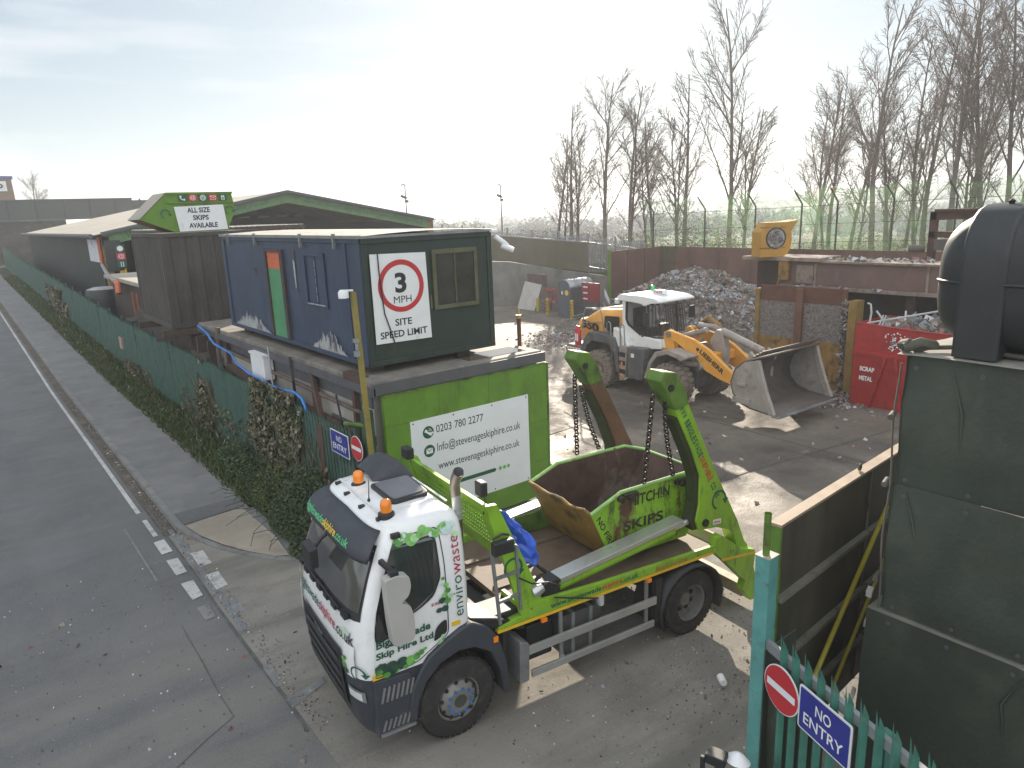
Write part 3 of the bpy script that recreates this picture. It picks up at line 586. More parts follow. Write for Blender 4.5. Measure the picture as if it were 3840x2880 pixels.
lettering([('Info@stevenageskiphire.co.uk', M['ink'])], F_(1.08,1.60), 2.10, .225, bd_)
lettering([('www.stevenageskiphire.co.uk', M['ink'])], F_(1.08,1.22), 2.06, .205, bd_)
mb = MB()
for z in (2.08,1.70): mb.disc((.90,-.069,z), (0,-1,0), .125, 24)
mb.add([(1.30,-.069,.86),(2.46,-.069,.86),(2.50,-.069,.90),(2.46,-.069,.94),(1.30,-.069,.94),(1.26,-.069,.90)], [tuple(range(6))]); mb.build('logo', M['dkgreen'], bd_, fix=False)
mb = MB()
for k in range(3): mb.disc((2.60+.11*k,-.069,.90), (0,-1,0), .042, 16)
mb.build('dot', M['lgreen'], bd_, fix=False)
mb = MB(); mb.add([(.825,-.072,1.645),(.975,-.072,1.645),(.975,-.072,1.755),(.825,-.072,1.755)], [(0,1,2,3)])
P = []
for k in range(9): a = R(200+100*k/8); P += [(.955+.13*math.cos(a),-.072,2.16+.13*math.sin(a)), (.955+.09*math.cos(a),-.072,2.16+.09*math.sin(a))]
mb.add(P, [(2*k,2*k+1,2*k+3,2*k+2) for k in range(8)]); mb.obox((.845,-.072,2.115),(1,0,-.6),.022,(0,1,0),.001,(.6,0,1),.03).obox((.945,-.072,2.03),(1,0,-.6),.03,(0,1,0),.001,(.6,0,1),.02)
for r0 in (.05,.08):
    P = []
    for k in range(7): a = R(10+70*k/6); P += [(.90+r0*math.cos(a),-.072,2.08+r0*math.sin(a)), (.90+(r0-.012)*math.cos(a),-.072,2.08+(r0-.012)*math.sin(a))]
    mb.add(P, [(2*k,2*k+1,2*k+3,2*k+2) for k in range(6)])
mb.build('icon', M['twhite'], bd_, fix=False)
mb = MB(); mb.add([(.825,-.074,1.755),(.84,-.074,1.755),(.90,-.074,1.70),(.96,-.074,1.755),(.975,-.074,1.755),(.90,-.074,1.685)], [(0,1,2,5),(2,3,4,5)]); mb.build('icon_line', M['dkgreen'], bd_, fix=False)
# dark container with the display skip on top
CX, CYY = 5.15, 23.4
DC = thing('shipping_container', 'dark brown corrugated container on beams above the fence with a sign skip on top', 'container', (CX, CYY, 3.02)); hc = 2.88
mb = MB(); corr_side(mb, 0, .12, 3.1, .14, hc-.12, .43, .055, 'y', -1); corr_side(mb, 0, .1, 3.8, .14, hc-.12, .24, .03, 'x', -1)
mb.add([(3.2,0,0),(3.2,3.9,0),(3.2,3.9,hc),(3.2,0,hc)], [(0,1,2,3)]).add([(0,3.9,0),(3.2,3.9,0),(3.2,3.9,hc),(0,3.9,hc)], [(0,1,2,3)]).add([(0,0,hc-.02),(3.2,0,hc-.02),(3.2,3.9,hc-.02),(0,3.9,hc-.02)], [(0,1,2,3)]).add([(0,0,.05),(3.2,0,.05),(3.2,3.9,.05),(0,3.9,.05)], [(0,1,2,3)])
mb.build('wall', M['contdark'], DC, fix=False)
mb = MB()
for x, y in ((-.02,-.02),(3.1,-.02),(-.02,3.8)): mb.box(x,x+.14,y,y+.14,0,hc)
mb.box(.1,3.1,-.03,.06,0,.15).box(.1,3.1,-.03,.06,hc-.12,hc).box(-.03,.06,.1,3.8,0,.15).box(-.03,.06,.1,3.8,hc-.12,hc); mb.build('frame', M['contdark'], DC, bevel=.01)
mb = MB(); mb.box(-.3,3.2,-.05,.2,-.22,-.01).box(-.4,3.2,2.8,3.0,-.22,-.01).box(.5,.68,.1,.3,-2.9,-.22).box(1.6,1.8,.0,.2,-2.9,-.22).box(.95,1.15,.2,.5,-2.9,-.22).box(-.5,.1,-.02,.10,-.32,-.22); mb.build('beam', M['timber'], DC)
DS = thing('display_skip', 'green skip on top of the dark container, its board reading ALL SIZE SKIPS AVAILABLE', 'skip', (CX+.16, CYY+.0, 3.02+hc))
pf = [(.28,.01),(1.42,.01),(1.72,.55),(1.72,1.15),(.34,1.13),(-.52,.42)]
pf = [(.34,.01),(1.86,.01),(2.16,.62),(2.10,1.17),(.20,1.17),(-.62,.42)]
mb = MB(); mb.prism(pf, 'y', 0, .03).prism(pf, 'y', 1.6, 1.63); mb.build('side_plate', M['hoard'], DS)
mb = MB(); mb.add([(-.62,0,.42),(-.62,1.63,.42),(.20,1.63,1.17),(.20,0,1.17)], [(0,1,2,3)]); mb.build('sheeted_top', M['felt'] if 'felt' in M else M['feltroof'], DS, solid=.03)
mb = MB(); mb.add([(-.62,0,.42),(-.62,1.63,.42),(.34,1.63,.01),(.34,0,.01)], [(0,1,2,3)]).add([(2.16,0,.62),(2.16,1.63,.62),(1.86,1.63,.01),(1.86,0,.01)], [(0,1,2,3)]).add([(2.16,0,.62),(2.16,1.63,.62),(2.1,1.63,1.17),(2.1,0,1.17)], [(0,1,2,3)]); mb.build('end_plate', M['yellowrust'], DS)
MB().box(.18,2.12,-.05,.0,1.12,1.18).box(.2,2.12,-.05,0,.86,.90).build('rim', M['hoard'], DS)
sb = MB().prism([(.44,.03),(1.86,.05),(1.80,.80),(.36,.76)], 'y', -.045, -.03).build('sign_board', M['signwhite'], DS)
G_ = lambda x, z: plane_fn((x,-.05,z), (1,0,0), (0,0,1))
lettering([('ALL SIZE', M['ink'])], G_(.72,.575), .66, .155, sb, bold=.03); lettering([('SKIPS', M['ink'])], G_(.86,.355), .46, .15, sb, bold=.03); lettering([('AVAILABLE', M['ink'])], G_(.72,.125), .84, .15, sb, bold=.03)
ic = [('dkgreen',None),('signred','@'),('dkgreen',None),('signred',None),('dkgreen',None)]
for k, (mm, ch) in enumerate(ic):
    x = .52+.295*k; t = MB().box(x,x+.23,-.052,-.04,.915,1.11).build('icon_tile', M[mm], DS)
    f2 = plane_fn((x+.115,-.055,1.01), (1,0,0), (0,0,1)); mb = MB()
    if ch: lettering([(ch, M['twhite'])], plane_fn((x+.03,-.055,.94), (1,0,0), (0,0,1)), .17, .15, t)
    elif k == 0: mb.tube([f2(-.06,.06), f2(-.055,.0), f2(-.01,-.05), f2(.06,-.06)], .017, 6).obox(f2(-.05,.05),(1,0,0),.03,(0,1,0),.003,(0,0,1),.018).obox(f2(.05,-.05),(1,0,0),.018,(0,1,0),.003,(0,0,1),.03)
    elif k == 2:
        mb.tube([f2(.08*math.cos(a*.5236),.08*math.sin(a*.5236)) for a in range(12)], .008, 5, closed=True)
        for q in (-.04,0,.04): mb.tube([f2(q,-.075), f2(q*1.2,0), f2(q,.075)], .006, 5).tube([f2(-.075,q), f2(.075,q)], .006, 5)
    elif k == 3: mb.tube([f2(-.08,-.05), f2(.08,-.05), f2(.08,.05), f2(-.08,.05)], .009, 5, closed=True).tube([f2(-.08,.05), f2(0,-.01), f2(.08,.05)], .008, 5)
    else: mb.tube([f2(-.035,-.07), f2(.035,-.07), f2(.035,.06), f2(-.035,.06)], .014, 5, closed=True).obox(f2(0,.02),(1,0,0),.03,(0,1,0),.003,(0,0,1),.012)
    if mb.v: mb.build('icon', M['twhite'], t)
recycle(G_(.10,.56), .14, M['dkgreen'], DS); recycle(G_(1.97,.62), .14, M['dkgreen'], DS)
MB().box(.75,3.0,-.4,9.4,-2.95,-.24).build('boarded_sun_block', M['timber'], DC)  # boarded box under the container, filled out to block sun from the road
# second dark container behind the site cabin, deepened out of view to shade the road
SC2 = thing('shipping_container', 'second dark container with a pale roof lying crosswise behind the navy site cabin, its hidden depth added as a sun blocker', 'container', (6.3, 27.6, 3.1))
mb = MB(); corr_side(mb, 0, .1, 5.4, .14, 2.74, .28, .04, 'x', -1); corr_side(mb, 0, .1, 5.0, .14, 2.74, .28, .04, 'y', -1); mb.add([(5.1,0,0),(5.1,5.5,0),(5.1,5.5,2.8),(5.1,0,2.8)], [(0,1,2,3)]).add([(0,5.5,0),(5.1,5.5,0),(5.1,5.5,2.8),(0,5.5,2.8)], [(0,1,2,3)]).add([(0,0,.05),(5.1,0,.05),(5.1,5.5,.05),(0,5.5,.05)], [(0,1,2,3)])
mb.build('wall', M['contdark'], SC2, fix=False); MB().grid(90, 4, lambda i, j: Vector((-.03+5.16*i, -.03+5.56*j, 2.86+.02*math.sin(i*160)))).build('roof', M['roofdust'], SC2, smooth=40)
mb = MB(); mb.box(-.03,.08,-.03,.08,0,2.86).box(5.0,5.13,-.03,.08,0,2.86).box(.08,5.0,-.03,.06,2.72,2.86).box(-.03,.06,.08,5.5,2.72,2.86).box(.08,5.0,-.03,.06,0,.14).box(-.03,.06,.08,5.5,0,.14).box(.2,.5,.2,2.4,-3.1,0).box(4.6,4.9,.2,2.4,-3.1,0)
mb.build('frame', M['contdark'], SC2)
# low shed, water tank, pipes
SHD = thing('shed', 'low timber shed with a flat pale roof between the warehouse and the dark container', 'shed', (6.55, 33.2, 0))
MB().box(0,3.5,0,8.0,.1,3.55).build('wall', M['timber'], SHD)
MB().box(-.25,3.6,-.25,8.6,3.58,3.76).build('roof', M['feltroof'], SHD, bevel=.02)
mb = MB(); mb.box(-.06,-.01,.9,1.05,.1,3.5).box(-.06,-.01,.0,.12,.1,3.5); mb.build('post', M['yellowrust'], SHD)
mb = MB(); mb.box(-.05,-.01,2.2,2.3,.1,3.2).box(-.05,-.01,3.2,3.3,.1,3.2).box(-.06,-.01,4.4,6.6,1.3,1.4); mb.build('red_pipe', M['orangepipe'], SHD)
wt = MB().lathe([(0,1.70),(.45,1.70),(.78,1.60),(.84,1.46),(.86,-.9),(0,-.9)], (6.38,43.4,1.3), (0,0,1), 32).build('water_tank', M['tank'], None, smooth=40); tag(wt, 'round black water tank with a pale dusty top behind the palisade fence', 'tank')
MB().lathe([(0,1.715),(.45,1.715),(.77,1.615)], (6.38,43.4,1.3), (0,0,1), 32).build('lid', mat('dusty_lid', (.35,.35,.36), .7, var=.2), wt, smooth=40)
crt = MB(); 
for z in (1.4,1.7,2.0): crt.box(5.75,6.5,33.3,34.6,z,z+.25)
tag(crt.build('storage_crate', M['dkplastic'], None, bevel=.02), 'dark grey slatted crate stack beside the water tank behind the fence', 'crate')
# ---------------------------------------------------------------- warehouse
WX0, WX1, WY0, WY1, WE, WA = 6.9, 27.9, 44.8, 84, 5.72, 7.78; WXM = (WX0+WX1)/2
WH = thing('warehouse', 'dark green gabled warehouse open at the front with web addresses along its green fascia', 'warehouse', (WX0, WY0, 0)); ww = WX1-WX0; wl_ = WY1-WY0; xm = ww/2
mb = MB(); corr_side(mb, 0, .5, wl_, 0, WE, .5, .04, 'x', -1); mb.add([(ww,0,0),(ww,wl_,0),(ww,wl_,WE),(ww,0,WE)], [(0,1,2,3)]).add([(0,wl_,0),(ww,wl_,0),(ww,wl_,WE),(xm,wl_,WA),(0,wl_,WE)], [(0,1,2,3,4)])
mb.add([(0,0,0),(.05,.5,0),(.05,.5,WE),(0,0,WE)], [(0,1,2,3)])
mb.build('wall', M['darkgreen'], WH, fix=False)
for s in (0,1):
    x0, x1 = (-.5, xm) if s == 0 else (ww+.3, xm); z0 = WE+.05-(.5 if s == 0 else .3)*(WA-WE)/xm
    MB().grid(1, 60, lambda i, j, x0=x0, x1=x1, z0=z0: Vector((x0+(x1-x0)*i, -.6+(wl_+.9)*j, z0+(WA+.06-z0)*i))).build('roof', M['feltroof'], WH, solid=.05)
mb = MB(); mb.tube([(-.52,-.6,WE-.06),(-.52,wl_,WE-.06)], .12, 8); mb.build('gutter', M['greyband'], WH)
sl_ = (WA-WE)/xm
for s in (0,1):
    a = Vector((0 if s == 0 else ww, -.45, WE)); b = Vector((xm,-.45,WA)); dn = Vector((0,0,-.62))
    MB().add([a,b,b+dn,a+dn*1.0,a+Vector((0,.1,0)),b+Vector((0,.1,0)),b+dn+Vector((0,.1,0)),a+dn+Vector((0,.1,0))], [(0,1,2,3),(7,6,5,4),(3,2,6,7),(0,3,7,4)]).build('fascia', M['fascia'], WH)
    MB().bar(a+Vector((0,-.1,.05)), b+Vector((0,-.1,.05)), .35, .16).build('verge_trim', M['greyband'], WH)
def fas(x0, lab):
    pass
dL = Vector((1,0,sl_)); dR = Vector((1,0,-sl_))
lettering([('www.hitchin', M['dkgreen']), ('skiphire', M['dkgreen']), ('.co.uk', M['dkgreen'])], plane_fn((3.2,-.46,WE+3.2*sl_-.50), dL, (0,0,1)), 6.2, .34, WH, bold=.0)
lettering([('www.s', M['dkgreen'])], plane_fn((1.2,-.46,WE+1.2*sl_-.50), dL, (0,0,1)), 1.6, .34, WH)
lettering([('www.letchworth', M['dkgreen']), ('skiphire', M['dkgreen']), ('.co.uk', M['dkgreen'])], plane_fn((xm+1.0,-.46,WA-1.0*sl_-.50), dR, (0,0,1)), 5.0, .34, WH)
lettering([('www.baldock', M['dkgreen']), ('skiphire', M['dkgreen']), ('.co.uk', M['dkgreen'])], plane_fn((xm+6.4,-.46,WA-6.4*sl_-.50), dR, (0,0,1)), 3.3, .34, WH)
inn_ = MB(); inn_.add([(.06,.2,0),(ww,.2,0),(ww,wl_-2,0),(.06,wl_-2,0)], [(0,1,2,3)]); 
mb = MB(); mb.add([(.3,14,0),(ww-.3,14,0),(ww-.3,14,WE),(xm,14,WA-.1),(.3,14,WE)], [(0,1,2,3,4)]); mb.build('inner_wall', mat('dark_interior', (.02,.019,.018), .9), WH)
mb = MB()
for k in range(6): mb.box(6+1.8*k,6.8+1.8*k,4+1.2*k,4.2+1.2*k,6.35,6.42)
mb.build('strip_lamp', mat('dull_strip', (.5,.46,.38), .6), WH)
MB().box(ww-.35,ww+.05,-.5,.3,0,WE).box(.0,.35,-.45,.1,0,WE-.1).build('frame_post', M['yellowrust'], WH)
pp = MB().prism([(0,-.0),(.0,0)]*0+[(.05,3.75),(.85,3.75),(.85,5.4),(.05,5.4)], 'y', -.50, -.46).build('corner_panel', M['darkgreen'], WH)
for k, (mm, ch) in enumerate((('dkgreen',None),('signred','@'),('dkgreen',None))):
    z = 4.75-.42*k; t = MB().box(.55,1.0,-.56,-.51,z,z+.38).build('icon_tile', M[mm], WH)
    g = plane_fn((.775,-.575,z+.19), (1,0,0), (0,0,1)); mb = MB()
    if ch: lettering([(ch, M['twhite'])], plane_fn((.61,-.575,z+.05), (1,0,0), (0,0,1)), .33, .28, t)
    elif k == 0: mb.disc(g(0,0), (0,-1,0), .15, 20)
    else: mb.tube([g(-.06,-.12), g(.06,-.12), g(.06,.1), g(-.06,.1)], .025, 5, closed=True)
    if mb.v: mb.build('icon', M['twhite'], t)
MB().box(.6,.95,-.5,-.46,3.3,3.85).build('yellow_post', M['yellow'], WH)
nb = MB().box(-.1,-.05,.15,3.9,4.2,5.45).build('notice_board', mat('notice_white', (.6,.63,.68), .5, var=.1, layers=(((.6,.3,.25),1.6,.58,.1),((.25,.3,.45),2.2,.6,.1))), WH)
MB().tube([(-.12,.0,5.6),(-.12,-.02,4.1)], .09, 8).build('down_pipe', M['orangepipe'], WH)
mb = MB(); mb.tube([(-.12,-.02,4.1),(-.35,-2.5,3.75),(-.7,-6.8,3.55)], .10, 8); mb.build('drain_pipe', M['palegrey'], WH); MB().tube([(-.7,-6.8,3.58),(-.75,-7.4,3.5),(-.8,-7.6,3.1)], .13, 8).build('pipe_bend', M['orangepipe'], WH)
# ---------------------------------------------------------------- railway bridge, brick building
BR = thing('railway_bridge', 'dark green plate girder railway bridge crossing behind the warehouse', 'bridge', (0, 110, 0))
MB().box(-30,21.5,0,.3,7.25,9.62).build('girder', M['darkgreen'], BR)
mb = MB(); mb.box(-30,21.5,-.2,.5,9.6,9.72).box(-30,21.5,-.25,.4,7.1,7.26)
mb.build('flange', mat('bridge_flange', (.06,.06,.09), .6), BR)
mb = MB()
for k in range(18): mb.box(-29+3.02*k,-28.8+3.02*k,-.18,0,7.25,9.6)
mb.build('stiffener', mat('bridge_dark', (.018,.022,.022), .7), BR)
MB().box(-40,13.5,1,9,0,7.1).box(18.2,19,1,8,0,7.1).box(21.5,28,.2,6,0,9.4).build('abutment', mat('abutment_brick', (.05,.042,.036), .9, var=.3, layers=(((.12,.1,.07),.4,.55,.2),)), BR)
BB = thing('brick_building', 'brown clad building with a white name board behind the bridge', 'building', (-8, 128, 0))
MB().prism([(0,0),(18.0,0),(17.7,13.2),(0,13.2)], 'y', 0, 12).build('wall', M['brownwall'], BB); MB().box(-.2,17.9,-.15,12,13.2,13.6).build('roof_edge', mat('blue_trim', (.05,.07,.25), .5), BB)
nb = MB().box(9,17.0,-.16,-.05,11.5,12.9).build('name_board', M['signwhite'], BB); lettering([('LIMITED', M['ink'])], plane_fn((10.6,-.2,11.85), (1,0,0), (0,0,1)), 6.0, .75, nb, bold=.03)
# ================================================================ FENCES, SIGNS, GATE
def pale_bay(n, pitch, h, wd=.068, dep=.03, sheet=False, lean=0.):
    """n palisade pales along local y, standing at x=0, with split pointed heads"""
    mb = MB()
    for k in range(n):
        y = (k+.5)*pitch; a = wd/2
        prof = [(-a,0),(-a*.35,-dep),(a*.35,-dep),(a,0)]
        vs = [(x0, y+t, .05) for t, x0 in prof]+[(x0-lean, y+t, h-.16) for t, x0 in prof]
        vs += [(-dep*.4-.05-lean, y-a*.95, h-.02),(-dep-.02-lean, y, h+.02),(-dep*.4+.0-lean, y+a*.95, h-.03)]
        mb.add(vs, [(0,1,5,4),(1,2,6,5),(2,3,7,6),(4,5,8),(5,6,9),(6,7,10)])
    return mb
FL = thing('palisade_fence', 'long dark green palisade fence running up the road beside the pavement', 'fence', (5.45, 11.9, 0))
bay_w = 2.75; np_ = 18; pm = None
for b in range(32):
    y0 = bay_w*b; z = ground_z(5.4, 11.9+y0)+.06
    if pm is None: pm = pale_bay(np_, bay_w/np_, 2.38, lean=.02).build('pale_panel', M['fencegreen'], FL, fix=False); o = pm
    else: o = pm.copy(); C.objects.link(o)
    o.location = (0, y0, z); rgx = math.sin(b*2.3)*.015; o.rotation_euler = (0, rgx, 0)
    if b == 0: po = MB().box(.03,.11,-.05,.05,0,2.36).box(.02,.05,-.06,.06,.35,.55).build('post', M['fencegreen'], FL); p2 = po
    else: p2 = po.copy(); C.objects.link(p2)
    p2.location = (0, y0, z)
for zz in (.5, 2.0):
    mb = MB()
    for b in range(32): mb.bar((.02, bay_w*b, ground_z(5.4,11.9+bay_w*b)+.06+zz), (.02, bay_w*(b+1), ground_z(5.4,11.9+bay_w*(b+1))+.06+zz), .05, .06)
    mb.build('rail', M['fencegreen'], FL)
mb = MB()
for b in range(10, 32):
    za = ground_z(5.4,11.9+bay_w*b)+.06; zb = ground_z(5.4,11.9+bay_w*(b+1))+.06; mb.add([(.012,bay_w*b,za+.1),(.012,bay_w*(b+1),zb+.1),(.012,bay_w*(b+1),zb+2.22),(.012,bay_w*b,za+2.22)], [(0,1,2,3)])
mb.build('backing_sheet', mat('teal_sheet', (.03,.085,.07), .6, var=.2, vs=.8, layers=(((.06,.09,.07),2,.56,.2,(1,1,.3)),)), FL, fix=False)
MB().box(-.10,-.02,22.0,22.6,1.0,1.5).build('faded_notice', mat('faded_pink', (.35,.25,.2), .7), FL)
def no_entry_round(loc, U, r, label, arm=None):
    U = Vector(U).normalized(); n = Vector((U.y, -U.x, 0)); t = thing('no_entry_sign', label, 'road sign', loc, 0, 'no entry signs at the gateway')
    Z = Vector((0,0,1)); P = lambda rad, k, o: U*rad*math.cos(k)+Z*rad*math.sin(k)+n*o
    mb = MB(); N_ = 36
    mb.lathe([(0,-.006),(r,-.006),(r,.004),(0,.004)], (0,0,0), n, N_); mb.build('plate', M['signwhite'], t, smooth=30)
    MB().add([P(r*.955, 2*math.pi*k/N_, .008) for k in range(N_)], [tuple(range(N_))]).build('red_disc', M['signred'], t, fix=False)
    MB().add([U*a*r*.80+Z*b*r*.155+n*.011 for a, b in ((-1,-1),(1,-1),(1,1),(-1,1))], [(0,1,2,3)]).build('white_bar', M['clean'], t, fix=False)
    MB().add([U*-r*.3+Z*.1-n*.03, U*r*.3+Z*.1-n*.03, U*r*.3-Z*.1-n*.03, U*-r*.3-Z*.1-n*.03], [(0,1,2,3)]).build('bracket', M['steelgrey'], t)
    return t
def no_entry_board(loc, U, wd, ht, label, ):
    U = Vector(U).normalized(); n = Vector((U.y, -U.x, 0)); t = thing('no_entry_board', label, 'sign', loc, 0, 'no entry boards at the gateway'); Z = Vector((0,0,1))
    def pl(f, o, r): return [U*x+Z*z+n*o for x, z in round_poly([(-wd/2*f[0],-ht/2*f[1]),(wd/2*f[0],-ht/2*f[1]),(wd/2*f[0],ht/2*f[1]),(-wd/2*f[0],ht/2*f[1])], r)]
    mb = MB(); a = pl((1,1),-.004,.03); b = pl((1,1),.004,.03); k = len(a); mb.add(a+b, [tuple(range(k)), tuple(range(2*k-1,k-1,-1))]+[(i,(i+1)%k,k+(i+1)%k,k+i) for i in range(k)]); mb.build('plate', M['signwhite'], t)
    MB().add(pl((.94,.92),.008,.02), [tuple(range(k))]).build('blue_panel', M['signblue'], t, fix=False)
    f = lambda x, z: plane_fn(U*x+Z*z+n*.011, U, Z)
    lettering([('NO', M['twhite'])], f(-.16*wd, .06*ht), .30*wd, .25*ht, t, bold=.012); lettering([('ENTRY', M['twhite'])], f(-.38*wd, -.30*ht), .76*wd, .25*ht, t, bold=.012)
    return t
no_entry_board((5.36,12.33,1.95), (0,-1,0), .80, .47, 'blue NO ENTRY board on the green palisade fence left of the hoarding')
no_entry_round((5.36,11.60,2.03), (0,-1,0), .24, 'round red no entry sign on the far gatepost beside the hoarding')
fd = Vector((-.328,-.945,0)); fn_ = Vector((-.945,.328,0)); fp = Vector((5.55,3.15,0))+fn_*.09
no_entry_board(tuple(fp+fd*.70+Vector((0,0,1.78))), fd, .61, .44, 'blue NO ENTRY board on the short teal palisade below the sheeted stack')
no_entry_round(tuple(fp+fd*.165+Vector((0,0,1.76))), fd, .235, 'round red no entry sign on the short teal palisade next to the teal gatepost')
# near palisade at the right
fo = Vector((5.55,3.15,0))+fd*2.686
FR = thing('palisade_fence', 'short bright teal palisade fence with pointed pales in front of the sheeted stack', 'fence', tuple(fo))
FR.rotation_euler = (0,0,math.atan2(-fd.y, -fd.x)-math.pi/2)
tp = mat('teal_pale_paint', (.055,.19,.145), .5, var=.2, layers=(((.16,.2,.17),8,.60,.15,(1,1,.3)),((.03,.09,.07),3,.54,.2)))
pale_bay(17, .158, 2.28, wd=.082, dep=.042).build('pale_panel', tp, FR, fix=False)
MB().bar((.03,0,1.99),(.03,2.97,1.99),.05,.10).bar((.03,0,.5),(.03,2.97,.5),.05,.10).build('rail', M['palegrey'], FR)
MB().box(.06,.075,2.14,2.94,0,1.75).build('backing_sheet', M['sheetgreen'], FR)
MB().box(.06,.16,0,.1,0,2.3).box(.06,.16,1.49,1.59,0,2.0).build('post', tp, FR)
GP = thing('gatepost', 'teal box section gatepost with a green pipe on top', 'post', (5.68,3.405,0))
MB().box(-.08,.08,-.075,.075,0,2.9).build('column', M['teal'], GP, bevel=.006); MB().box(-.085,.085,-.08,.08,2.9,2.91).build('cap', mat('cap_steel', (.4,.36,.3), .6), GP)
pi_ = MB().tube([(-.02,0,2.91),(-.02,0,3.34)], .034, 12, caps=False); pi_.disc((-.02,0,3.30),(0,0,1),.033,12); pi_.build('pipe', M['limegrime'], GP, smooth=40)
MB().box(-.1,.45,-.10,-.085,0,1.95).build('lower_sheet', M['sheetgreen'], GP)
GL = thing('gate_leaf', 'dark sheeted steel gate leaf swung open beside the teal gatepost', 'gate', (6.12,3.58,0), math.atan2(.30,4.9))
MB().box(0,4.9,-.03,.05,.08,3.0).build('panel', mat('gate_dark', (.055,.05,.036), .65, var=.25, vs=.8, layers=(((.09,.085,.03),1.5,.56,.25),((.03,.027,.022),2,.5,.2,(1,1,.4)))), GL)
mb = MB(); mb.box(-.02,4.92,-.06,.07,3.0,3.03); mb.build('top_edge', mat('gate_top', (.33,.25,.18), .7, var=.2), GL)
mb = MB(); mb.box(-.03,.01,-.06,.07,.08,3.0); mb.build('end_edge', M['limegrime'], GL)
mb = MB()
for z in (2.16,1.40,.66): mb.box(0,4.9,-.10,-.03,z,z+.05)
for x in (2.2,): mb.box(x,x+.03,-.05,-.03,.1,3.0)
mb.lathe([(.02,0),(.045,0),(.045,.02),(.02,.02)], (1.98,0,3.08), (0,1,0), 10); mb.build('gate_rail', mat('gate_rail_dust', (.15,.14,.115), .8, var=.3, layers=(((.06,.055,.04),5,.5,.2),)), GL)
mb = MB(); mb.tube([(.72,-.16,.9),(2.55,-.14,2.45)], .028, 8).tube([(1.15,-.2,.55),(2.5,-.18,1.75)], .022, 8); mb.build('brace_bar', mat('yellow_bar', (.36,.30,.03), .6, var=.2, layers=(((.1,.08,.03),5,.6,.15),)), GL)
# sheeted stack with oil tank
ST = thing('sheeted_stack', 'tall dark green sheeted stack strapped with rope underneath the black oil tank', 'stack', (7.0,2.87,0))
def stk(i, j, y0=0): return None
def face(y0, y1, z0, z1, xo, seed):
    return lambda i, j: Vector((xo+.045*mnoise.noise(Vector((i*6,j*2,seed)))+.012*mnoise.noise(Vector((i*34,j*7,seed)))-.015*math.sin(math.pi*j), y0+(y1-y0)*i+.02*mnoise.noise(Vector((j*6,seed,i*.5)))*(1 if i < .05 else 0), z0+(z1-z0)*j))
mb = MB()
for z0, z1, xo, ya_ in ((0,2.02,-.06,.12),(2.05,3.425,0,.0),(3.42,4.72,.01,-.02)):
    mb.grid(40, 14, face(ya_, -5, z0, z1, xo, z0+1.3)); mb.grid(16, 14, lambda i, j, z0=z0, z1=z1, ya_=ya_: Vector((2.6*i-.03, ya_+.03*mnoise.noise(Vector((i*5,j*4,z0))), z0+(z1-z0)*j)))
mb.build('sheet', M['sheetgreen'], ST, smooth=50)
mb = MB(); mb.add([(-.06,.12,2.02),(2.6,.12,2.02),(2.6,-5,2.02),(-.06,-5,2.02)], [(0,1,2,3)])
mb.build('ledge', mat('ledge_dust', (.16,.16,.13), .8), ST, fix=False)
mb = MB(); mb.grid(12, 12, lambda i, j: Vector((-.05+2.7*i, .06-5*j, 4.735+.03*mnoise.noise(Vector((i*6,j*9,3)))+.02*math.sin(i*9)))).build('top_sheet', mat('top_sheet_dust', (.30,.285,.25), .75, var=.25, layers=(((.1,.1,.09),2,.52,.25),)), ST, smooth=50)
mb = MB(); mb.tube([(.02,.05,4.78),(.25,-.3,4.80),(.2,-.9,4.79),(.18,-2,4.79),(.16,-4,4.79)], .022, 8).tube([(.0,.02,4.79),(.06,-.1,4.85),(.14,-.18,4.83),(.12,-.05,4.78),(.02,.0,4.84),(.1,.08,4.8)], .05, 8)
for z in (2.35,3.4,4.1): mb.tube([(-.04,.07,z),(.1,.1,z+.01)], .03, 8)
mb.tube([(-.03,.03+.015*math.sin(z*5),z) for z in [2.05+.2*k for k in range(14)]], .010, 6); mb.build('rope', mat('old_rope', (.09,.085,.07), .8), ST, smooth=60)
mb = MB(); mb.obox((.12,.18,2.10),(1,.3,0),.07,(0,1,0),.03,(0,0,1),.03).obox((.10,.17,1.75),(1,.3,0),.08,(0,1,0),.025,(0,0,1),.025).obox((-.02,.2,.9),(1,.3,0),.10,(0,1,0),.02,(0,0,1),.02); mb.build('timber_end', M['ply'], ST)
mb = MB()
for z in (1.96,2.12,3.33,3.50,4.62):
    for k in range(9): mb.lathe([(.008,0),(.02,.004),(.02,.008),(.008,.008)], (-.035 if z > 2 else -.10, -.12-.55*k, z), (-1,0,0), 8)
mb.build('eyelet', M['greyband'], ST)
mb = MB(); rg = random.Random(15)
for k in range(16):
    y = -rg.uniform(.2,4.6); z0, z1 = ((.1,1.95),(2.1,3.38),(3.46,4.68))[k%3]; x = -.065 if k%3 == 0 else -.005; za = rg.uniform(z0,z1-.5); zb = min(z1, za+rg.uniform(.4,1.4)); mb.tube([(x, y, za), (x-.012, y+rg.uniform(-.08,.08), (za+zb)/2), (x, y+rg.uniform(-.15,.15), zb)], [.004,.014,.004], 6)
mb.build('crease', M['sheetgreen'], ST, smooth=60)
OT = thing('oil_tank', 'large black plastic oil tank with a rounded body on top of the sheeted stack', 'tank', (7.66,1.55,4.76))
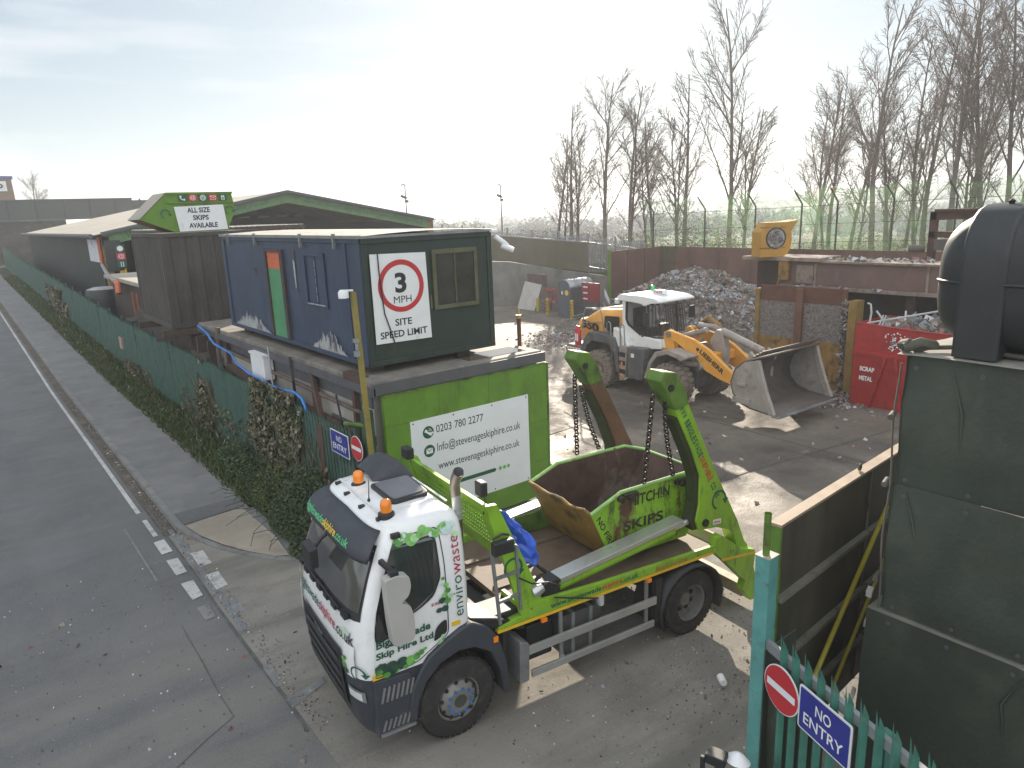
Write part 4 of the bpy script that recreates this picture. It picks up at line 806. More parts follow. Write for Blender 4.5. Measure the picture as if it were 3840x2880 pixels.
def tank_pt(th, v):
    """bulged lozenge lying along -y; th round the section, v along the length"""
    e = lambda q, p: math.copysign(abs(q)**p, q)
    L_ = 2.5; y = 1.24-L_*v; endr = min(1, (v*L_)/.62); k = (1-(1-endr)**2.6)**.42; k2 = min(1, ((1-v)*L_+.01)/.7); k2 = (1-(1-k2)**2.4)**.5
    q = k*k2; return Vector((.62*e(math.cos(th),.62)*(.35+.65*q), y, .66+.65*e(math.sin(th),.62)*(.30+.70*q)))
MB().grid(48, 44, lambda i, j: tank_pt(2*math.pi*i, j**1.3)).build('body', M['tank'], OT, smooth=50)
mb = MB()
for y0, y1 in ((.95,.58),(-.22,-.60)):
    P = []
    for k in range(15):
        a = R(180-180*k/14); P.append((.63*math.copysign(abs(math.cos(a))**.62, math.cos(a)), .66+.68*math.sin(a)**.62 if math.sin(a) > 0 else .66))
    P = [(-.645,0)]+[(x*1.022, z) for x, z in P]+[(.645,0)]
    n = len(P); vs = []
    for y in (y0, y1): vs += [(x, y, z) for x, z in P]
    mb.add(vs, [(i, i+1, n+i+1, n+i) for i in range(n-1)]+[tuple(range(n)), tuple(range(2*n-1,n-1,-1))])
mb.build('rib', M['tank'], OT, smooth=35, bevel=.03)
mb = MB(); 
for k in range(40): pass
mb.tube([tank_pt(math.pi+.0, (j/30)**1.3)+Vector((-.008,0,0)) for j in range(1, 30)], .016, 6); mb.build('moulding_seam', M['tank'], OT, smooth=60)
MB().lathe([(0,0),(.02,0),(.03,.03),(0,.05)], (-.2,.75,1.33), (0,0,1), 10).build('fitting', M['black'], OT)
# far gatepost, yellow camera pole
FG = thing('gatepost', 'dark green gatepost with a green arm between the palisade and the hoarding', 'post', (5.55,11.45,0))
MB().box(-.09,.09,-.09,.09,0,2.75).build('column', mat('post_green', (.03,.07,.045), .6, var=.25), FG, bevel=.006); MB().tube([(-.05,-.02,2.48),(-.10,.75,2.36)], .045, 10).build('arm', M['limegrime'], FG)
YP = thing('camera_pole', 'tall yellow box section pole with a camera on top in front of the site cabin', 'pole', (5.55,11.30,0))
MB().bar((.0,0,0),(-.13,0,4.93),.082,.082,(0,1,0)).build('column', mat('faded_yellow', (.26,.205,.05), .6, var=.2, layers=(((.16,.13,.08),3,.55,.2),)), YP)
MB().lathe([(0,0),(.09,0),(.09,.10),(.06,.14),(0,.14)], (-.30,.02,4.84), (0,0,1), 16).bar((-.13,0,4.96),(-.34,.03,4.97),.05,.03).build('camera', M['signwhite'], YP, smooth=40)
MB().box(-.20,-.12,-.06,.03,4.05,4.12).box(-.2,-.12,-.05,.03,3.8,3.9).lathe([(0,0),(.03,0),(.03,.12),(0,.12)], (-.16,-.03,3.92), (0,0,1), 10).build('fixing', M['palegrey'], YP)
hs = MB().tube([(5.6,22.3,3.2),(5.55,21.3,3.10),(5.45,20.3,2.91),(5.42,18.8,2.85),(5.40,18.3,2.65),(5.42,17.5,2.52),(5.42,16.7,2.50),(5.42,16,2.46),(5.42,15.2,2.5),(5.42,14.6,2.56),(5.42,14.2,2.49),(5.44,14.0,2.2),(5.5,13.9,1.7)], .028, 8)
tag(hs.build('hose', M['hose'], None, smooth=60), 'bright blue hose draped along the top of the palisade fence', 'hose')
# ================================================================ THE YARD
# retaining wall and the boundary fence above it
RW = thing('retaining_wall', 'stained concrete retaining wall along the back of the yard', 'wall', (0,0,0))
wpts = [(25.8,43.2,3.0),(30.4,38.75,2.75),(33.0,36.6,2.1),(35.5,34.4,1.55),(36.2,32.0,1.5),(36.0,30.6,1.5)]
mb = MB()
for a, b in zip(wpts, wpts[1:]):
    d = Vector((b[0]-a[0], b[1]-a[1],0)).normalized(); n = Vector((-d.y,d.x,0))*.3
    if n.dot(Vector((1,1,0))) < 0: n = -n
    A = Vector((a[0],a[1],0)); B = Vector((b[0],b[1],0)); vs = []
    for z0, z1 in ((-.5,-.5),(a[2],b[2])): vs += [(A.x,A.y,z0),(B.x,B.y,z1),(B.x+n.x,B.y+n.y,z1),(A.x+n.x,A.y+n.y,z0)]
    mb.add(vs, [(0,1,5,4),(1,2,6,5),(2,3,7,6),(3,0,4,7),(4,5,6,7)])
mb.build('wall', M['concrete'], RW)
fpts = [(37.2,63.0,2.9),(34.2,45.2,2.6),(33.2,40.0,2.0),(34.6,35.9,1.75),(35.6,32.6,1.6),(36.0,30.9,1.5)]
fpts = [(33.5,64.0,3.0),(34.6,44.2,2.2),(34.9,35.6,1.8),(35.6,31.2,1.35)]
GF = thing('palisade_fence', 'grey galvanised palisade fence with dull brown sheets along the back of the yard', 'fence', (0,0,0))
rails = MB(); sheets_ = MB(); posts = MB(); first = None; i = 0
for a, b in zip(fpts, fpts[1:]):
    A = Vector(a); B = Vector(b); d = B-A; n = max(1, round(d.length/2.75))
    for k in range(n):
        p = A.lerp(B, k/n); q = A.lerp(B, (k+1)/n); u = (q-p); L_ = math.hypot(u.x,u.y)
        if first is None: o = first = pale_bay(18, 1/18, 2.4, wd=.032, dep=.03).build('pale_panel', M['palegrey'], GF, fix=False)
        else: o = first.copy(); C.objects.link(o)
        o.location = p; o.scale = (1, L_, 1); o.rotation_euler = (0,0,math.atan2(u.y,u.x)-math.pi/2)
        posts.bar(p, p+Vector((0,0,2.7)), .1, .1, (0,1,0)); rails.bar(p+Vector((-.03,-.03,2.05)), q+Vector((-.03,-.03,2.05)), .04, .08).bar(p+Vector((0,0,.4)), q+Vector((0,0,.4)), .05, .05)
        if not (p.y < 37.5): sheets_.add([p+Vector((-.05,-.05,.05)), q+Vector((-.05,-.05,.05)), q+Vector((-.05,-.05,2.0)), p+Vector((-.05,-.05,2.0))], [(0,1,2,3)])
posts.build('post', M['palegrey'], GF); rails.build('rail', M['palegrey'], GF); sheets_.build('backing_sheet', mat('khaki_sheet', (.13,.115,.075), .7, var=.15, vs=.5), GF, fix=False)
# grey cabinet, red signs, boards, bollards
KI = thing('steel_cabinet', 'grey steel cabinet with a barrel roof and a round yellow sticker in the yard', 'cabinet', (29.1,31.3,-.3))
P = [(0,0),(1.05,0)]+[(.525+.525*math.cos(R(a)), 1.78+.48*math.sin(R(a))) for a in range(0, 181, 15)]
mb = MB(); mb.prism(P, 'x', 0, .08); mb.build('front', mat('cabinet_grey', (.12,.13,.15), .5, var=.12), KI, smooth=30, bevel=.02)
MB().grid(12, 4, lambda i, j: Vector((-.03+2.0*j, .525+.56*math.cos(R(180*i)), 1.78+.51*math.sin(R(180*i))))).build('roof', M['palegrey'], KI, smooth=60, solid=.03)
mb = MB()
for k in range(4): mb.tube([(.5+.45*k, .525+.58*math.cos(R(a)), 1.78+.53*math.sin(R(a))) for a in range(0,181,20)], .02, 6)
mb.build('rib', M['palegrey'], KI); MB().box(.05,1.95,-.0,1.05,0,1.78).build('body', M['greyband'], KI)
MB().disc((-.015,.28,1.52),(-1,0,0),.16,20).build('sticker', M['tyel'], KI, fix=False); MB().box(-.02,-.01,.62,.74,1.4,1.6).build('label', M['signwhite'], KI)
lettering([('CAR', M['ink'])], plane_fn((-.025,.36,1.52),(0,-1,0),(0,0,1)), .16,.05, KI); 
SBd = thing('arrow_board', 'dark red board with three white arrows pointing left beside the grey cabinet', 'sign', (29.9,29.6,-.3))
MB().box(-.03,.03,0,1.5,1.0,2.12).build('panel', mat('dark_red_board', (.25,.03,.035), .5, var=.15), SBd); MB().box(-.02,.1,.05,1.4,.0,1.0).build('base', M['greyband'], SBd)
mb = MB()
for z in (1.15,1.5,1.85): mb.add([(-.035,1.42,z),(-.035,1.22,z+.07),(-.035,1.22,z+.03),(-.035,.98,z+.05),(-.035,.98,z-.05),(-.035,1.22,z-.03),(-.035,1.22,z-.07)], [tuple(range(7))])
mb.build('arrow', M['twhite'], SBd, fix=False)
for (bx,by,hh,lab) in ((29.96,35.32,.85,'short faded yellow bollard nearest the leaning pale board'),(29.2,33.49,1.0,'yellow bollard with red hazard stripes left of the grey cabinet'),(29.0,31.05,1.1,'yellow bollard with red hazard stripes right against the grey cabinet')):
    b = MB().lathe([(0,0),(.11,0),(.11,hh),(.07,hh+.04),(0,hh+.04)], (bx,by,-.3), (0,0,1), 14).build('bollard', mat('bollard_yellow', (.42,.34,.05), .6, var=.2), None, smooth=40); tag(b, lab, 'bollard', 'bollards by the grey cabinet')
    if hh > .9:
        mb = MB()
        for k in range(4): mb.obox((bx-.11,by-.04,-.3+.25+.2*k),(0,1,.6),.07,(1,0,0),.012,(0,-.6,1),.035)
        mb.build('stripe', M['signred'], b)
tag(MB().add([(29.9,37.4,-.3),(29.9,35.6,-.3),(30.5,35.5,1.35),(30.5,37.2,1.5)], [(0,1,2,3)]).build('board', M['ply'], None, solid=.04), 'large pale board leaning at the foot of the retaining wall', 'board')
tag(MB().box(30.7,30.9,35.4,37.2,1.2,2.0).build('timber_sheet', mat('brown_sheet', (.12,.08,.07), .8), None), 'brown sheet of timber standing behind the pale board', 'board')
AF = thing('barrier_frame', 'jumble of red and white barrier frames stacked left of the grey cabinet', 'barrier', (30.3,33.2,-.3))
mb = MB()
for k in range(3): 
    o = .22*k; mb.bar((o,.1,1.5),(o,2.0,1.35),.06,.14).bar((o,.0,.75),(o,2.0,.6),.06,.12).bar((o,.25,0),(o,.55,1.5),.06,.06).bar((o,1.7,0),(o,1.5,1.4),.06,.06).bar((o,.3,1.4),(o,1.6,.6),.04,.05)
mb.build('frame', mat('barrier_red', (.32,.09,.075), .6, var=.35, vs=3, layers=(((.5,.48,.44),1.8,.56,.06),)), AF)
dish = MB().grid(14, 4, lambda i, j: Vector((29.6+.25*j-.1*i, 28.9-1.1*i+.12*math.sin(j*3), .75-.9*i+.9*(1-i)*math.sin(math.pi*(j*.8+.1))*.9)))
tag(dish.build('light_panel', M['palegrey'], None, smooth=50, solid=.05), 'pale curved metal panel propped up behind the loader', 'panel')
tag(MB().grid(8,8, lambda i, j: Vector((30+1.2*i, 29.4-1.2*j, -.3+.5*math.sin(math.pi*i)*math.sin(math.pi*j)+.2*mnoise.noise(Vector((i*5,j*5,1)))))).build('sheeting_heap', M['ply'], None), 'pale heap of crumpled sheeting behind the loader', 'heap')
bn = thing('tap_stand', 'brown standpipe with a brass tap at the corner of the lower cabin roof', 'standpipe', (10.1,12.6,3.0))
tag(bn); MB().tube([(0,0,-3.0),(0,0,.78)], .05, 10).build('pipe', M['rust'], bn, smooth=40); MB().box(-.06,.06,-.04,.04,.78,.86).lathe([(0,0),(.04,.02),(.03,.16),(0,.18)], (0,0,.86), (0,0,1), 10).build('tap', mat('brass', (.5,.38,.2), .4, metal=.8), bn)
MB().box(-.55,.25,-.15,.15,.0,.06).build('ledge', M['rust'], bn)
# rust walls, push wall, bin
RU = thing('rust_wall', 'tall rust red steel plate wall behind the waste pile', 'wall', (0,0,0))
MB().add([(32.05,30.8,-.3),(36.0,30.0,-.3),(36.0,30.0,3.6),(32.05,30.8,3.52)], [(0,1,2,3)]).add([(36.0,30.0,-.3),(36.8,22.0,-.3),(36.8,22.0,3.55),(36.0,30.0,3.6)], [(0,1,2,3)]).add([(36.8,22.0,-.3),(37.4,6,-.3),(37.4,6,3.5),(36.8,22,3.55)], [(0,1,2,3)]).build('plate', M['rustwall'], RU, fix=False, solid=.08)
mb = MB()
for t in (.33,.66): 
    p = Vector((32.05,30.8,0)).lerp(Vector((36,30,0)), t); mb.bar((p.x-.05,p.y-.06,-.3),(p.x-.05,p.y-.06,3.5),.12,.1,(0,1,0))
for t in (.02,.25,.5,.75,1): p = Vector((36,30,0)).lerp(Vector((36.8,22,0)), t); mb.bar((p.x-.08,p.y,-.3),(p.x-.08,p.y,3.5),.03,.1,(0,1,0))
mb.build('stiffener', M['rustwall'], RU); MB().box(31.9,32.05,30.72,30.9,-.3,3.6).build('end_post', mat('mossy_post', (.12,.20,.03), .6, var=.2), RU)
PWL = thing('push_wall', 'steel push wall with a rust top, grey debris band and worn yellow paint below', 'wall', (23.4,11.4,-.28))
MB().box(0,.12,.25,3.45,2.93,3.48).build('rust_band', mat('push_rust', (.105,.042,.028), .75, var=.2), PWL); MB().box(.01,.12,.25,3.45,1.62,2.93).build('debris_band', mat('debris_grey', (.17,.155,.15), .95, var=.28, vs=5, layers=(((.07,.06,.055),14,.52,.1),((.42,.42,.45),11,.66,.06),((.25,.12,.1),7,.70,.05)), bump=.4, bs=25), PWL)
MB().box(0,.12,.25,3.45,0,1.62).build('yellow_plate', M['yellowrust'], PWL)
mb = MB(); mb.box(-.12,0,1.74,2.0,1.0,3.45).box(-.10,.02,.22,.32,2.4,3.45); mb.build('stanchion', M['rust'], PWL)
MB().box(-.1,.15,3.45,3.6,0,3.35).box(-.2,.3,-.22,.05,0,3.15).box(-.02,.2,.05,.25,0,3.1).build('end_post', mat('post_ochre', (.22,.14,.035), .7, var=.25), PWL)
mb = MB(); rg = random.Random(8)
for k in range(150):
    z = rg.uniform(.1,3.1); y = .18+rg.gauss(0,.06); x = -.06-rg.random()*.12; a = Vector((rg.uniform(-1,1),rg.uniform(-1,1),rg.uniform(-2,1))).normalized(); mb.mi = rg.choice((0,0,1,2)); mb.obox((x,y,z), a, rg.uniform(.04,.14), a.orthogonal(), rg.uniform(.02,.06), a.cross(a.orthogonal()), .008)
mb.build('caught_debris', [mat('scrap_grey', (.25,.24,.24), .8), mat('scrap_dark', (.06,.055,.05), .8), mat('scrap_tan', (.33,.26,.19), .8)], PWL)
BI = thing('scrap_bin', 'red roll-off bin lettered SCRAP METAL full of scrap beside the push wall', 'skip', (22.15,10.65,-.3))
mb = MB(); nL = 24
for (z0, z1) in ((0,1.74),):
    mb.add([(0,0,z0),(0,-6,z0),(0,-6,z1),(0,0,z1)], [(0,1,2,3)])
mb.grid(nL, 1, lambda i, j: Vector((.02, -.02-5.96*i, 1.74+(.93-.10*math.sin(min(1,i*2.2)*1.57))*j)))
mb.add([(0,0,0),(2.4,0,0),(2.4,0,2.62),(0.02,0,2.66)], [(0,1,2,3)]).add([(2.4,0,0),(2.4,-6,0),(2.4,-6,2.6),(2.4,0,2.6)], [(0,1,2,3)]).add([(0,-6,0),(2.4,-6,0),(2.4,-6,2.6),(0,-6,2.6)], [(0,1,2,3)])
mb.build('wall', M['red'], BI, fix=False, solid=.03)
mb = MB(); mb.box(-.07,.02,-6,.03,1.66,1.78).tube([(.02,-.02-5.96*i/24, 2.66-.10*math.sin(min(1,i/24*2.2)*1.57)) for i in range(25)], .035, 6)
for yb in (-1.45,-2.05,-3.6,-4.2): pass
for a, b in (((-1.02,1.66),(-.62,.0)),((-1.32,1.66),(-1.62,.0)),((-3.0,1.66),(-2.6,0)),((-3.4,1.66),(-3.7,0))): mb.bar((-.05,a[0],a[1]),(-.12,b[0],b[1]),.08,.14,(1,0,0))
mb.box(-.1,.02,-.72,-.58,-.02,.1); mb.build('stiffener', M['red'], BI)
MB().lathe([(0,0),(.09,0),(.09,.3),(0,.3)], (.15,-.72,.02), (0,1,0), 14).build('roller', M['black'], BI)
lettering([('SCRAP', M['twhite'])], plane_fn((-.035,-.24,1.16),(0,-1,-.03),(0,0,1)), .46,.15, BI, bold=.05); lettering([('METAL', M['twhite'])], plane_fn((-.035,-.24,.86),(0,-1,-.03),(0,0,1)), .42,.15, BI, bold=.05)
mb = MB(); rg = random.Random(4)
for k in range(40): mb.add([(-.0,-1.28+rg.gauss(0,.13),2.12+rg.gauss(0,.13))+() for _ in range(1)]*0, [])
for k in range(60):
    y, z = -1.25+rg.gauss(0,.13), 2.14+rg.gauss(0,.14); s = rg.uniform(.012,.03); mb.add([(-.02,y-s,z-s),(-.02,y+s,z-s*.6),(-.02,y+s*.7,z+s),(-.02,y-s*.8,z+s*.7)], [(0,1,2,3)])
mb.build('splashed_paint', M['twhite'], BI, fix=False)
def flakes(mb, n, rg, pos, smin, smax, nm, thin=.006, pick=None):
    for k in range(n):
        p = pos(rg); a = Vector((rg.gauss(0,1),rg.gauss(0,1),rg.gauss(0,.7))).normalized(); b = a.orthogonal().normalized(); b.rotate(Matrix.Rotation(rg.uniform(0,6.28),3,a)) if False else None
        s = rg.uniform(smin,smax); t = s*rg.uniform(.3,1); mb.mi = pick(rg, p) if pick else rg.randrange(nm); q = a.cross(b)
        c = Vector(p); mb.add([c-a*s-b*t*rg.uniform(.5,1), c+a*s*rg.uniform(.6,1)-b*t, c+a*s+b*t*rg.uniform(.5,1)+q*s*rg.uniform(-.4,.4), c-a*s*rg.uniform(.5,1)+b*t+q*s*rg.uniform(-.3,.3)], [(0,1,2,3)])
WM = [mat('waste_grey', (.26,.25,.25), .85, var=.3), mat('waste_brown', (.13,.10,.085), .9, var=.3), mat('waste_tan', (.28,.22,.17), .9, var=.3), mat('waste_dark', (.06,.055,.05), .9, var=.3), mat('waste_white', (.48,.48,.49), .7, var=.15), mat('waste_blue', (.24,.26,.29), .7, var=.2), mat('waste_earth', (.18,.15,.13), .95, var=.3), mat('waste_red', (.25,.12,.1), .8, var=.2)]
mb = MB(); rg = random.Random(21); flakes(mb, 500, rg, lambda r: (r.uniform(.2,2.2), -r.uniform(.2,5.6), 2.25+r.uniform(0,.5)*math.exp(-((r.random()-.5)*2)**2)), .05, .32, 8)
for k in range(14): mb.mi = rg.choice((4,4,5,2)); y = -rg.uniform(.5,4.5); x = rg.uniform(.3,2); d = Vector((rg.uniform(-.5,.5),rg.uniform(-1,1),rg.uniform(.2,1))); mb.bar((x,y,2.3), Vector((x,y,2.3))+d*.8, .05,.05)
mb.mi = 4; mb.tube([(.1,-.35,2.5),(.1,-.4,3.0),(.12,-.35,3.25),(.12,-.25,3.28)], .03, 6).tube([(.1,-.6,2.4),(.14,-.75,2.95)], .025, 6).tube([(.1,-.68,2.4),(.14,-.83,2.95)], .02, 6).tube([(.1,-.3,2.66),(.5,-2,3.1),(.9,-3.5,3.55)], .03, 6)
sl2 = mb.build('scrap_metal', WM, None, fix=False); sl2.location = (22.15,10.65,-.3); tag(sl2, 'tangled pale scrap heaped inside the red bin', 'scrap', kind='stuff')
# screening machine
SM = thing('screening_machine', 'dusty brown waste screening machine with a long box beam and a yellow fan housing', 'machine', (24.6,9.4,0))
MB().box(0,1.1,-6,5.45,3.12,3.98).build('box_beam', mat('beam_mauve', (.15,.092,.082), .7, var=.15, vs=.8, layers=(((.2,.15,.13),2,.56,.3,(1,1,.4)),)), SM, bevel=.02)
mb = MB(); mb.box(-.25,1.3,3.8,6.95,4.0,4.13).box(-.12,1.2,-6,3.8,3.96,4.03).box(-.14,1.1,-6,5.4,3.0,3.12)
for y in (-4.5,-2.1,.2,4.0): mb.box(-.04,.0,y,y+.08,3.12,3.96)
mb.box(-.06,0,4.1,4.75,3.2,3.85); mb.build('beam_flange', mat('dusty_flange', (.24,.19,.155), .85, var=.25, layers=(((.12,.09,.075),3,.52,.2),)), SM)
MB().box(1.2,1.3,-6,6.5,-.3,3.1).box(.2,1.2,-1,5,-.3,.6).box(.1,.4,.6,.9,-.3,3.0).box(.1,.4,-3,-2.7,-.3,3.0).box(.3,2.2,5.4,6.6,-.3,3.9).build('hopper', mat('hopper_dark', (.045,.03,.025), .85, var=.3), SM)
mb = MB(); flakes(mb, 220, random.Random(2), lambda r: (r.uniform(-.1,1), r.uniform(-3,4.6), 4.05+r.random()*.06), .03,.12,8); flakes(mb, 80, random.Random(6), lambda r: (r.uniform(-.2,.2), r.uniform(1.5,5), 3.10), .03,.12,8)
mb.build('dust_litter', WM, SM, fix=False)
mb = MB(); V = []
cx, cz = .0, 4.93; P = []
for k in range(19):
    a = R(-120+300*k/18); rr_ = .52+.14*k/18; P.append((cx+rr_*math.cos(a), cz+rr_*math.sin(a)))
fan = []
P = [(-.56,4.14),(.36,4.14),(.52,4.25),(.62,4.45),(.66,4.72),(.63,4.98),(.52,5.22),(.44,5.40),(-.34,5.40),(-.56,5.05)]
fb = thing('tmp', None, None)
bpy.data.objects.remove(fb)
U1 = Vector((.86,-.51,0)); N1 = Vector((-.51,-.86,0)); c0 = Vector((-.1,5.85,0))
def W3(u, z, n): return c0+U1*u+N1*n+Vector((0,0,z))
nP = len(P); vs = [W3(u,z,.36) for u,z in P]+[W3(u,z,-.36) for u,z in P]
mb.add(vs, [tuple(range(nP)), tuple(range(2*nP-1,nP-1,-1))]+[(i,(i+1)%nP,nP+(i+1)%nP,nP+i) for i in range(nP)])
mb.add([W3(.44,5.40,.36),W3(.44,5.40,-.36),W3(.88,5.46,-.36),W3(.88,5.46,.36),W3(.60,5.02,.36),W3(.6,5.02,-.36)], [(0,1,2,3),(0,3,4),(1,5,2),(3,2,5,4)])
fan = mb.build('fan_housing', mat('fan_yellow', (.42,.22,.025), .55, var=.15, layers=(((.15,.11,.08),2.5,.56,.2),)), SM)
MB().add([W3(.02+.40*math.cos(k*.2618), 4.82+.40*math.sin(k*.2618), .372) for k in range(24)], [tuple(range(24))]).build('intake_rim', M['black'], fan, fix=False)
mb = MB(); rg = random.Random(5); mb.add([W3(.02+.34*math.cos(k*.2618), 4.82+.34*math.sin(k*.2618), .38) for k in range(24)], [tuple(range(24))]); mb.mi = 0
flakes(mb, 120, rg, lambda r: W3(.02+r.gauss(0,.13), 4.82+r.gauss(0,.13), .39), .02,.06,8); mb.build('clogged_mesh', WM, fan, fix=False)
mb = MB(); 
for z in (4.45,5.2): mb.add([W3(-.6,z,.375),W3(.4,z,.375),W3(.4,z+.04,.375),W3(-.6,z+.04,.375)], [(0,1,2,3)])
mb.build('housing_rib', M['yellowrust'], fan, fix=False)
mb = MB(); mb.box(2.1,2.35,1.0,1.2,3.9,5.6).box(2.1,2.3,-1.5,1.2,5.35,5.62).box(2.1,2.3,-1.5,1.2,4.75,4.95).box(2.1,2.3,-.4,-.2,4.1,5.4).box(1.9,2.3,-1.4,1.0,5.62,5.70); mb.build('head_frame', mat('head_rust', (.085,.042,.032), .75, var=.25), SM)
mb = MB(); mb.box(1.6,2.6,-1.6,.8,4.35,4.7).lathe([(0,0),(.45,0),(.45,1.6),(0,1.6)], (2.0,-1.4,4.45), (0,1,0), 18).lathe([(0,0),(.13,0),(.13,.5),(0,.5)], (1.7,1.1,4.4), (-.3,1,0), 12); mb.build('drive_drum', mat('drum_grey', (.09,.08,.075), .6, var=.2), SM, smooth=40)
mb = MB(); mb.tube([(-.1,5.4,4.0),(-.12,5.35,3.6),(-.02,5.25,3.3)], .05, 6).tube([(-.15,5.2,3.95),(-.2,5.3,3.5),(-.15,5.45,3.05)], .04, 6).prism([(5.0,3.3),(5.4,3.3),(5.4,4.0),(5.0,4.0)], 'x', -.2, .0); mb.build('duct', M['yellowrust'], SM)
# net fence
NF = thing('mesh_fence', 'torn green debris netting on cranked posts along the far side of the yard', 'fence', (0,0,0))
npts = [(35.4,30.9),(36.9,26.5),(38.0,22.5),(38.8,20.0),(39.4,16),(39.9,12),(41,5)]
def npos(t):
    t = t*(len(npts)-1); i = min(int(t), len(npts)-2); f = t-i; return Vector((npts[i][0]+(npts[i+1][0]-npts[i][0])*f, npts[i][1]+(npts[i+1][1]-npts[i][1])*f, 0))
def netm():
    m = bpy.data.materials.new('green_netting'); m.use_nodes = True; n = m.node_tree; N = n.nodes; L = n.links; N.clear()
    tc = N.new('ShaderNodeTexCoord'); t1 = N.new('ShaderNodeTexNoise'); t1.inputs['Scale'].default_value = .45; t1.inputs['Detail'].default_value = 7; L.new(tc.outputs['Object'], t1.inputs[0])
    t2 = N.new('ShaderNodeTexNoise'); t2.inputs['Scale'].default_value = 2.2; t2.inputs['Detail'].default_value = 8; L.new(tc.outputs['Object'], t2.inputs[0])
    r1 = N.new('ShaderNodeMapRange'); r1.inputs[1].default_value = .35; r1.inputs[2].default_value = .68; r1.inputs[3].default_value = .16; r1.inputs[4].default_value = .42; L.new(t1.outputs['Fac'], r1.inputs[0])
    r2 = N.new('ShaderNodeMapRange'); r2.inputs[1].default_value = .60; r2.inputs[2].default_value = .66; L.new(t2.outputs['Fac'], r2.inputs[0])
    mc = N.new('ShaderNodeMix'); mc.data_type = 'RGBA'; mc.inputs[6].default_value = (.20,.36,.17,1); mc.inputs[7].default_value = (.25,.19,.11,1); L.new(r2.outputs[0], mc.inputs[0])
    d = N.new('ShaderNodeBsdfDiffuse'); tl = N.new('ShaderNodeBsdfTranslucent'); L.new(mc.outputs[2], d.inputs[0]); L.new(mc.outputs[2], tl.inputs[0])
    a = N.new('ShaderNodeMixShader'); a.inputs[0].default_value = .6; L.new(d.outputs[0], a.inputs[1]); L.new(tl.outputs[0], a.inputs[2])
    tr = N.new('ShaderNodeBsdfTransparent'); mx = N.new('ShaderNodeMixShader'); L.new(r1.outputs[0], mx.inputs[0]); L.new(tr.outputs[0], mx.inputs[1]); L.new(a.outputs[0], mx.inputs[2])
    o = N.new('ShaderNodeOutputMaterial'); L.new(mx.outputs[0], o.inputs[0]); return m
def ntop(t): return 6.45+.55*t+.12*math.sin(t*31)+.10*mnoise.noise(Vector((t*40,0,0)))
def netpt(i, j):
    p = npos(i); z = 1.8+(ntop(i)-1.8)*j; o = .12*mnoise.noise(Vector((i*60,j*5,1)))+(-.45*smooth01((j-.78)/.22)); return Vector((p.x+o, p.y+o*.2, z))
MB().grid(110, 12, netpt).build('netting', netm(), NF, smooth=80)
mb = MB(); wires = MB()
for k in range(9):
    t = .02+k*.118; p = npos(min(.999,t)); zt = 5.75+.5*t; mb.tube([(p.x-.05,p.y,1.5),(p.x-.05,p.y,zt),(p.x-.5,p.y+.25,zt+.75)], .05, 6)
for z in (2.6,3.6,4.6,5.6): wires.tube([npos(i/40)+Vector((-.08,0,z+.12*i/40*4)) for i in range(41)], .014, 4)
mb.build('cranked_post', mat('post_brown', (.07,.06,.055), .7), NF); wires.build('wire', M['black'], NF)
# waste pile
PC_ = Vector((32.3,24.5,-.3))
def pile_h(x, y):
    dx, dy = x-PC_.x, y-PC_.y; r = math.hypot(dx/5.3, dy/6.2); h = 3.05*max(0, 1-r)**.6 if r < 1 else 0
    h *= 1+.12*mnoise.noise(Vector((x*.6,y*.6,3)))
    return h+.16*mnoise.noise(Vector((x*1.7,y*1.7,0)))*(h > .05)+.10*mnoise.noise(Vector((x*5,y*5,0)))*(h > .05)
mb = MB(); mb.mi = 6; mb.grid(90, 90, lambda i, j: Vector((PC_.x-6+12*i, PC_.y-7+14*j, PC_.z-.05+pile_h(PC_.x-6+12*i, PC_.y-7+14*j))))
rg = random.Random(77)
def ppos(r):
    while True:
        x, y = PC_.x+r.uniform(-5.6,2.5), PC_.y+r.uniform(-6.4,6.4); h = pile_h(x,y)
        if h > .05 or r.random() < .05: return (x, y, PC_.z+h+r.uniform(-.02,.07))
def patchy(r, p):
    q = mnoise.noise(Vector((p[0]*.7,p[1]*.7,p[2]*1.4)))+r.gauss(0,.25)
    return r.choice((0,4,0,5)) if q > .28 else (r.choice((6,1,6,2,3)) if q < -.05 else r.randrange(8))
flakes(mb, 15000, rg, ppos, .012, .07, 8, pick=patchy); flakes(mb, 1500, rg, ppos, .04, .2, 7, pick=patchy)
for k in range(90):
    p = Vector(ppos(rg)); mb.mi = rg.choice((6,1,3,0,2)); a = Vector((rg.gauss(0,1),rg.gauss(0,1),rg.gauss(0,.5))).normalized(); s_ = rg.uniform(.06,.2); mb.obox(p, a, s_, a.orthogonal(), s_*.7, a.cross(a.orthogonal()), s_*rg.uniform(.2,.6))
for k in range(70):
    p = Vector(ppos(rg)); d = Vector((rg.gauss(0,1),rg.gauss(0,1),rg.gauss(0,.4))).normalized(); mb.mi = rg.choice((2,4,1,6)); mb.bar(p-d*.3, p+d*rg.uniform(.2,.7), .04, .06)
tag(mb.build('waste_pile', WM, None, fix=False), 'big grey pile of shredded mixed waste heaped in front of the rust red wall', 'waste pile', kind='stuff')
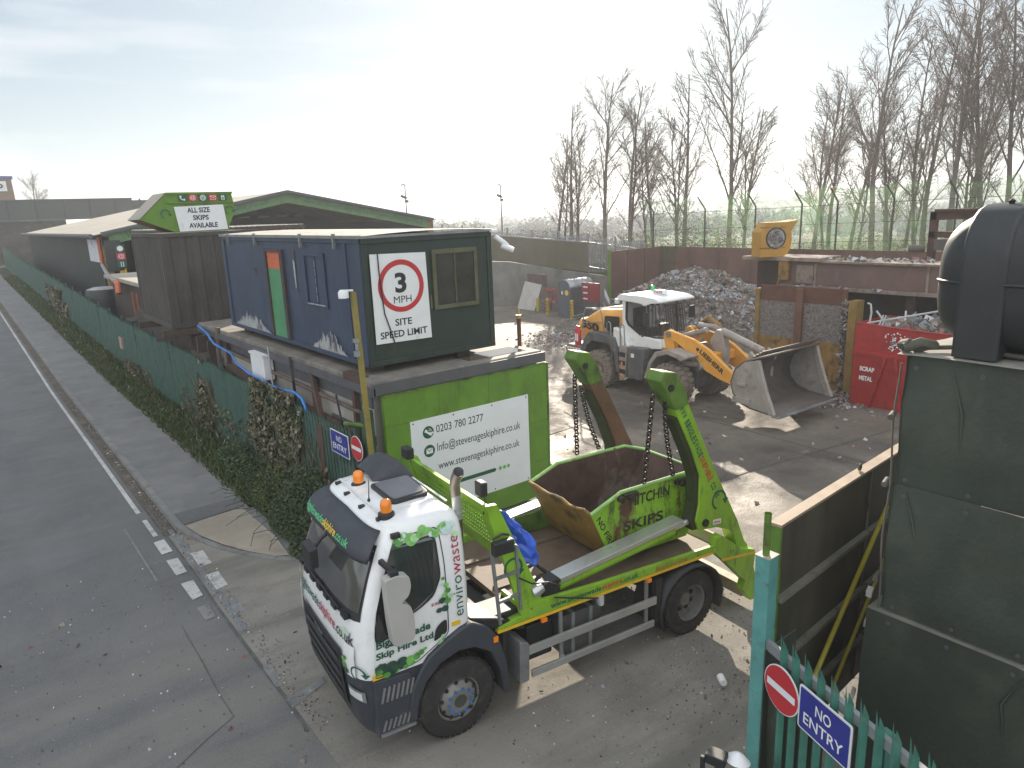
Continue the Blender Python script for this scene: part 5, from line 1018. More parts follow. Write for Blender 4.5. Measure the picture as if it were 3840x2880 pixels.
# scattered litter
mb = MB(); rg = random.Random(9)
def lpos(r):
    q = r.random()
    if q < .45: x, y = 24.3+r.gauss(0,1.3), 26.0+r.gauss(0,1.1); return (x, y, ground_z(x,y)+.03+.35*math.exp(-((x-24.3)**2+(y-26)**2)/1.2)*r.random())
    if q < .62: x, y = 22.6+r.gauss(0,.8), 11.2+r.gauss(0,.6)
    elif q < .75: x, y = 23+r.gauss(0,1.2), 14+r.gauss(0,2)
    else: x, y = r.uniform(8.8,30), r.uniform(4.5,30)
    return (x, y, ground_z(x,y)+.03)
flakes(mb, 3000, rg, lpos, .015, .085, 8); tag(mb.build('litter', WM, None, fix=False), 'loose litter and scraps scattered over the yard floor', 'litter', kind='stuff')
mb = MB(); rg = random.Random(41)
def gpos(r):
    q = r.random()
    if q < .35: x, y = 2.62+abs(r.gauss(0,.12)), r.uniform(7.5,30)
    elif q < .6: x, y = r.uniform(2.6,9), r.uniform(2.5,11)
    elif q < .8: x, y = r.uniform(-3,2.5), r.uniform(6.5,14)
    else: x, y = 7.5+r.gauss(0,1.2), 4.8+r.gauss(0,1)
    return (x, y, ground_z(x,y)+.016)
flakes(mb, 4500, rg, gpos, .004, .016, 8, pick=lambda r, p: r.choice((0,1,3,3,6,6,4))); flakes(mb, 90, rg, gpos, .02, .05, 8)
tag(mb.build('grit', WM, None, fix=False), 'loose grit and stones scattered over the road edge and the entrance', 'grit', kind='stuff')
cup = MB().lathe([(.045,0),(.045,.02),(.05,.14),(.042,.14),(.038,.0)], (7.05,4.75,.055), (.55,.75,.0), 18).lathe([(0,.0),(.045,.0)], (7.05,4.75,.055), (.55,.75,0), 18)
tag(cup.build('cup', M['signwhite'], None, smooth=40), 'white plastic cup lying on the dusty ground by the gate', 'cup')
# roadside lamp at the bottom edge
LM = thing('floodlight', 'small black floodlight with a pale cap in front of the short teal fence', 'lamp', (4.82,3.26,0))
MB().tube([(0,0,0),(0,0,1.12)], .04, 8).build('post', M['black'], LM); MB().obox((-.02,.02,1.2),(1,.3,0),.07,(-.3,1,0),.09,(0,0,1),.05).tube([(-.12,.1,1.0),(-.12,.1,1.22)], .025, 8).build('head', M['black'], LM, bevel=.02); MB().lathe([(0,.04),(.05,.02),(.12,-.04),(.1,-.04),(0,0)], (.14,-.10,1.2), (.2,0,1), 14).build('cap', M['signwhite'], LM, smooth=40)
# camera masts
for (x,y,z0,z1,lab) in ((35.0,60.0,2.0,8.85,'slim camera mast with a lamp head rising behind the warehouse eaves'),(46.3,60.0,2.0,8.75,'slim dark camera mast rising from the boundary fence')):
    m_ = thing('camera_mast', lab, 'mast', (x,y,0), 0, 'camera masts at the back of the yard'); MB().tube([(0,0,z0),(0,0,z1)], [.09,.05], 8).build('pole', M['greyband'], m_)
    MB().obox((-.2,0,z1-1.1),(1,0,-.4),.3,(0,1,0),.1,(.4,0,1),.1).tube([(0,0,z1),(-.25,0,z1+.05),(-.4,0,z1-.1)], .05, 6).obox((.1,0,z1-1.5),(1,0,0),.15,(0,1,0),.1,(0,0,1),.12).build('camera_head', M['greyband'], m_)
# ================================================================ WHEEL LOADER (local x = forwards, y = left, z up; near side is y < 0)
WL = thing('wheel_loader', 'orange and white wheel loader with a grey bucket standing in the yard', 'loader', (19.30,17.96,-.27), R(-92))
def bxo(name, prof, y0, y1, m, par=None, bev=.03, sm=35): return MB().prism(prof, 'y', y0, y1).build(name, m, par or WL, smooth=sm, bevel=bev)
OR, LG, DG = M['orange'], M['loadergrey'], M['dustygrey']
# rear hood: rounded loft
def hood(i, j):
    x = -1.72+2.55*j; q = smooth01(j/.55); top = 2.30+.52*q+.08*smooth01((j-.5)/.5); hw = .62+.26*q; low = 1.62
    a = i*2-1; yy = hw*math.copysign(abs(a)**.6, a) if abs(a) < 1 else hw*a
    t = abs(a); z = low+(top-low)*(1-t**5)**.45
    return Vector((x-.12*(1-t)*(1-q), yy, z))
hd_ = MB().grid(36, 22, hood); hd_.add([hood(i/36,0) for i in range(37)], [tuple(range(37))]); HDo = hd_.build('engine_hood', OR, WL, smooth=50)
lettering([('550', M['ink'])], lambda u, v: Vector((-1.52+u, -(.62+.26*smooth01(((-1.52+u)+1.72)/2.55/.55))-.006, 2.02+v-.04*u)), 1.22, .32, HDo, bold=.05)
MB().prism(round_poly([(.03,2.62),(.74,2.66),(.74,2.05),(.28,2.05),(.0,2.22)], .05), 'y', -.905, -.87).build('air_vent', M['black'], WL)
MB().prism([(-1.2,2.66),(-.2,2.8),(.7,2.92),(.7,2.98),(-.1,2.9),(-1.2,2.7)], 'y', -.35, .35).build('hood_top', mat('hood_pale', (.7,.6,.5), .5), HDo)
bxo('counterweight', [(-1.85,1.02),(-1.75,.62),(-1.1,.6),(-.9,1.0),(-.9,1.42),(-1.8,1.42)], -1.2, 1.2, LG, bev=.06)
mb = MB()
for k in range(5): mb.add([(-1.80+.16*k,-1.215,1.30),(-1.72+.16*k,-1.215,1.30),(-1.66+.16*k,-1.215,1.04),(-1.74+.16*k,-1.215,1.04)], [(0,1,2,3)])
wb_ = MB().box(-1.86,-.98,-1.21,-1.19,1.02,1.33).build('warning_strip', M['signwhite'], WL); mb.build('red_stripe', M['signred'], wb_, fix=False)
for dx in (0,.17):
    f = MB().lathe([(0,0),(.085,0),(.09,.04),(.09,.55),(.05,.62),(.03,.66),(.03,.72),(0,.72)], (-1.35+dx,-1.02-dx*.4,1.42), (0,0,1), 16).build('fire_extinguisher', mat('extinguisher_red', (.5,.02,.02), .3), WL, smooth=40)
    MB().box(-1.37+dx,-1.30+dx,-1.115-dx*.4,-1.105-dx*.4,1.58,1.85).build('label', M['signwhite'], f)
bxo('rear_frame', [(-1.0,.55),(1.4,.5),(1.5,1.3),(.8,1.62),(-1.0,1.5)], -.5, .5, LG)
def fender(x, r, z, a0, a1, m, yo, yi):
    return MB().grid(16, 1, lambda i, j: Vector((x+r*math.cos(R(a0+(a1-a0)*i)), yo+(yi-yo)*j, z+r*1.02*math.sin(R(a0+(a1-a0)*i))))).build('mudguard', m, WL, smooth=60, solid=.05)
for s in (-1, 1):
    P = [(-.98,1.05),(-.80,1.70),(-.52,2.02),(.25,2.05),(.75,1.95),(.95,1.5),(1.05,.72),(.92,.72),(.80,1.36),(.55,1.68),(-.30,1.72),(-.62,1.5),(-.86,1.05)]
    MB().prism(P, 'y', s*1.22, s*.62).build('mudguard', LG, WL, bevel=.03)
    P = [(2.28,.75),(2.50,1.35),(2.78,1.72),(3.35,1.86),(4.15,1.72),(4.12,1.66),(3.85,1.55),(3.7,1.62),(3.3,1.70),(2.86,1.56),(2.62,1.28),(2.40,.72)]
    MB().prism(P, 'y', s*1.26, s*.60).build('mudguard', DG, WL, bevel=.02)
# wheels
def lwheel(x, s):
    y = s*1.24; c = (x, y, .70); d = (0,-s,0); Rr = .70
    t = MB().lathe([(.30,.02),(.36,.0),(.56,.0),(.64,.02),(.66,.05),(.66,.50),(.64,.54),(.3,.54)], c, d, 48)
    for k in range(22):
        a = 2*math.pi*k/22
        for o, q in ((.11,.0),(.40,.14)):
            p = Vector((x+math.sin(a+q)*.665, y-s*o, .70+math.cos(a+q)*.665)); t.obox(p, (math.cos(a+q),0,-math.sin(a+q)), .062, (0,1,0), .125, (math.sin(a+q),0,math.cos(a+q)), .04)
    t = t.build('wheel', M['dusttyre'], WL, smooth=30)
    r = MB().lathe([(.32,-.01),(.31,.04),(.28,.06),(.26,.16),(.12,.18),(.11,.10),(0,.09)], c, d, 30).build('rim', mat('dusty_rim', (.30,.25,.21), .8, var=.2), t, smooth=35)
    mb = MB()
    for k in range(26): a = 2*math.pi*k/26; p = Vector((x+math.sin(a)*.50, y+s*.004, .70+math.cos(a)*.50)); mb.disc(p, (0,s,0), .026, 8)
    mb.build('vent_hole', M['rubber'], t, fix=False)
for x in (0, 3.32):
    for s in (-1, 1): lwheel(x, s)
# cab
zt = 3.30
def cab_sec(z):
    t = (z-1.65)/(zt-1.65); return (.72+.10*t, 2.62-.05*smooth01((z-2.3)/.9)-.22*max(0,t-.55), .80-.06*t, .52-.0*t)   # rear x, front x, half width rear, half width front
def csec(z):
    r, f, hr, hf = cab_sec(z); return [(r,-hr),(1.75,-hr*1.0),(f,-hf),(f,hf),(1.75,hr),(r,hr)]
mb = MB()
for s in (-1,1):
    mb.prism([(.62,1.64),(1.75,1.62),(2.66,1.72),(2.62,2.02),(2.2,2.05),(1.72,2.10),(1.12,2.42),(.98,2.62),(1.02,3.24),(.82,3.24),(.82,2.4),(.64,2.28)], 'y', s*.82, s*.72)
mb.prism([(1.9,1.62),(2.72,1.76),(2.66,2.04),(1.9,2.02)], 'y', -.72, .72).prism([(.66,1.64),(1.9,1.62),(1.9,1.72),(.66,1.72)], 'y', -.72, .72).box(.72,.82,-.72,.72,1.64,3.24)
cabo = mb.build('cab_shell', M['white'], WL, smooth=30, bevel=.03)
bxo('step_box', [(.62,1.62),(1.35,1.62),(1.35,1.75),(.98,2.20),(.64,2.30)], -1.08, -.80, M['white'], bev=.03)
gl = mat('loader_glass', (.05,.05,.04), .08, var=.5, vs=1.2, alpha=.30, spec=.8)
g = MB(); A = csec(1.9); 
g.add([(1.02,-.79,2.62),(1.12,-.79,2.42),(1.72,-.79,2.10),(1.98,-.76,2.06),(1.98,-.72,3.2),(1.04,-.76,3.22)], [tuple(range(6))]).add([(1.02,.79,2.62),(1.12,.79,2.42),(1.72,.79,2.10),(1.98,.76,2.06),(1.98,.72,3.2),(1.04,.76,3.22)], [tuple(range(6))])
g.add([(1.98,-.76,2.06),(2.58,-.52,2.06),(2.42,-.50,3.2),(1.98,-.72,3.2)], [(0,1,2,3)]).add([(2.58,-.52,2.06),(2.58,.52,2.06),(2.42,.50,3.2),(2.42,-.50,3.2)], [(0,1,2,3)]).add([(1.98,.76,2.06),(2.58,.52,2.06),(2.42,.50,3.2),(1.98,.72,3.2)], [(0,1,2,3)])
gls = g.build('window', gl, WL, fix=False)
mb = MB()
for a, b in (((1.98,-.76,2.06),(1.98,-.72,3.2)),((1.98,.76,2.06),(1.98,.72,3.2)),((1.75,-.80,2.08),(1.98,-.77,2.04)),((1.98,-.77,2.05),(2.6,-.53,2.05)),((2.6,-.53,2.05),(2.6,.53,2.05)),((1.02,-.79,3.2),(1.02,-.80,2.6)),((1.02,-.8,2.6),(1.12,-.8,2.42)),((1.12,-.8,2.42),(1.72,-.8,2.1))): mb.bar(a, b, .06, .06)
for k in range(9):
    y = -.48+.12*k; mb.tube([(2.66,y,2.12),(2.50,y*.98,3.16)], .016, 6)
for k in range(4):
    t = k/4; mb.tube([(2.04+.5*t,-.78+.2*t,2.12),(2.03+.42*t,-.74+.2*t,3.16)], .016, 6)
mb.bar((2.67,-.55,2.12),(2.67,.55,2.12),.03,.03).bar((2.51,-.52,3.16),(2.51,.52,3.16),.03,.03)
mb.build('window_guard', M['black'], gls)
mb = MB(); mb.box(.9,1.4,-.35,.35,1.75,2.2).prism([(.88,2.15),(1.02,2.15),(.92,2.9),(.82,2.9)], 'y', -.28, .28).box(1.9,2.1,-.2,.2,1.75,2.45).lathe([(.17,0),(.2,0),(.2,.03),(.17,.03)], (1.85,0,2.5), (-.5,0,1), 16).box(1.3,1.5,-.6,-.45,1.75,2.3); mb.build('seat', M['black'], WL)
MB().prism(round_poly([(.66,3.24),(.64,3.36),(.80,3.46),(1.7,3.47),(2.35,3.43),(2.62,3.34),(2.60,3.27),(2.25,3.24),(1.95,3.13),(1.75,3.20),(1.0,3.24)], .05), 'y', -.90, .90).build('cab_roof', M['white'], WL, smooth=25, bevel=.035)
bx_ = bxo('roof_sign', round_poly([(1.55,3.46),(2.15,3.46),(2.05,3.60),(1.65,3.60)], .05), -.12, .12, M['signwhite'], bev=.02); lettering([('TAXI', M['signred'])], plane_fn((1.66,-.125,3.49), (1,0,0), (0,0,1)), .38, .08, bx_, bold=.03)
MB().lathe([(0,0),(.07,0),(.07,.14),(.05,.18),(0,.19)], (1.0,.55,3.47), (0,0,1), 14).build('green_beacon', mat('green_lens', (.02,.55,.15), .15, coat=.5), WL, smooth=40)
mb = MB()
for y in (-.80,-.66,.66,.80): mb.lathe([(0,.0),(.07,.0),(.08,.06),(0,.06)], (2.20 if abs(y) > .7 else 2.32, y, 3.26), (.6,-.4 if y < 0 else .4,-.1), 12)
mb.build('work_lamp', M['black'], WL, smooth=40); MB().box(.60,.74,-.98,-.84,3.12,3.30).build('rear_lamp', M['signwhite'], WL, bevel=.02)
for s in (-1,1): MB().box(2.25,2.33,s*1.16-.13,s*1.16+.13,2.55,2.98).tube([(2.29,s*1.1,2.9),(2.3,s*.75,3.2)], .02, 6).build('mirror', M['black'], WL, bevel=.02)
# steps, boxes, rails
bxo('access_step', [(1.02,.62),(1.30,.55),(1.42,1.70),(1.02,1.70)], -1.18, -.6, DG, bev=.02); bxo('tool_box', [(1.44,.58),(2.16,.62),(2.20,1.72),(1.44,1.68)], -1.18, -.55, LG, bev=.03)
mb = MB()
for z in (.72,1.02,1.32): mb.box(1.06,1.34,-1.20,-1.185,z,z+.16)
mb.build('step_opening', M['black'], WL); MB().box(1.62,1.76,-1.195,-1.182,1.36,1.50).build('sticker', M['signwhite'], WL)
MB().box(1.15,1.24,-1.21,-1.19,.62,.72).box(1.15,1.22,-1.21,-1.19,1.0,1.14).build('reflector', M['amber'], WL)
mb = MB()
for pts in ([(.10,-1.0,2.0),(-.02,-1.02,2.72),(-.12,-1.0,2.88),(-.85,-1.02,2.84),(-.95,-1.02,2.7),(-1.08,-1.0,1.95),(-1.02,-1.0,1.85)], [(-.02,-1.02,2.38),(-1.0,-1.02,2.30)], [(-.95,-1.02,2.62),(-1.75,-.95,2.42)], [(-1.03,-1.02,2.12),(-1.85,-1.02,1.92)], [(.36,-1.1,1.72),(.36,-1.12,2.42),(.46,-1.12,2.48),(.55,-1.12,2.42),(.58,-1.1,1.5),(.62,-1.1,.9)], [(1.05,-1.12,1.7),(1.02,-1.12,2.40),(1.12,-1.12,2.46),(1.22,-1.12,2.40),(1.26,-1.12,1.72)]): mb.tube(pts, .024, 6)
mb.build('handrail', M['steelgrey'], WL, smooth=60)
# front frame, arms, rams
bxo('front_frame', [(2.3,.6),(3.9,.55),(3.9,1.1),(3.2,1.9),(2.75,2.25),(2.5,2.1),(2.3,1.3)], -.42, .42, LG, bev=.04); bxo('front_tower', [(2.55,1.6),(3.1,1.6),(3.05,2.2),(2.85,2.40),(2.62,2.3)], -.66, -.42, OR, bev=.03); bxo('front_tower', [(2.55,1.6),(3.1,1.6),(3.05,2.2),(2.85,2.40),(2.62,2.3)], .42, .66, OR, bev=.03)
for s in (-1,1):
    a = bxo('lift_arm', round_poly([(2.74,2.36),(2.95,2.38),(3.9,2.20),(4.55,1.92),(5.65,1.18),(5.72,1.02),(5.50,.94),(4.95,1.06),(4.40,1.25),(4.1,1.55),(3.2,2.02),(2.80,2.12)], .06), s*.70, s*.56, OR, bev=.02)
    if s < 0: lettering([('LIEBHERR', M['inkgrey'])], plane_fn((4.16,-.706,1.80), (.80,0,-.50), (.50,0,.80)), 1.15, .17, a, bold=.04); MB().disc((4.10,-.706,1.90), (0,-1,0), .065, 14).build('logo', M['inkgrey'], a, fix=False)
    MB().tube([(2.9,s*.62,1.25),(4.25,s*.62,1.42)], .085, 12).tube([(4.2,s*.74,1.36),(4.32,s*.5,1.36)], .11, 12).build('lift_ram', DG, WL, smooth=40)
    MB().tube([(2.88,s*.75,2.25),(2.88,s*.5,2.25)], .10, 12).build('pivot_pin', M['steelgrey'], WL, smooth=40)
MB().tube([(3.3,-.64,1.28),(3.9,-.64,1.38)], .05, 10).build('ram_rod', M['tape'], WL)
bxo('bell_crank', [(4.1,2.1),(4.35,2.5),(4.55,2.5),(4.75,1.9),(4.7,1.25),(4.5,1.2),(4.35,1.7)], -.14, .14, DG, bev=.03); bxo('cross_tube', [(4.3,1.5),(4.6,1.5),(4.6,1.8),(4.3,1.8)], -.6, .6, OR)
MB().tube([(2.9,0,2.1),(3.9,0,2.42)], .10, 12).tube([(4.5,0,2.45),(6.0,0,2.0)], .12, 12).tube([(4.4,.3,2.3),(4.0,.25,2.5),(3.4,.2,2.5)], .1, 10).build('tilt_ram', DG, WL, smooth=40); MB().tube([(6.0,0,2.0),(6.45,0,1.86)], .06, 10).build('tilt_rod', M['tape'], WL)
MB().tube([(3.2,.4,2.4),(3.6,.42,2.75),(4.0,.45,2.55),(4.3,.45,2.1)], .09, 8).build('hose_bundle', M['yellowrust'], WL, smooth=50)
# bucket: curved shell open forwards
BW = 1.5; prof = [(7.58,.55),(6.7,.62),(6.35,.72),(6.08,.98),(6.0,1.3),(6.12,1.7),(6.45,1.98),(6.98,2.16)]
mb = MB(); mb.grid(1, len(prof)-1, lambda i, j: Vector((prof[round(j*(len(prof)-1))][0], -BW+2*BW*i, prof[round(j*(len(prof)-1))][1])))
bk = mb.build('bucket', mat('bucket_steel', (.11,.093,.08), .55, metal=.25, var=.25, layers=(((.07,.06,.05),1.6,.52,.25),((.32,.31,.30),4,.64,.15))), WL, smooth=40, solid=.05, fix=False)
for s in (-1,1): MB().prism([(7.45,.56),(6.7,.62),(6.35,.72),(6.08,.98),(6.0,1.3),(6.12,1.7),(6.45,1.98),(6.85,2.05),(7.0,1.6),(7.22,1.05)], 'y', s*BW, s*(BW-.05)).prism([(7.50,.56),(7.32,.56),(7.06,1.1),(6.88,1.7),(6.80,2.06),(6.92,2.08),(7.06,1.62),(7.26,1.1)], 'y', s*(BW+.04), s*(BW-.09)).build('side_plate', DG, bk, bevel=.012)
mb = MB()
for k in range(4): mb.bar((7.02-.10*k,-BW,2.33-.06*k),(7.02-.10*k,BW,2.33-.06*k), .05, .045)
mb.build('spill_guard', mat('guard_steel', (.10,.085,.075), .6, metal=.3, var=.3), bk); MB().box(7.42,7.66,-BW-.03,BW+.03,.50,.555).build('cutting_edge', mat('worn_edge_steel', (.32,.33,.35), .4, metal=.6), bk, bevel=.01)
MB().box(6.25,6.55,-BW-.07,-BW,1.25,1.34).box(6.1,6.7,-BW-.05,-BW,.72,.9).build('wear_plate', DG, bk, bevel=.01)
mb = MB()
for s in (-.45,.45): mb.prism([(5.4,1.0),(6.05,.9),(6.1,1.9),(5.9,2.05),(5.75,1.6),(5.45,1.25)], 'y', s-.06, s+.06)
mb.prism([(6.0,1.7),(6.5,1.95),(6.4,2.1),(5.95,1.95)], 'y', -.3, .3); mb.build('bracket', DG, bk, bevel=.02)
# ================================================================ SKIP LORRY (local x = rearwards, y = away from the camera side, z up)
def lerp_tab(tab, z):
    if z <= tab[0][0]: return tab[0][1:]
    for a, b in zip(tab, tab[1:]):
        if z <= b[0]:
            t = (z-a[0])/(b[0]-a[0]); return tuple(p+(q-p)*t for p, q in zip(a[1:], b[1:]))
    return tab[-1][1:]
TR = thing('skip_lorry', 'white and lime green skip lorry with a leaf patterned cab standing across the yard entrance', 'lorry')
ty_, tp_ = R(95.856), R(-1.556)
tA = Vector((math.sin(ty_)*math.cos(tp_), math.cos(ty_)*math.cos(tp_), math.sin(tp_)))
tY = -Vector((math.sin(ty_+math.pi/2), math.cos(ty_+math.pi/2), 0)); tU = tA.cross(tY)
TR.matrix_world = Matrix(((tA.x, tY.x, tU.x, 3.897), (tA.y, tY.y, tU.y, 6.254), (tA.z, tY.z, tU.z, .017), (0,0,0,1)))
CY = 1.17
CAB = [(.40,-1.12,1.08,-.45),(.62,-1.18,1.11,-.45),(.95,-1.22,1.12,.20),(1.15,-1.24,1.13,.20),(1.45,-1.245,1.13,.20),(1.9,-1.20,1.12,.20),(2.3,-1.07,1.075,.20),(2.58,-.95,1.025,.20),(2.72,-.87,.98,.19),(2.80,-.80,.93,.16),(2.85,-.66,.84,.10)]
DN, PW = .40, 4.2
def cab_front(t, z, off=0.):
    xf, hw, _ = lerp_tab(CAB, z); a = min(1., abs(t))
    x = xf+DN*(1-(1-a**PW)**(1/PW))
    # outward normal in plan, approximately
    nx = -(1-a**6); ny = (t*a**3)
    l = math.hypot(nx, ny) or 1
    return Vector((x+off*nx/l, CY+hw*t+off*ny/l, z))
def cab_side(x, z, off=0.):
    xf, hw, _ = lerp_tab(CAB, z); return Vector((max(x, xf+.22), CY-hw-off, z))
def cab_ring(z, xr=None):
    xf, hw, r0 = lerp_tab(CAB, z); xr = r0 if xr is None else xr
    P = [cab_front(math.copysign(1-(1-abs(q))**1.8, q), z) for q in [1-2*k/32 for k in range(33)]]
    y0, y1 = CY-hw, CY+hw; xs = P[-1].x
    P += [Vector((xs+(xr-.09-xs)*k/5, y0, z)) for k in range(1, 6)]
    P += [Vector((xr-.09+.09*math.sin(R(a)), y0+.09-.09*math.cos(R(a)), z)) for a in (30,60,90)]
    P += [Vector((xr-.09+.09*math.cos(R(a)), y1-.09+.09*math.sin(R(a)), z)) for a in (0,30,60)]
    P += [Vector((xr-.09+(xs-xr+.09)*k/5, y1, z)) for k in range(0, 5)]
    return P
def ring_shell(zs, xr=None, top=True, bottom=True):
    mb = MB(); vs = []; n = None
    for z in zs: r = cab_ring(z, xr); n = len(r); vs += r
    fs = [(i*n+k, i*n+(k+1)%n, (i+1)*n+(k+1)%n, (i+1)*n+k) for i in range(len(zs)-1) for k in range(n)]
    if bottom: fs.append(tuple(range(n)))
    if top:
        # crowned roof: shrink the last ring towards its centre
        last = vs[-n:]; c = sum((p for p in last), Vector())/n; b = len(vs)
        for q, dz in ((.8,.022),(.45,.035)):
            vs += [Vector((c.x+(p.x-c.x)*q, c.y+(p.y-c.y)*q, p.z+dz)) for p in last]
        for j in range(2):
            fs += [(b-n+j*n+k, b-n+j*n+(k+1)%n, b+j*n+(k+1)%n, b+j*n+k) for k in range(n)]
        fs.append(tuple(b+n+k for k in range(n)))
    return mb.add(vs, fs)
zs = [1.16,1.25,1.4,1.55,1.7,1.85,2,2.15,2.3,2.44,2.58,2.66,2.72,2.765,2.80,2.83,2.85]
cab = ring_shell(zs).build('cab', M['white'], TR, smooth=40)
ring_shell([.40,.44,.52,.64,.8,.95,1.05,1.155], xr=-.42).build('bumper', M['dkplastic'], TR, smooth=35)
def front_patch(name, m, zfun0, zfun1, t0, t1, off, parent, nx=26, nz=8):
    mb = MB()
    def f(i, j):
        t = t0+(t1-t0)*i; z = zfun0(t)+(zfun1(t)-zfun0(t))*j
        return cab_front(t, z, off)
    return mb.grid(nx, nz, f).build(name, m, parent, smooth=60)
ws = front_patch('windscreen', M['windscreen'], lambda t: 1.93+.02*abs(t), lambda t: 2.60, -.885, .885, .012, cab)
front_patch('windscreen_seal', M['black'], lambda t: 1.80+.06*abs(t)**2, lambda t: 2.64, -.91, .91, .006, cab)
# wipers, dash mirror
mb = MB()
for t0, t1 in ((-.6,.05),(-.05,.62)):
    mb.tube([cab_front(t0+(t1-t0)*k/6, 1.90+.02*k/6, .04) for k in range(7)], .012, 6)
for k in range(7): mb.obox(cab_front(-.7+.23*k, 1.865, .03), (1,0,0), .025, (0,1,0), .07, (0,0,1), .03)
mb.build('wiper', M['black'], TR)
mb = MB(); mb.tube([cab_front(.02,2.56,.02), cab_front(.02,2.45,.16), cab_front(.02,2.36,.20)], .025, 8)
mb.obox(cab_front(.05,2.27,.22), (1,0,.2), .05, (0,1,0), .17, (0,0,1), .12).build('kerb_mirror', M['black'], TR, bevel=.03)
# sun visor
def visor(i, j):
    t = -.90+1.80*i; z = 2.50+.27*j+.02*(1-abs(t)); o = .13*math.sin(math.pi*min(1, .25+j*.75))+.02
    return cab_front(t*.985, z, o if j > 0 else .13)
mbv = MB().grid(30, 7, visor); vis = mbv.build('sun_visor', M['dkplastic'], TR, smooth=60, solid=.02)
def visfn(u0): 
    return lambda u, v: cab_front(-(-.78+1.56*(u0+u)), 2.575+v, .16)
lettering([('biggleswade', M['tgreen']), ('skiphire', M['tyel']), ('.co.uk', M['tgreen'])], lambda u, v: cab_front(.78-1.42*u, 2.555+v, .166), 1, .11, vis, bold=.012)
# band lettering, grille, headlamps, corner panel
lettering([('biggleswade', M['dkgreen']), ('skiphire', M['crimson']), ('.co.uk', M['ink'])], lambda u, v: cab_front(.82-1.66*u, 1.50+v, .012), 1, .17, cab, bold=.012)
gr = front_patch('grille', M['black'], lambda t: .62, lambda t: 1.40+.03*t*t, -.62, .62, .03, TR, 20, 6)
mb = MB()
for k in range(4): mb.grid(16, 1, lambda i, j, k=k: cab_front(-.55+1.1*i, .74+.16*k+.06*j, .045))
mb.build('slat', M['dkplastic'], gr, smooth=40)
lettering([('DAF', M['steelgrey'])], lambda u, v: cab_front(.13-.26*u, 1.27+v, .042), 1, .07, gr, bold=.02)
for s in (-1, 1):
    h = front_patch('headlamp', M['tape'], lambda t: .86, lambda t: 1.0, s*.70, s*.93, .02, TR, 8, 3)
    front_patch('lens', mat('lamp_lens', (.75,.76,.78), .08, var=.1, coat=1), lambda t: .88, lambda t: .98, s*.72, s*.9, .03, h, 8, 2)
    front_patch('corner_panel', M['white'], lambda t: 1.165, lambda t: 1.55, s*.70, s*.86, .03, TR, 8, 4)
recycle(lambda u, v: cab_front(-.88-u*.9, 1.245+v, .035), .085, M['dkgreen'], TR)
mb = MB(); mb.obox(cab_side(-.99, 1.19, .004), (1,0,0), .06, (0,0,1), .03, (0,1,0), .004).obox(cab_side(.0, 1.52, .004), (1,0,0), .055, (0,0,1), .028, (0,1,0), .004).build('reflector', M['stripe'], TR)
# side window, seams, handle
def side_poly(name, pts, m, off, parent, n=10):
    # fan-free panel: subdivide each edge so it follows the curved side
    P = []
    for a, b in zip(pts, pts[1:]+pts[:1]):
        for k in range(n): q = k/n; P.append(cab_side(a[0]+(b[0]-a[0])*q, a[1]+(b[1]-a[1])*q, off))
    return MB().poly(P).build(name, m, parent, fix=False)
door = thing('door', None, None); door.parent = TR; 
win = [(-.79,2.60),(-.24,2.63),(-.19,2.58),(-.175,2.13),(-.28,1.97),(-.46,1.87),(-.62,1.80),(-.74,1.66),(-.97,1.60),(-.985,1.75),(-.93,2.2)]
bpy.data.objects.remove(door)
door = MB().poly([cab_side(x, z, .006) for x, z in round_poly([(-.93,2.69),(-.125,2.72),(-.10,2.3),(-.10,1.42),(-.30,1.32),(-.52,1.20),(-1.04,1.175),(-1.03,1.9)], .08)]).build('door', M['white'], TR, fix=False)
def seam(pts, w=.012, m='black', off=.009, parent=None, name='door_gap'):
    mb = MB()
    for a, b in zip(pts, pts[1:]):
        n = max(1, int(math.dist(a, b)/.12))
        for k in range(n):
            A0 = [a[i]+(b[i]-a[i])*k/n for i in (0,1)]; B0 = [a[i]+(b[i]-a[i])*(k+1)/n for i in (0,1)]
            d = Vector((B0[0]-A0[0], B0[1]-A0[1])).normalized(); nn = Vector((-d.y, d.x))*w/2
            mb.poly([cab_side(A0[0]-nn.x, A0[1]-nn.y, off), cab_side(B0[0]-nn.x, B0[1]-nn.y, off), cab_side(B0[0]+nn.x, B0[1]+nn.y, off), cab_side(A0[0]+nn.x, A0[1]+nn.y, off)])
    return mb.build(name, M[m], parent, fix=False)
seam(round_poly([(-.93,2.69),(-.125,2.72),(-.10,2.3),(-.10,1.42),(-.30,1.32),(-.52,1.20),(-1.04,1.175),(-1.03,1.9)], .08)+[(-.93,2.69)], parent=door)
side_poly('side_window', round_poly(win, .05), M['glass'], .014, door, 2)
side_poly('window_seal', round_poly([(x*1.0+(.02 if x>-.5 else -.02), z+(.02 if z>2 else -.02)) for x, z in win], .06), M['black'], .011, door, 2)
side_poly('handle', round_poly([(-.30,1.38),(-.12,1.45),(-.12,1.62),(-.2,1.60),(-.27,1.53)], .04), M['black'], .013, door, 2)
lettering([('Biggleswade', M['dkgreen'])], lambda u, v: cab_side(-.99+u, 1.50+v+.06*u, .013), .66, .12, door, bold=.03)
lettering([('Skip Hire Ltd', M['dkgreen'])], lambda u, v: cab_side(-1.0+u, 1.375+v+.06*u, .013), .70, .105, door, bold=.03)
lettering([('230', M['crimson'])], lambda u, v: cab_side(-.31+u, 1.83+v, .013), .12, .035, door, bold=.02)
lettering([('enviro', M['dkgreen']), ('waste', M['crimson'])], lambda u, v: cab_side(.105-v, 1.60+u, .012), .98, .12, cab, bold=-.004)
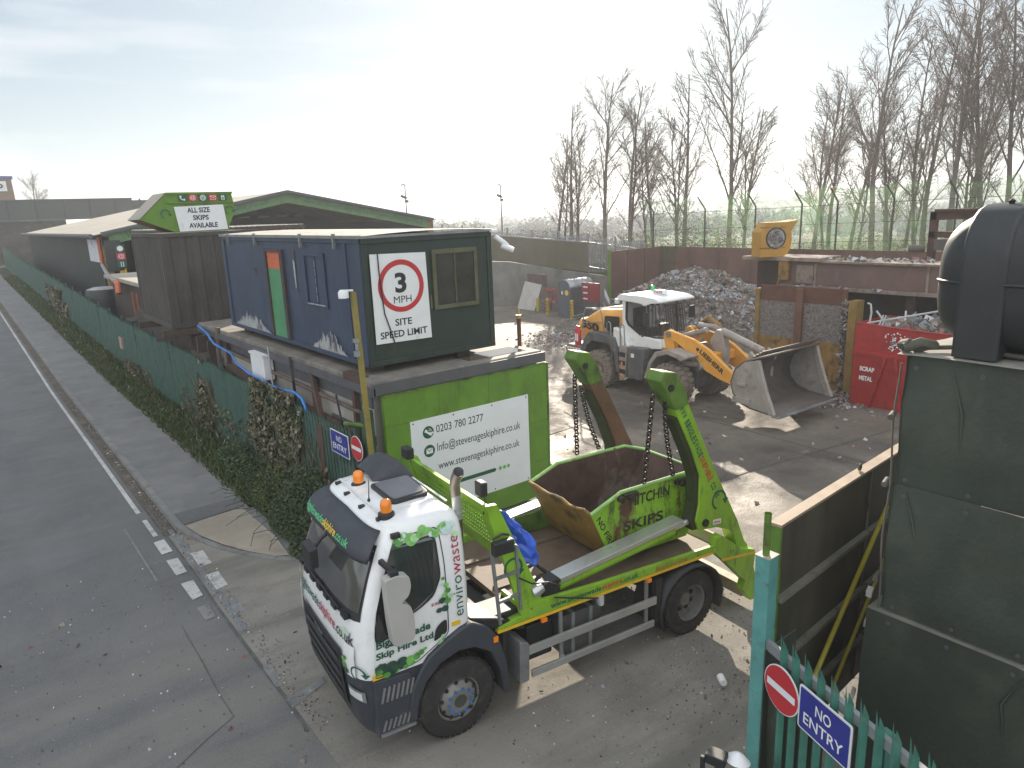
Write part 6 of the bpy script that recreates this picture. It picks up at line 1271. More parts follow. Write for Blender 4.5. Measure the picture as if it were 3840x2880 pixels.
# printed leaves on the cab
rnd = random.Random(5)
def leaf_pts(c, r, a, kind):
    P = []
    for k in range(14):
        t = 2*math.pi*k/14; rad = r*(1 if kind else (.75+.25*math.cos(t)+(.06 if k%2 else -.05)))
        P.append((c[0]+rad*math.cos(t+a), c[1]+rad*math.sin(t+a)*(1 if kind else .8)))
    return P
leafm = [mat('leaf_print_a', (.09,.30,.05), .35, var=.35, vs=14), mat('leaf_print_b', (.18,.45,.10), .35, var=.3, vs=14), mat('leaf_print_c', (.35,.62,.30), .35, var=.3, vs=12), mat('leaf_print_d', (.028,.07,.05), .35, var=.4, vs=12), mat('leaf_print_e', (.5,.66,.62), .35, var=.15)]
mb = MB(); k = 0
def leaves(spots, fn):
    global k
    for (cx, cz, r, mi, kd) in spots:
        mb.mi = mi; off = .0155+.0006*(k%14); k += 1
        mb.poly([fn(x, z, off) for x, z in leaf_pts((cx, cz), r, rnd.uniform(0,6), kd)])
sp = [(-.62+.05*i+rnd.uniform(-.02,.02), 2.70+.035*math.sin(i*1.3)-.02, rnd.uniform(.045,.075), rnd.choice([1,1,2,2,4,0]), i%3==0) for i in range(13)]
sp += [(-.86,2.60,.06,4,0),(-.83,2.68,.05,2,0),(-.72,2.66,.065,3,1),(-.66,2.70,.05,0,1),(-.78,2.62,.05,2,0),(.02,2.66,.04,2,0),(.08,2.60,.05,2,0),(.05,2.7,.05,4,0)]
sp += [(-.13,2.12,.03,0,0),(-.11,2.03,.045,1,0),(-.09,1.96,.05,0,0),(-.14,1.93,.045,1,0),(-.06,1.90,.04,2,0),(-.16,1.86,.06,3,0),(-.09,1.84,.055,0,0),(-.12,1.76,.06,3,0),(-.2,1.75,.05,3,0),(-.15,2.05,.03,4,0),(-.22,1.37,.05,2,0),(-.17,1.42,.04,2,0)]
sp += [(-.93,1.30,.11,3,0),(-.83,1.25,.09,3,1),(-.99,1.25,.06,0,0),(-.70,1.27,.075,3,1),(-.60,1.27,.055,1,1),(-.66,1.22,.045,0,0),(-.52,1.29,.045,0,1),(-.46,1.32,.035,0,1),(-.9,1.20,.06,0,0),(-.77,1.19,.05,1,0),(-.56,1.22,.04,0,0),(-.72,1.33,.025,4,1),(-.41,1.35,.03,1,0)]
leaves(sp, lambda x, z, o: cab_side(x, z, o))
leaves([(-.70,1.27,.05,0,0),(-.73,1.21,.055,3,0),(-.69,1.34,.04,1,0),(-.735,1.38,.035,0,0),(.75,1.70,.04,2,0),(.8,1.75,.04,2,0),(-.66,1.68,.035,2,0),(-.72,1.66,.035,2,0),(-.78,1.68,.03,4,0)], lambda x, z, o: cab_front(x, z, o+.025))
mb.build('vinyl_print', leafm, cab, fix=False)
# roof: hatch, beacons, aerial, deflector, ribs
def roofz(x, y): return 2.853+.03*(1-((y-CY)/.9)**2)*(1 if -.6<x<.1 else .6)
mb = MB(); mb.prism(round_poly([(-.46,.66),(.05,.72),(.09,1.42),(-.46,1.38)], .08), 'z', 2.85, 2.925); hat = mb.build('roof_hatch', M['black'], TR, bevel=.015)
MB().prism(round_poly([(-.42,.71),(.01,.76),(.05,1.37),(-.42,1.33)], .06), 'z', 2.926, 2.94).build('hatch_glass', mat('hatch_tint', (.16,.17,.19), .25, var=.1), hat)
for (bx, by) in ((-.60,.50),(-.52,1.58)):
    b = MB().lathe([(0,2.83),(.10,2.83),(.095,2.88),(.07,2.9),(0,2.9)], (bx,by,0), (0,0,1), 18).build('beacon', M['black'], TR, smooth=40)
    MB().lathe([(.065,2.9),(.068,2.98),(.058,3.03),(.03,3.05),(0,3.052)], (bx,by,0), (0,0,1), 18).build('lens', M['amber'], b, smooth=50)
mb = MB(); mb.tube([(-.62,.98,2.85),(-.60,1.0,3.12)], [.008,.004], 6).lathe([(0,2.84),(.03,2.85),(.012,2.9),(0,2.9)], (-.62,.98,0), (0,0,1), 10).build('aerial', M['black'], TR)
def defl(i, j):
    a = math.pi*i; x = -.36+.52*j; wd = .42*(1-.25*(1-j)**2); h = .26*math.sin(math.pi*min(1, .12+j*.75))
    return Vector((x, 1.82+wd*math.cos(a)*-1, 2.85+h*math.sin(a)**.7 if math.sin(a) > 0 else 2.85))
MB().grid(18, 12, defl).build('roof_pod', M['dkplastic'], TR, smooth=60)
mb = MB()
for yy in (.55,.98,1.40,1.83): mb.obox((-.3, yy, 2.872), (1,0,0), .32, (0,1,0), .012, (0,0,1), .006)
for xx in (-.66,.14): mb.obox((xx, CY, 2.874), (1,0,0), .012, (0,1,0), .72, (0,0,1), .006)
mb.build('roof_rib', M['white'], cab)
mb = MB()
for t in (-.75,-.25,.3,.75): mb.obox(cab_front(t, 2.815, .02)+Vector((.05,0,.02)), (1,0,0), .035, (0,1,0), .025, (0,0,1), .018)
mb.build('roof_clip', M['black'], TR)
MB().obox(cab_side(-.70, 2.735, .02), (1,0,0), .055, (0,0,1), .03, (0,1,0), .03).build('marker_lamp', M['black'], TR, bevel=.012)
# mirrors
def mir(parent, s):
    y = CY-s*(1.13+.20)
    pts = [(-.90,2.42),(-.76,2.44),(-.62,2.40),(-.60,2.28),(-.63,2.17),(-.70,2.12),(-.72,2.10),(-.62,2.05),(-.585,1.92),(-.575,1.70),(-.60,1.63),(-.76,1.60),(-.84,1.63),(-.87,1.9)]
    o = MB().prism(round_poly([(x-.02, z) for x, z in pts], .035), 'y', y, y+s*.13).build('door_mirror', mat('mirror_back', (.42,.41,.39), .45, var=.06), parent, smooth=40, bevel=.02)
    MB().bar((-.80, y+s*.1, 2.46), (-.84, CY-s*1.02, 2.50), .05, .05).bar((-.74, y+s*.1, 1.62), (-.86, CY-s*1.12, 1.66), .05, .05).bar((-.80,y+s*.06,2.42),(-.80,y+s*.06,2.48),.09,.09).build('mirror_arm', M['black'], o)
mir(TR, 1); mir(TR, -1)
# wheel arches, steps
arc = [(-.64,.70),(-.60,.92),(-.50,1.10),(-.38,1.24),(-.18,1.36),(.05,1.46),(.19,1.485),(.40,1.36),(.55,1.16),(.66,.80),(.72,.36)]
inn = [(.62,.36),(.565,.72),(.44,1.0),(.22,1.145),(0,1.18),(-.24,1.10),(-.42,.94),(-.53,.72),(-.56,.50),(-.64,.50)]
for s, nm in ((1,'wheel_arch'), (-1,'wheel_arch')):
    ya, yb = (-.02,.42) if s > 0 else (1.92,2.36)
    MB().prism(arc+inn, 'y', ya, yb).build(nm, M['dkplastic'], TR, smooth=30, bevel=.02)
mb = MB(); mb.box(.20,.98,.14,.55,1.12,1.36).prism([(.2,1.5),(.55,1.38),(.98,1.18),(.98,1.08),(.55,1.24),(.2,1.36)], 'y', .06, .5); mb.build('mudguard_top', M['black'], TR, bevel=.02)
MB().obox((.50,-.025,1.16), (1,0,0), .03, (0,0,1), .035, (0,1,0), .012).build('side_marker', M['amber'], TR)
st = MB().prism([(-1.02,.42),(-.56,.42),(-.56,1.0),(-.62,1.12),(-1.05,1.15)], 'y', .02, .35).build('step_panel', M['dkplastic'], TR, bevel=.015)
mb = MB()
for z0, z1 in ((.86,1.04),(.50,.62)):
    for i in range(7): mb.prism([(-.98+.058*i, z0),(-.955+.058*i, z0),(-.915+.058*i, z1),(-.94+.058*i, z1)], 'y', .005, .02)
mb.box(-1.0,-.58,-.01,.2,.44,.47)
mb.build('tread', M['steelgrey'], st)
# wheels
def wheel(x, y0, wd, out, rear=False):
    """out = -1: outer face looks to -y"""
    rad = .51; c = (x, y0, rad); d = (0, -out, 0)
    prof = [(.285,.0),(.33,.0),(.40,.02),(.455,.015),(.49,.03),(.508,.06),(.51,.10),(.51,wd-.06),(.49,wd-.01),(.40,wd),(.285,wd)]
    g = 40
    t = MB().lathe(prof, c, d, 56)
    for k in range(g):
        a = 2*math.pi*k/g
        for yy in (.06, wd/2, wd-.09):
            pc = Vector((x+math.sin(a)*.512, y0+(-out)*(yy+.01), rad+math.cos(a)*.512))
            t.obox(pc, (math.cos(a),0,-math.sin(a)), .028, (0,1,0), .035 if yy != wd/2 else .06, (math.sin(a),0,math.cos(a)), .007)
    t = t.build('wheel', M['rubber'], TR, smooth=30)
    dep = .10 if not rear else .16
    hub = [(.285,.01),(.285,.03),(.262,.035),(.262,dep),(.23,dep+.015 if rear else .02),(.19,.0 if not rear else dep+.02),(.15,-.03 if not rear else dep+.02),(.10,-.035 if not rear else dep-.03),(.0,-.035 if not rear else dep-.04)]
    r = MB().lathe(hub, c, d, 36).build('rim', mat('wheel_rim', (.23,.225,.21), .55, metal=.3, var=.15, layers=(((.09,.08,.07),5,.55,.2),)), t, smooth=30)
    if not rear:
        mb = MB(); mb2 = MB()
        for k in range(10):
            a = 2*math.pi*k/10+.2
            p = Vector((x+math.sin(a)*.155, y0+out*.03, rad+math.cos(a)*.155)); mb.lathe([(0,.03),(.018,.03),(.02,0)], p, (0,out,0), 8)
            p = Vector((x+math.sin(a+.3)*.232, y0-out*.012, rad+math.cos(a+.3)*.232)); mb2.lathe([(0,.012),(.024,.012),(.026,0)], p, (0,out,0), 12)
        mb.build('wheel_nut', mat('blue_nut_cap', (.05,.16,.42), .5), t); mb2.build('hand_hole', M['black'], t)
        MB().disc((x, y0+out*.037, rad), (0,out,0), .085, 20).build('hub_cap', mat('hub_grease', (.06,.065,.05), .6), t)
    else:
        mb2 = MB()
        for k in range(8):
            a = 2*math.pi*k/8+.4; p = Vector((x+math.sin(a)*.17, y0-out*(dep+.012), rad+math.cos(a)*.17)); mb2.lathe([(0,.008),(.033,.008),(.036,-.02)], p, (0,out,0), 12)
        mb2.build('hand_hole', M['black'], t)
    return t
wheel(0, .02, .30, -1); wheel(0, 2.32, .30, 1); wheel(3.93, .02, .55, -1, True); wheel(3.93, 2.32, .55, 1, True)
for ya, yb in ((-.01,.58),(1.76,2.35)):
    MB().grid(20, 1, lambda i, j: Vector((3.93-.63*math.cos(R(-22+224*i)), ya+(yb-ya)*j, .50+.60*math.sin(R(-22+224*i))))).build('mudguard', M['black'], TR, smooth=60, solid=.03)
MB().box(3.20,3.32,.03,.12,.42,1.1).build('mudguard_stay', M['black'], TR)
# chassis, tanks, guards
mb = MB()
for y in (.72,1.55): mb.box(-.6,5.0,y,y+.09,.78,1.04)
for x in (-.3,.9,2.2,3.4,4.6): mb.box(x,x+.08,.8,1.56,.82,1.0)
mb.lathe([(0,-.8),(.06,-.8),(.06,.8),(0,.8)], (0,1.17,.51), (0,1,0), 10).lathe([(0,-.8),(.09,-.8),(.09,.8),(0,.8)], (3.93,1.17,.51), (0,1,0), 10).lathe([(0,-.2),(.19,-.2),(.22,0),(.19,.2),(0,.2)], (3.93,1.17,.51), (0,1,0), 14)
mb.build('chassis_frame', M['black'], TR)
mb = MB(); mb.prism(round_poly([(1.55,.45),(2.25,.45),(2.25,1.02),(1.55,1.02)], .12), 'y', .12, .62); 
tk = mb.build('fuel_tank', mat('tank_alu_dull', (.10,.10,.10), .5, metal=.5), TR, smooth=40)
mb = MB()
for x in (1.75,2.05): mb.box(x,x+.05,.10,.64,.44,1.035)
mb.build('tank_strap', M['steelgrey'], tk)
MB().box(1.1,1.5,.2,.6,.5,1.0).build('battery_box', M['black'], TR, bevel=.02)
MB().lathe([(0,0),(.06,0),(.06,.22),(0,.22)], (2.35,.25,.9), (0,0,1), 14).build('filter_canister', M['signwhite'], TR, smooth=40)
gd = MB().box(.95,3.19,.0,.035,.74,.86).box(1.05,3.16,.0,.035,.40,.50).build('side_guard', M['alu'], TR, bevel=.006)
mb = MB(); mb.prism(round_poly([(.86,.38),(1.0,.38),(1.0,.92),(.86,.98)], .04), 'y', -.005, .32).build('guard_end', M['steelgrey'], gd, bevel=.02)
mb = MB()
for x in (1.52,3.02): mb.bar((x,.05,1.16),(x+.02,.05,.42),.05,.03,(0,1,0))
mb.build('guard_post', M['steelgrey'], gd)
MB().box(.28,.90,.45,1.9,.55,1.16).box(.32,.6,1.3,2.1,1.1,1.5).build('gearbox', M['black'], TR, bevel=.03)
# deck
dk = MB().box(.92,4.45,.10,2.25,1.22,1.30).build('deck', M['deck'], TR)
mb = MB(); mb.mi = 0
for ya, yb in ((.04,.10),(2.25,2.31)): mb.prism([(.93,1.22),(4.42,1.215),(4.42,1.30),(2.2,1.36),(1.2,1.42),(.93,1.42)], 'y', ya, yb)
mb.prism([(.58,1.215),(.93,1.215),(.93,1.30),(.58,1.25)], 'y', .04, .2)
mb.box(.93,.99,.10,.55,1.30,1.42)
bd = mb.build('deck_side', M['lime'], TR, bevel=.006)
mb = MB()
for ya, yb in ((.035,.105),(2.245,2.315)): mb.box(.57,4.42,ya,yb,1.175,1.213)
mb.prism([(4.55,1.01),(5.30,.93),(5.31,.965),(4.54,1.05)], 'y', .012, .022); mb.build('side_stripe', M['stripe'], bd)
f = plane_fn((1.36,.036,1.232), (1,0,-.004), (0,0,1))
lettering([('www.biggleswade', M['dkgreen']), ('skiphire', M['tred']), ('.co.uk', M['dkgreen'])], f, 1.50, .10, bd, bold=.02)
lettering([('Book on line', M['tred'])], plane_fn((3.18,.036,1.232), (1,0,-.005), (0,0,1)), .62, .07, bd, slant=.25)
lettering([('Limited', M['lgreen'])], plane_fn((1.12,.036,1.24), (1,0,0), (0,0,1)), .2, .06, bd, bold=.02)
mb = MB()
for y in (.74,1.56): mb.box(.98,4.4,y,y+.10,1.301,1.335)
for x in (1.3,1.75): mb.box(x,x+.22,.6,.72,1.301,1.31)
mb.build('deck_rib', M['deck'], dk)
MB().box(1.9,4.3,1.98,2.10,1.31,1.62).box(1.98,2.06,1.95,2.12,1.3,1.62).build('far_rail', M['limegrime'], TR, bevel=.01)
for x in (1.25,3.05): MB().obox((x,.03,1.14),(1,0,0),.04,(0,0,1),.025,(0,1,0),.02).build('side_marker', M['amber'], TR)
# tail
for ya, yb in ((.02,.16),(2.19,2.33)):
    MB().prism([(4.40,1.42),(4.52,1.44),(4.98,1.10),(5.30,1.00),(5.32,.92),(5.30,.70),(5.40,.45),(5.42,.12),(5.28,.12),(5.08,.36),(5.12,.50),(4.62,.98),(4.36,1.20)], 'y', ya, yb).build('tail_plate', M['lime'], TR, bevel=.008)
mb = MB(); mb.prism([(4.40,1.30),(4.52,1.40),(5.28,.98),(5.28,.90),(4.5,1.22)], 'y', .16, 2.19).box(5.22,5.40,.16,2.19,.14,.34)
mb.build('tail_deck', mat('tail_deck_steel', (.42,.36,.25), .65, var=.2, layers=(((.12,.09,.06),3,.55,.2),((.3,.42,.1),5,.6,.1))), TR)
lettering([('ET', M['dkgreen'])], plane_fn((4.72,.018,1.09), (1,0,-.3), (0,0,1)), .1, .06, bd)
# headboard (leans forward), lamps, ladder, exhaust
def hb(y, z, off=0.): return Vector((.47+(2.83-z)*.36+off, y, z))
mb = MB()
def hbox(y0, y1, z0, z1, t=.03):
    P = [hb(y0,z0), hb(y1,z0), hb(y1,z1), hb(y0,z1)]; mb.add(P+[p+Vector((t,0,0)) for p in P], [(0,1,2,3),(7,6,5,4),(0,4,5,1),(1,5,6,2),(2,6,7,3),(3,7,4,0)])
hbox(.12,2.22,2.72,2.84,.06); hbox(.12,2.22,2.02,2.24); hbox(.12,.30,2.24,2.72); hbox(2.04,2.22,2.24,2.72); hbox(1.12,1.22,2.24,2.72)
for y0 in (.30,1.22):
    for i in range(14): hbox(y0+.013+.058*i, y0+.045+.058*i, 2.24, 2.72, .012)
    for j in range(6): hbox(y0, y0+.82, 2.30+.075*j, 2.318+.075*j, .014)
hd = mb.build('headboard', M['lime'], TR)
for ya, yb in ((.05,.12),(2.22,2.29)):
    MB().prism([(.44,2.86),(.60,2.85),(1.22,1.52),(1.22,1.30),(.92,1.30),(.86,1.55)], 'y', ya, yb).build('headboard_leg', M['lime'], TR, bevel=.006)
recycle(plane_fn((.81,.046,1.98), (.86,0,-.3), (.3,0,.86)), .15, M['dkgreen'], TR)
def lamp(c, sx, sy, sz):
    MB().obox(c, (1,0,0), sx, (0,1,0), sy, (0,0,1), sz).build('work_lamp', M['black'], TR, bevel=.02)
lamp((.52,.28,3.0), .05,.08,.09); lamp((.42,2.16,2.95), .06,.10,.08)
mb = MB(); mb.tube([(.55,.28,2.93),(.54,.22,2.86),(.5,.2,2.7)], .01, 6).tube([(.5,-.02,2.47),(.62,-.02,2.50),(.72,.0,2.46)], .015, 6).build('lamp_cable', M['black'], TR)
lamp((.60,-.06,2.36), .14,.05,.085)
mb = MB()
for a, b in (((.50,.03,2.29),(.60,.03,1.30)), ((.84,.03,2.28),(.90,.03,1.40)), ((.50,.03,2.29),(.84,.03,2.28)), ((.535,.03,1.92),(.86,.03,1.93)), ((.57,.03,1.60),(.885,.03,1.62))): mb.bar(a, b, .035, .035)
mb.build('ladder', M['steelgrey'], TR)
ex = MB().tube([(.30,.44,1.2),(.285,.44,2.62)], .052, 16).build('exhaust_stack', mat('exhaust_rust', (.20,.11,.07), .6, metal=.4, var=.3), TR, smooth=40)
MB().tube([(.285,.44,2.62),(.27,.44,2.93)], [.064,.064], 16, caps=False).tube([(.285,.44,2.66),(.283,.44,2.71)], .07, 16).build('heat_shield', M['alu'], ex, smooth=40)
mb = MB()
for (a, b) in (((.32,.29,2.9),(.32,.27,3.05)), ((.32,.27,3.05),(.37,.20,3.20))): pass
mb.tube([(.27,.44,2.90),(.25,.44,3.05),(.255,.41,3.14),(.27,.37,3.22)], [.062,.062,.064,.07], 16, caps=False)
mb.disc((.268,.372,3.215), (.2,-.45,.85), .068, 16); mb.build('exhaust_tip', mat('exhaust_chrome', (.40,.34,.28), .35, metal=.8), ex, smooth=40)
MB().lathe([(0,.0),(.055,.0),(.062,.03),(0,.012)], (.268,.368,3.222), (-.15,-.5,.8), 16).build('opening', M['ink'], ex)
# rams under chequer plate
for s in (0, 1):
    y0 = .10 if s == 0 else 2.25; sg = 1 if s == 0 else -1
    a = Vector((1.58, y0+sg*.13, 1.50)); b = Vector((3.80, y0+sg*.13, 1.76)); d = (b-a).normalized(); n = Vector((-d.z,0,d.x))
    MB().bar(a+n*.045, b+n*.045, .24, .07, n).build('ram_cover', M['alu'], TR, bevel=.008)
    MB().tube([a-n*.06, b-n*.06-d*.15], .095, 16).build('ram', M['lime'], TR, smooth=40)
    MB().tube([b-n*.06-d*.2, b-n*.05+d*.42], .045, 12).build('ram_rod', M['tape'], TR, smooth=40)
mb = MB(); mb.obox((1.42,.22,1.46), (1,0,.1), .13, (0,1,0), .11, (0,0,1), .12).obox((1.25,.25,1.42), (1,0,0), .1, (0,1,0), .12, (0,0,1), .16).tube([(1.1,.5,1.4),(1.2,.5,1.62),(1.4,.45,1.7),(1.55,.4,1.55)], .03, 8)
mb.build('valve_block', M['black'], TR, bevel=.02)
MB().lathe([(0,0),(.07,.01),(.08,.06),(.05,.16),(0,.17)], (1.06,.02,1.58), (1,-.2,.3), 16).build('side_lamp', M['tape'], TR, smooth=40)
mb = MB(); mb.tube([(.86,.02,1.85),(1.05,.0,1.72),(1.3,.0,1.66),(1.5,.02,1.55)], .012, 6).tube([(1.4,.0,1.42),(1.7,-.01,1.32),(2.1,-.01,1.19)], .012, 6); mb.build('cable', M['black'], TR)
# lifting arms
def arm(y0, y1, m, face, s):
    P = [(3.24,3.98),(3.32,4.06),(3.54,3.97),(3.72,3.70),(4.44,2.42),(4.97,1.55),(5.16,1.16),(5.26,1.05),(5.24,.93),(5.12,.90),(5.02,1.02),(4.86,1.40),(4.5,1.54),(4.12,1.58),(4.05,1.75),(4.10,2.0),(4.09,2.45),(3.90,2.87),(3.60,3.4),(3.48,3.62),(3.36,3.84)]
    o = MB().prism(P, 'y', y0, y1).build('lifting_arm', m, TR, bevel=.015)
    h = MB().prism([(3.20,3.97),(3.27,4.10),(3.50,4.06),(3.68,3.82),(3.77,3.58),(3.52,3.52),(3.34,3.78)], 'y', y0-.03, y1+.03)
    h.build('arm_head', M['limegrime'], o, bevel=.02)
    yb = y0-.02 if s > 0 else y1+.02
    MB().lathe([(0,0),(.06,0),(.06,y1-y0+.06),(0,y1-y0+.06)], (4.24,y0-.03,1.68), (0,1,0), 16).lathe([(0,0),(.05,0),(.05,y1-y0+.06),(0,y1-y0+.06)], (3.40,y0-.05,3.86), (0,1,0), 14).build('pin', M['black'], o, smooth=40)
    # greasy inner edge plate
    MB().prism([(3.62,3.42),(3.91,2.87),(4.10,2.45),(4.11,2.0),(4.06,1.75),(4.10,1.60),(4.02,1.60),(3.96,1.76),(4.03,2.02),(4.02,2.40),(3.83,2.84),(3.54,3.38)], 'y', y0+.03, y1-.03).build('arm_web', mat('greasy_web', (.035,.045,.015), .6, var=.35), o)
    return o
a1 = arm(.12,.36, M['lime'], -1, 1)
a2 = arm(1.98,2.22, mat('rusty_green_arm', (.13,.065,.035), .65, var=.3, layers=(((.13,.22,.03),2.4,.62,.08,(1,1,.4)),((.05,.03,.02),4,.55,.2)), bump=.15), 1, -1)
# writing down the near arm, letters stacked
u = Vector((.84,0,-1.50)).normalized(); v = Vector((1.5,0,.84)).normalized(); base = Vector((3.60,.118,3.52))
s = 'www.biggleswade'; col = [M['dkgreen']]*len(s)
full = list('WWW.BIGGLESWADE')+list('SKIPHIRE')+list('.CO.UK')
pos = .0
for i, ch in enumerate(full):
    wv = .035 if ch in '.I' else .052
    if ch != '.':
        p = base+u*pos
        lettering([(ch, M['dkgreen'] if i < 15 or i > 22 else M['tred'])], lambda a, b, p=p: p+u*a+v*b, wv, .10, a1, bold=.03)
    pos += wv+.012
recycle(plane_fn((4.52,.117,1.98), (1,0,0), (0,0,1)), .155, M['dkgreen'], a1)
pl = MB().obox((4.50,.116,1.635), (1,0,-.08), .085, (0,0,1), .04, (0,1,0), .003).build('maker_plate', M['signwhite'], a1)
lettering([('HYVA', M['tred'])], plane_fn((4.435,.111,1.615), (1,0,-.08), (0,0,1)), .13, .04, a1, bold=.04)
# lifting chains
def chain(p, q, sag):
    p = Vector(p); q = Vector(q); n = 26; mb = MB(); pts = []
    for k in range(n+1):
        t = k/n; x = p.lerp(q, t); x.x += sag*math.sin(math.pi*t); pts.append(x)
    for k in range(n):
        c = (pts[k]+pts[k+1])/2; d = (pts[k+1]-pts[k]); L = d.length*.66; d.normalize()
        sd = d.cross(Vector((0,1,0))).normalized() if k%2 else d.cross(Vector((1,0,0))).normalized()
        loop = []
        for j in range(10):
            a = 2*math.pi*j/10; loop.append(c+d*math.copysign(abs(math.cos(a))**.7, math.cos(a))*L+sd*math.sin(a)*.034)
        mb.tube(loop, .013, 5, closed=True)
    return mb.build('lifting_chain', M['chain'], TR, smooth=60)
chain((3.28,.30,3.78), (3.28,.42,2.42), .0); chain((3.44,.24,3.66), (3.84,.41,2.43), -.04)
chain((3.28,2.06,3.72), (3.28,1.98,2.42), .0); chain((3.44,2.1,3.50), (3.74,1.99,2.43), -.04)

# ---------------------------------------------------------------- the skip on the deck, tarpaulin
SK = thing('waste_skip', 'open lime green skip with a rusty inside chained onto the deck of the lorry', 'skip')
SK.matrix_world = TR.matrix_world.copy()
ya, yb = .45, 1.95
side = [(2.33,2.15),(2.86,2.36),(4.25,2.39),(4.72,2.24),(4.20,1.36),(2.72,1.36)]
mb = MB()
for y, d in ((ya,.0),(yb,.0)): mb.poly([(x,y,z) for x, z in side])
mb.build('side_plate', M['limew'], SK, solid=.012)
mb = MB().poly([(2.33,ya,2.15),(2.33,yb,2.15),(2.72,yb,1.36),(2.72,ya,1.36)]); mb.build('end_plate', M['yellowrust'], SK, solid=.012)
mb = MB().poly([(4.72,ya,2.24),(4.72,yb,2.24),(4.20,yb,1.36),(4.20,ya,1.36)]); mb.build('end_plate', M['limew'], SK, solid=.012)
e = .012
mb = MB()
for y in (ya+e, yb-e): mb.poly([(x+(.012 if x<3 else -.012), y, z) for x, z in side])
mb.poly([(2.35,ya+e,2.14),(2.35,yb-e,2.14),(2.735,yb-e,1.38),(2.735,ya+e,1.38)]).poly([(4.70,ya+e,2.23),(4.70,yb-e,2.23),(4.19,yb-e,1.38),(4.19,ya+e,1.38)]).poly([(2.735,ya+e,1.38),(4.19,ya+e,1.38),(4.19,yb-e,1.38),(2.735,yb-e,1.38)])
mb.build('inside', M['skipin'], SK)
mb = MB()
for y in (ya, yb):
    mb.tube([(2.33,y,2.15),(2.86,y,2.36),(4.25,y,2.39),(4.72,y,2.24)], .028, 8)
mb.tube([(4.72,ya,2.24),(4.72,yb,2.24)], .022, 8)
mb.build('rim', mat('skip_rim', (.28,.50,.16), .5, var=.3, layers=(((.4,.33,.2),4,.56,.2),(RUST,8,.6,.1))), SK)
mb = MB(); pts = [Vector((2.33+.012*math.sin(k*2.1),ya+(yb-ya)*k/9,2.15+.02*math.sin(k*1.7))) for k in range(10)]
mb.tube(pts, .026, 8).build('front_lip', M['yellowrust'], SK)
mb = MB()
for x in (3.0,4.0):
    for y, s in ((ya,-1),(yb,1)):
        mb.lathe([(0,0),(.055,0),(.055,.10),(.035,.11),(0,.11)], (x,y,2.28), (0,s,0), 14).obox((x,y+s*.06,2.31),(1,0,0),.13,(0,1,0),.03,(0,0,1),.03)
        mb.lathe([(0,0),(.05,0),(.05,.10),(0,.11)], (x+(.14 if x > 3.5 else -.16),y,2.28), (0,s,0), 14)
mb.build('lifting_lug', M['chain'], SK, smooth=40)
lettering([('HITCHIN', M['inkgrey'])], plane_fn((3.03,ya-.009,2.10), (1,0,.01), (0,0,1)), .78, .17, SK, bold=.03)
lettering([('SKIPS', M['inkgrey'])], plane_fn((2.92,ya-.009,1.74), (1,0,.01), (0,0,1)), .78, .16, SK, bold=.03)
lettering([('0800 783 2', M['inkgrey'])], plane_fn((2.88,ya-.009,1.50), (1,0,.01), (0,0,1)), 1.1, .18, SK, bold=.03)
lettering([('NO FIRES', M['inkgrey'])], plane_fn((2.42,ya-.009,2.05), (.46,0,-.80), (.80,0,.46)), .66, .10, SK, bold=.025)
# tarpaulin
def tarp(i, j):
    z = 2.60-.80*i; n = mnoise.noise(Vector((i*4.2, j*2.6, .3))); n2 = mnoise.noise(Vector((i*9, j*5, 4)))
    wd = (.17+.26*smooth01(i*1.6))*(1-.25*smooth01((i-.85)/.15))+.05*mnoise.noise(Vector((i*6,0,2)))*j
    x = .545+(2.83-z)*.455+wd*j; fold = abs(math.sin(i*9.5+j*3.2))*.07+abs(math.sin(j*6+i*4))*.05
    return Vector((x, .15+fold+.10*n+.04*n2+.16*j*i, z+.05*n+.16*j*(.5-i)))
tp = MB().grid(40, 18, tarp).build('tarpaulin', M['blue'], None, smooth=28, solid=.008)
tp.matrix_world = TR.matrix_world.copy(); tag(tp, 'crumpled bright blue tarpaulin tucked behind the headboard of the lorry', 'tarpaulin')
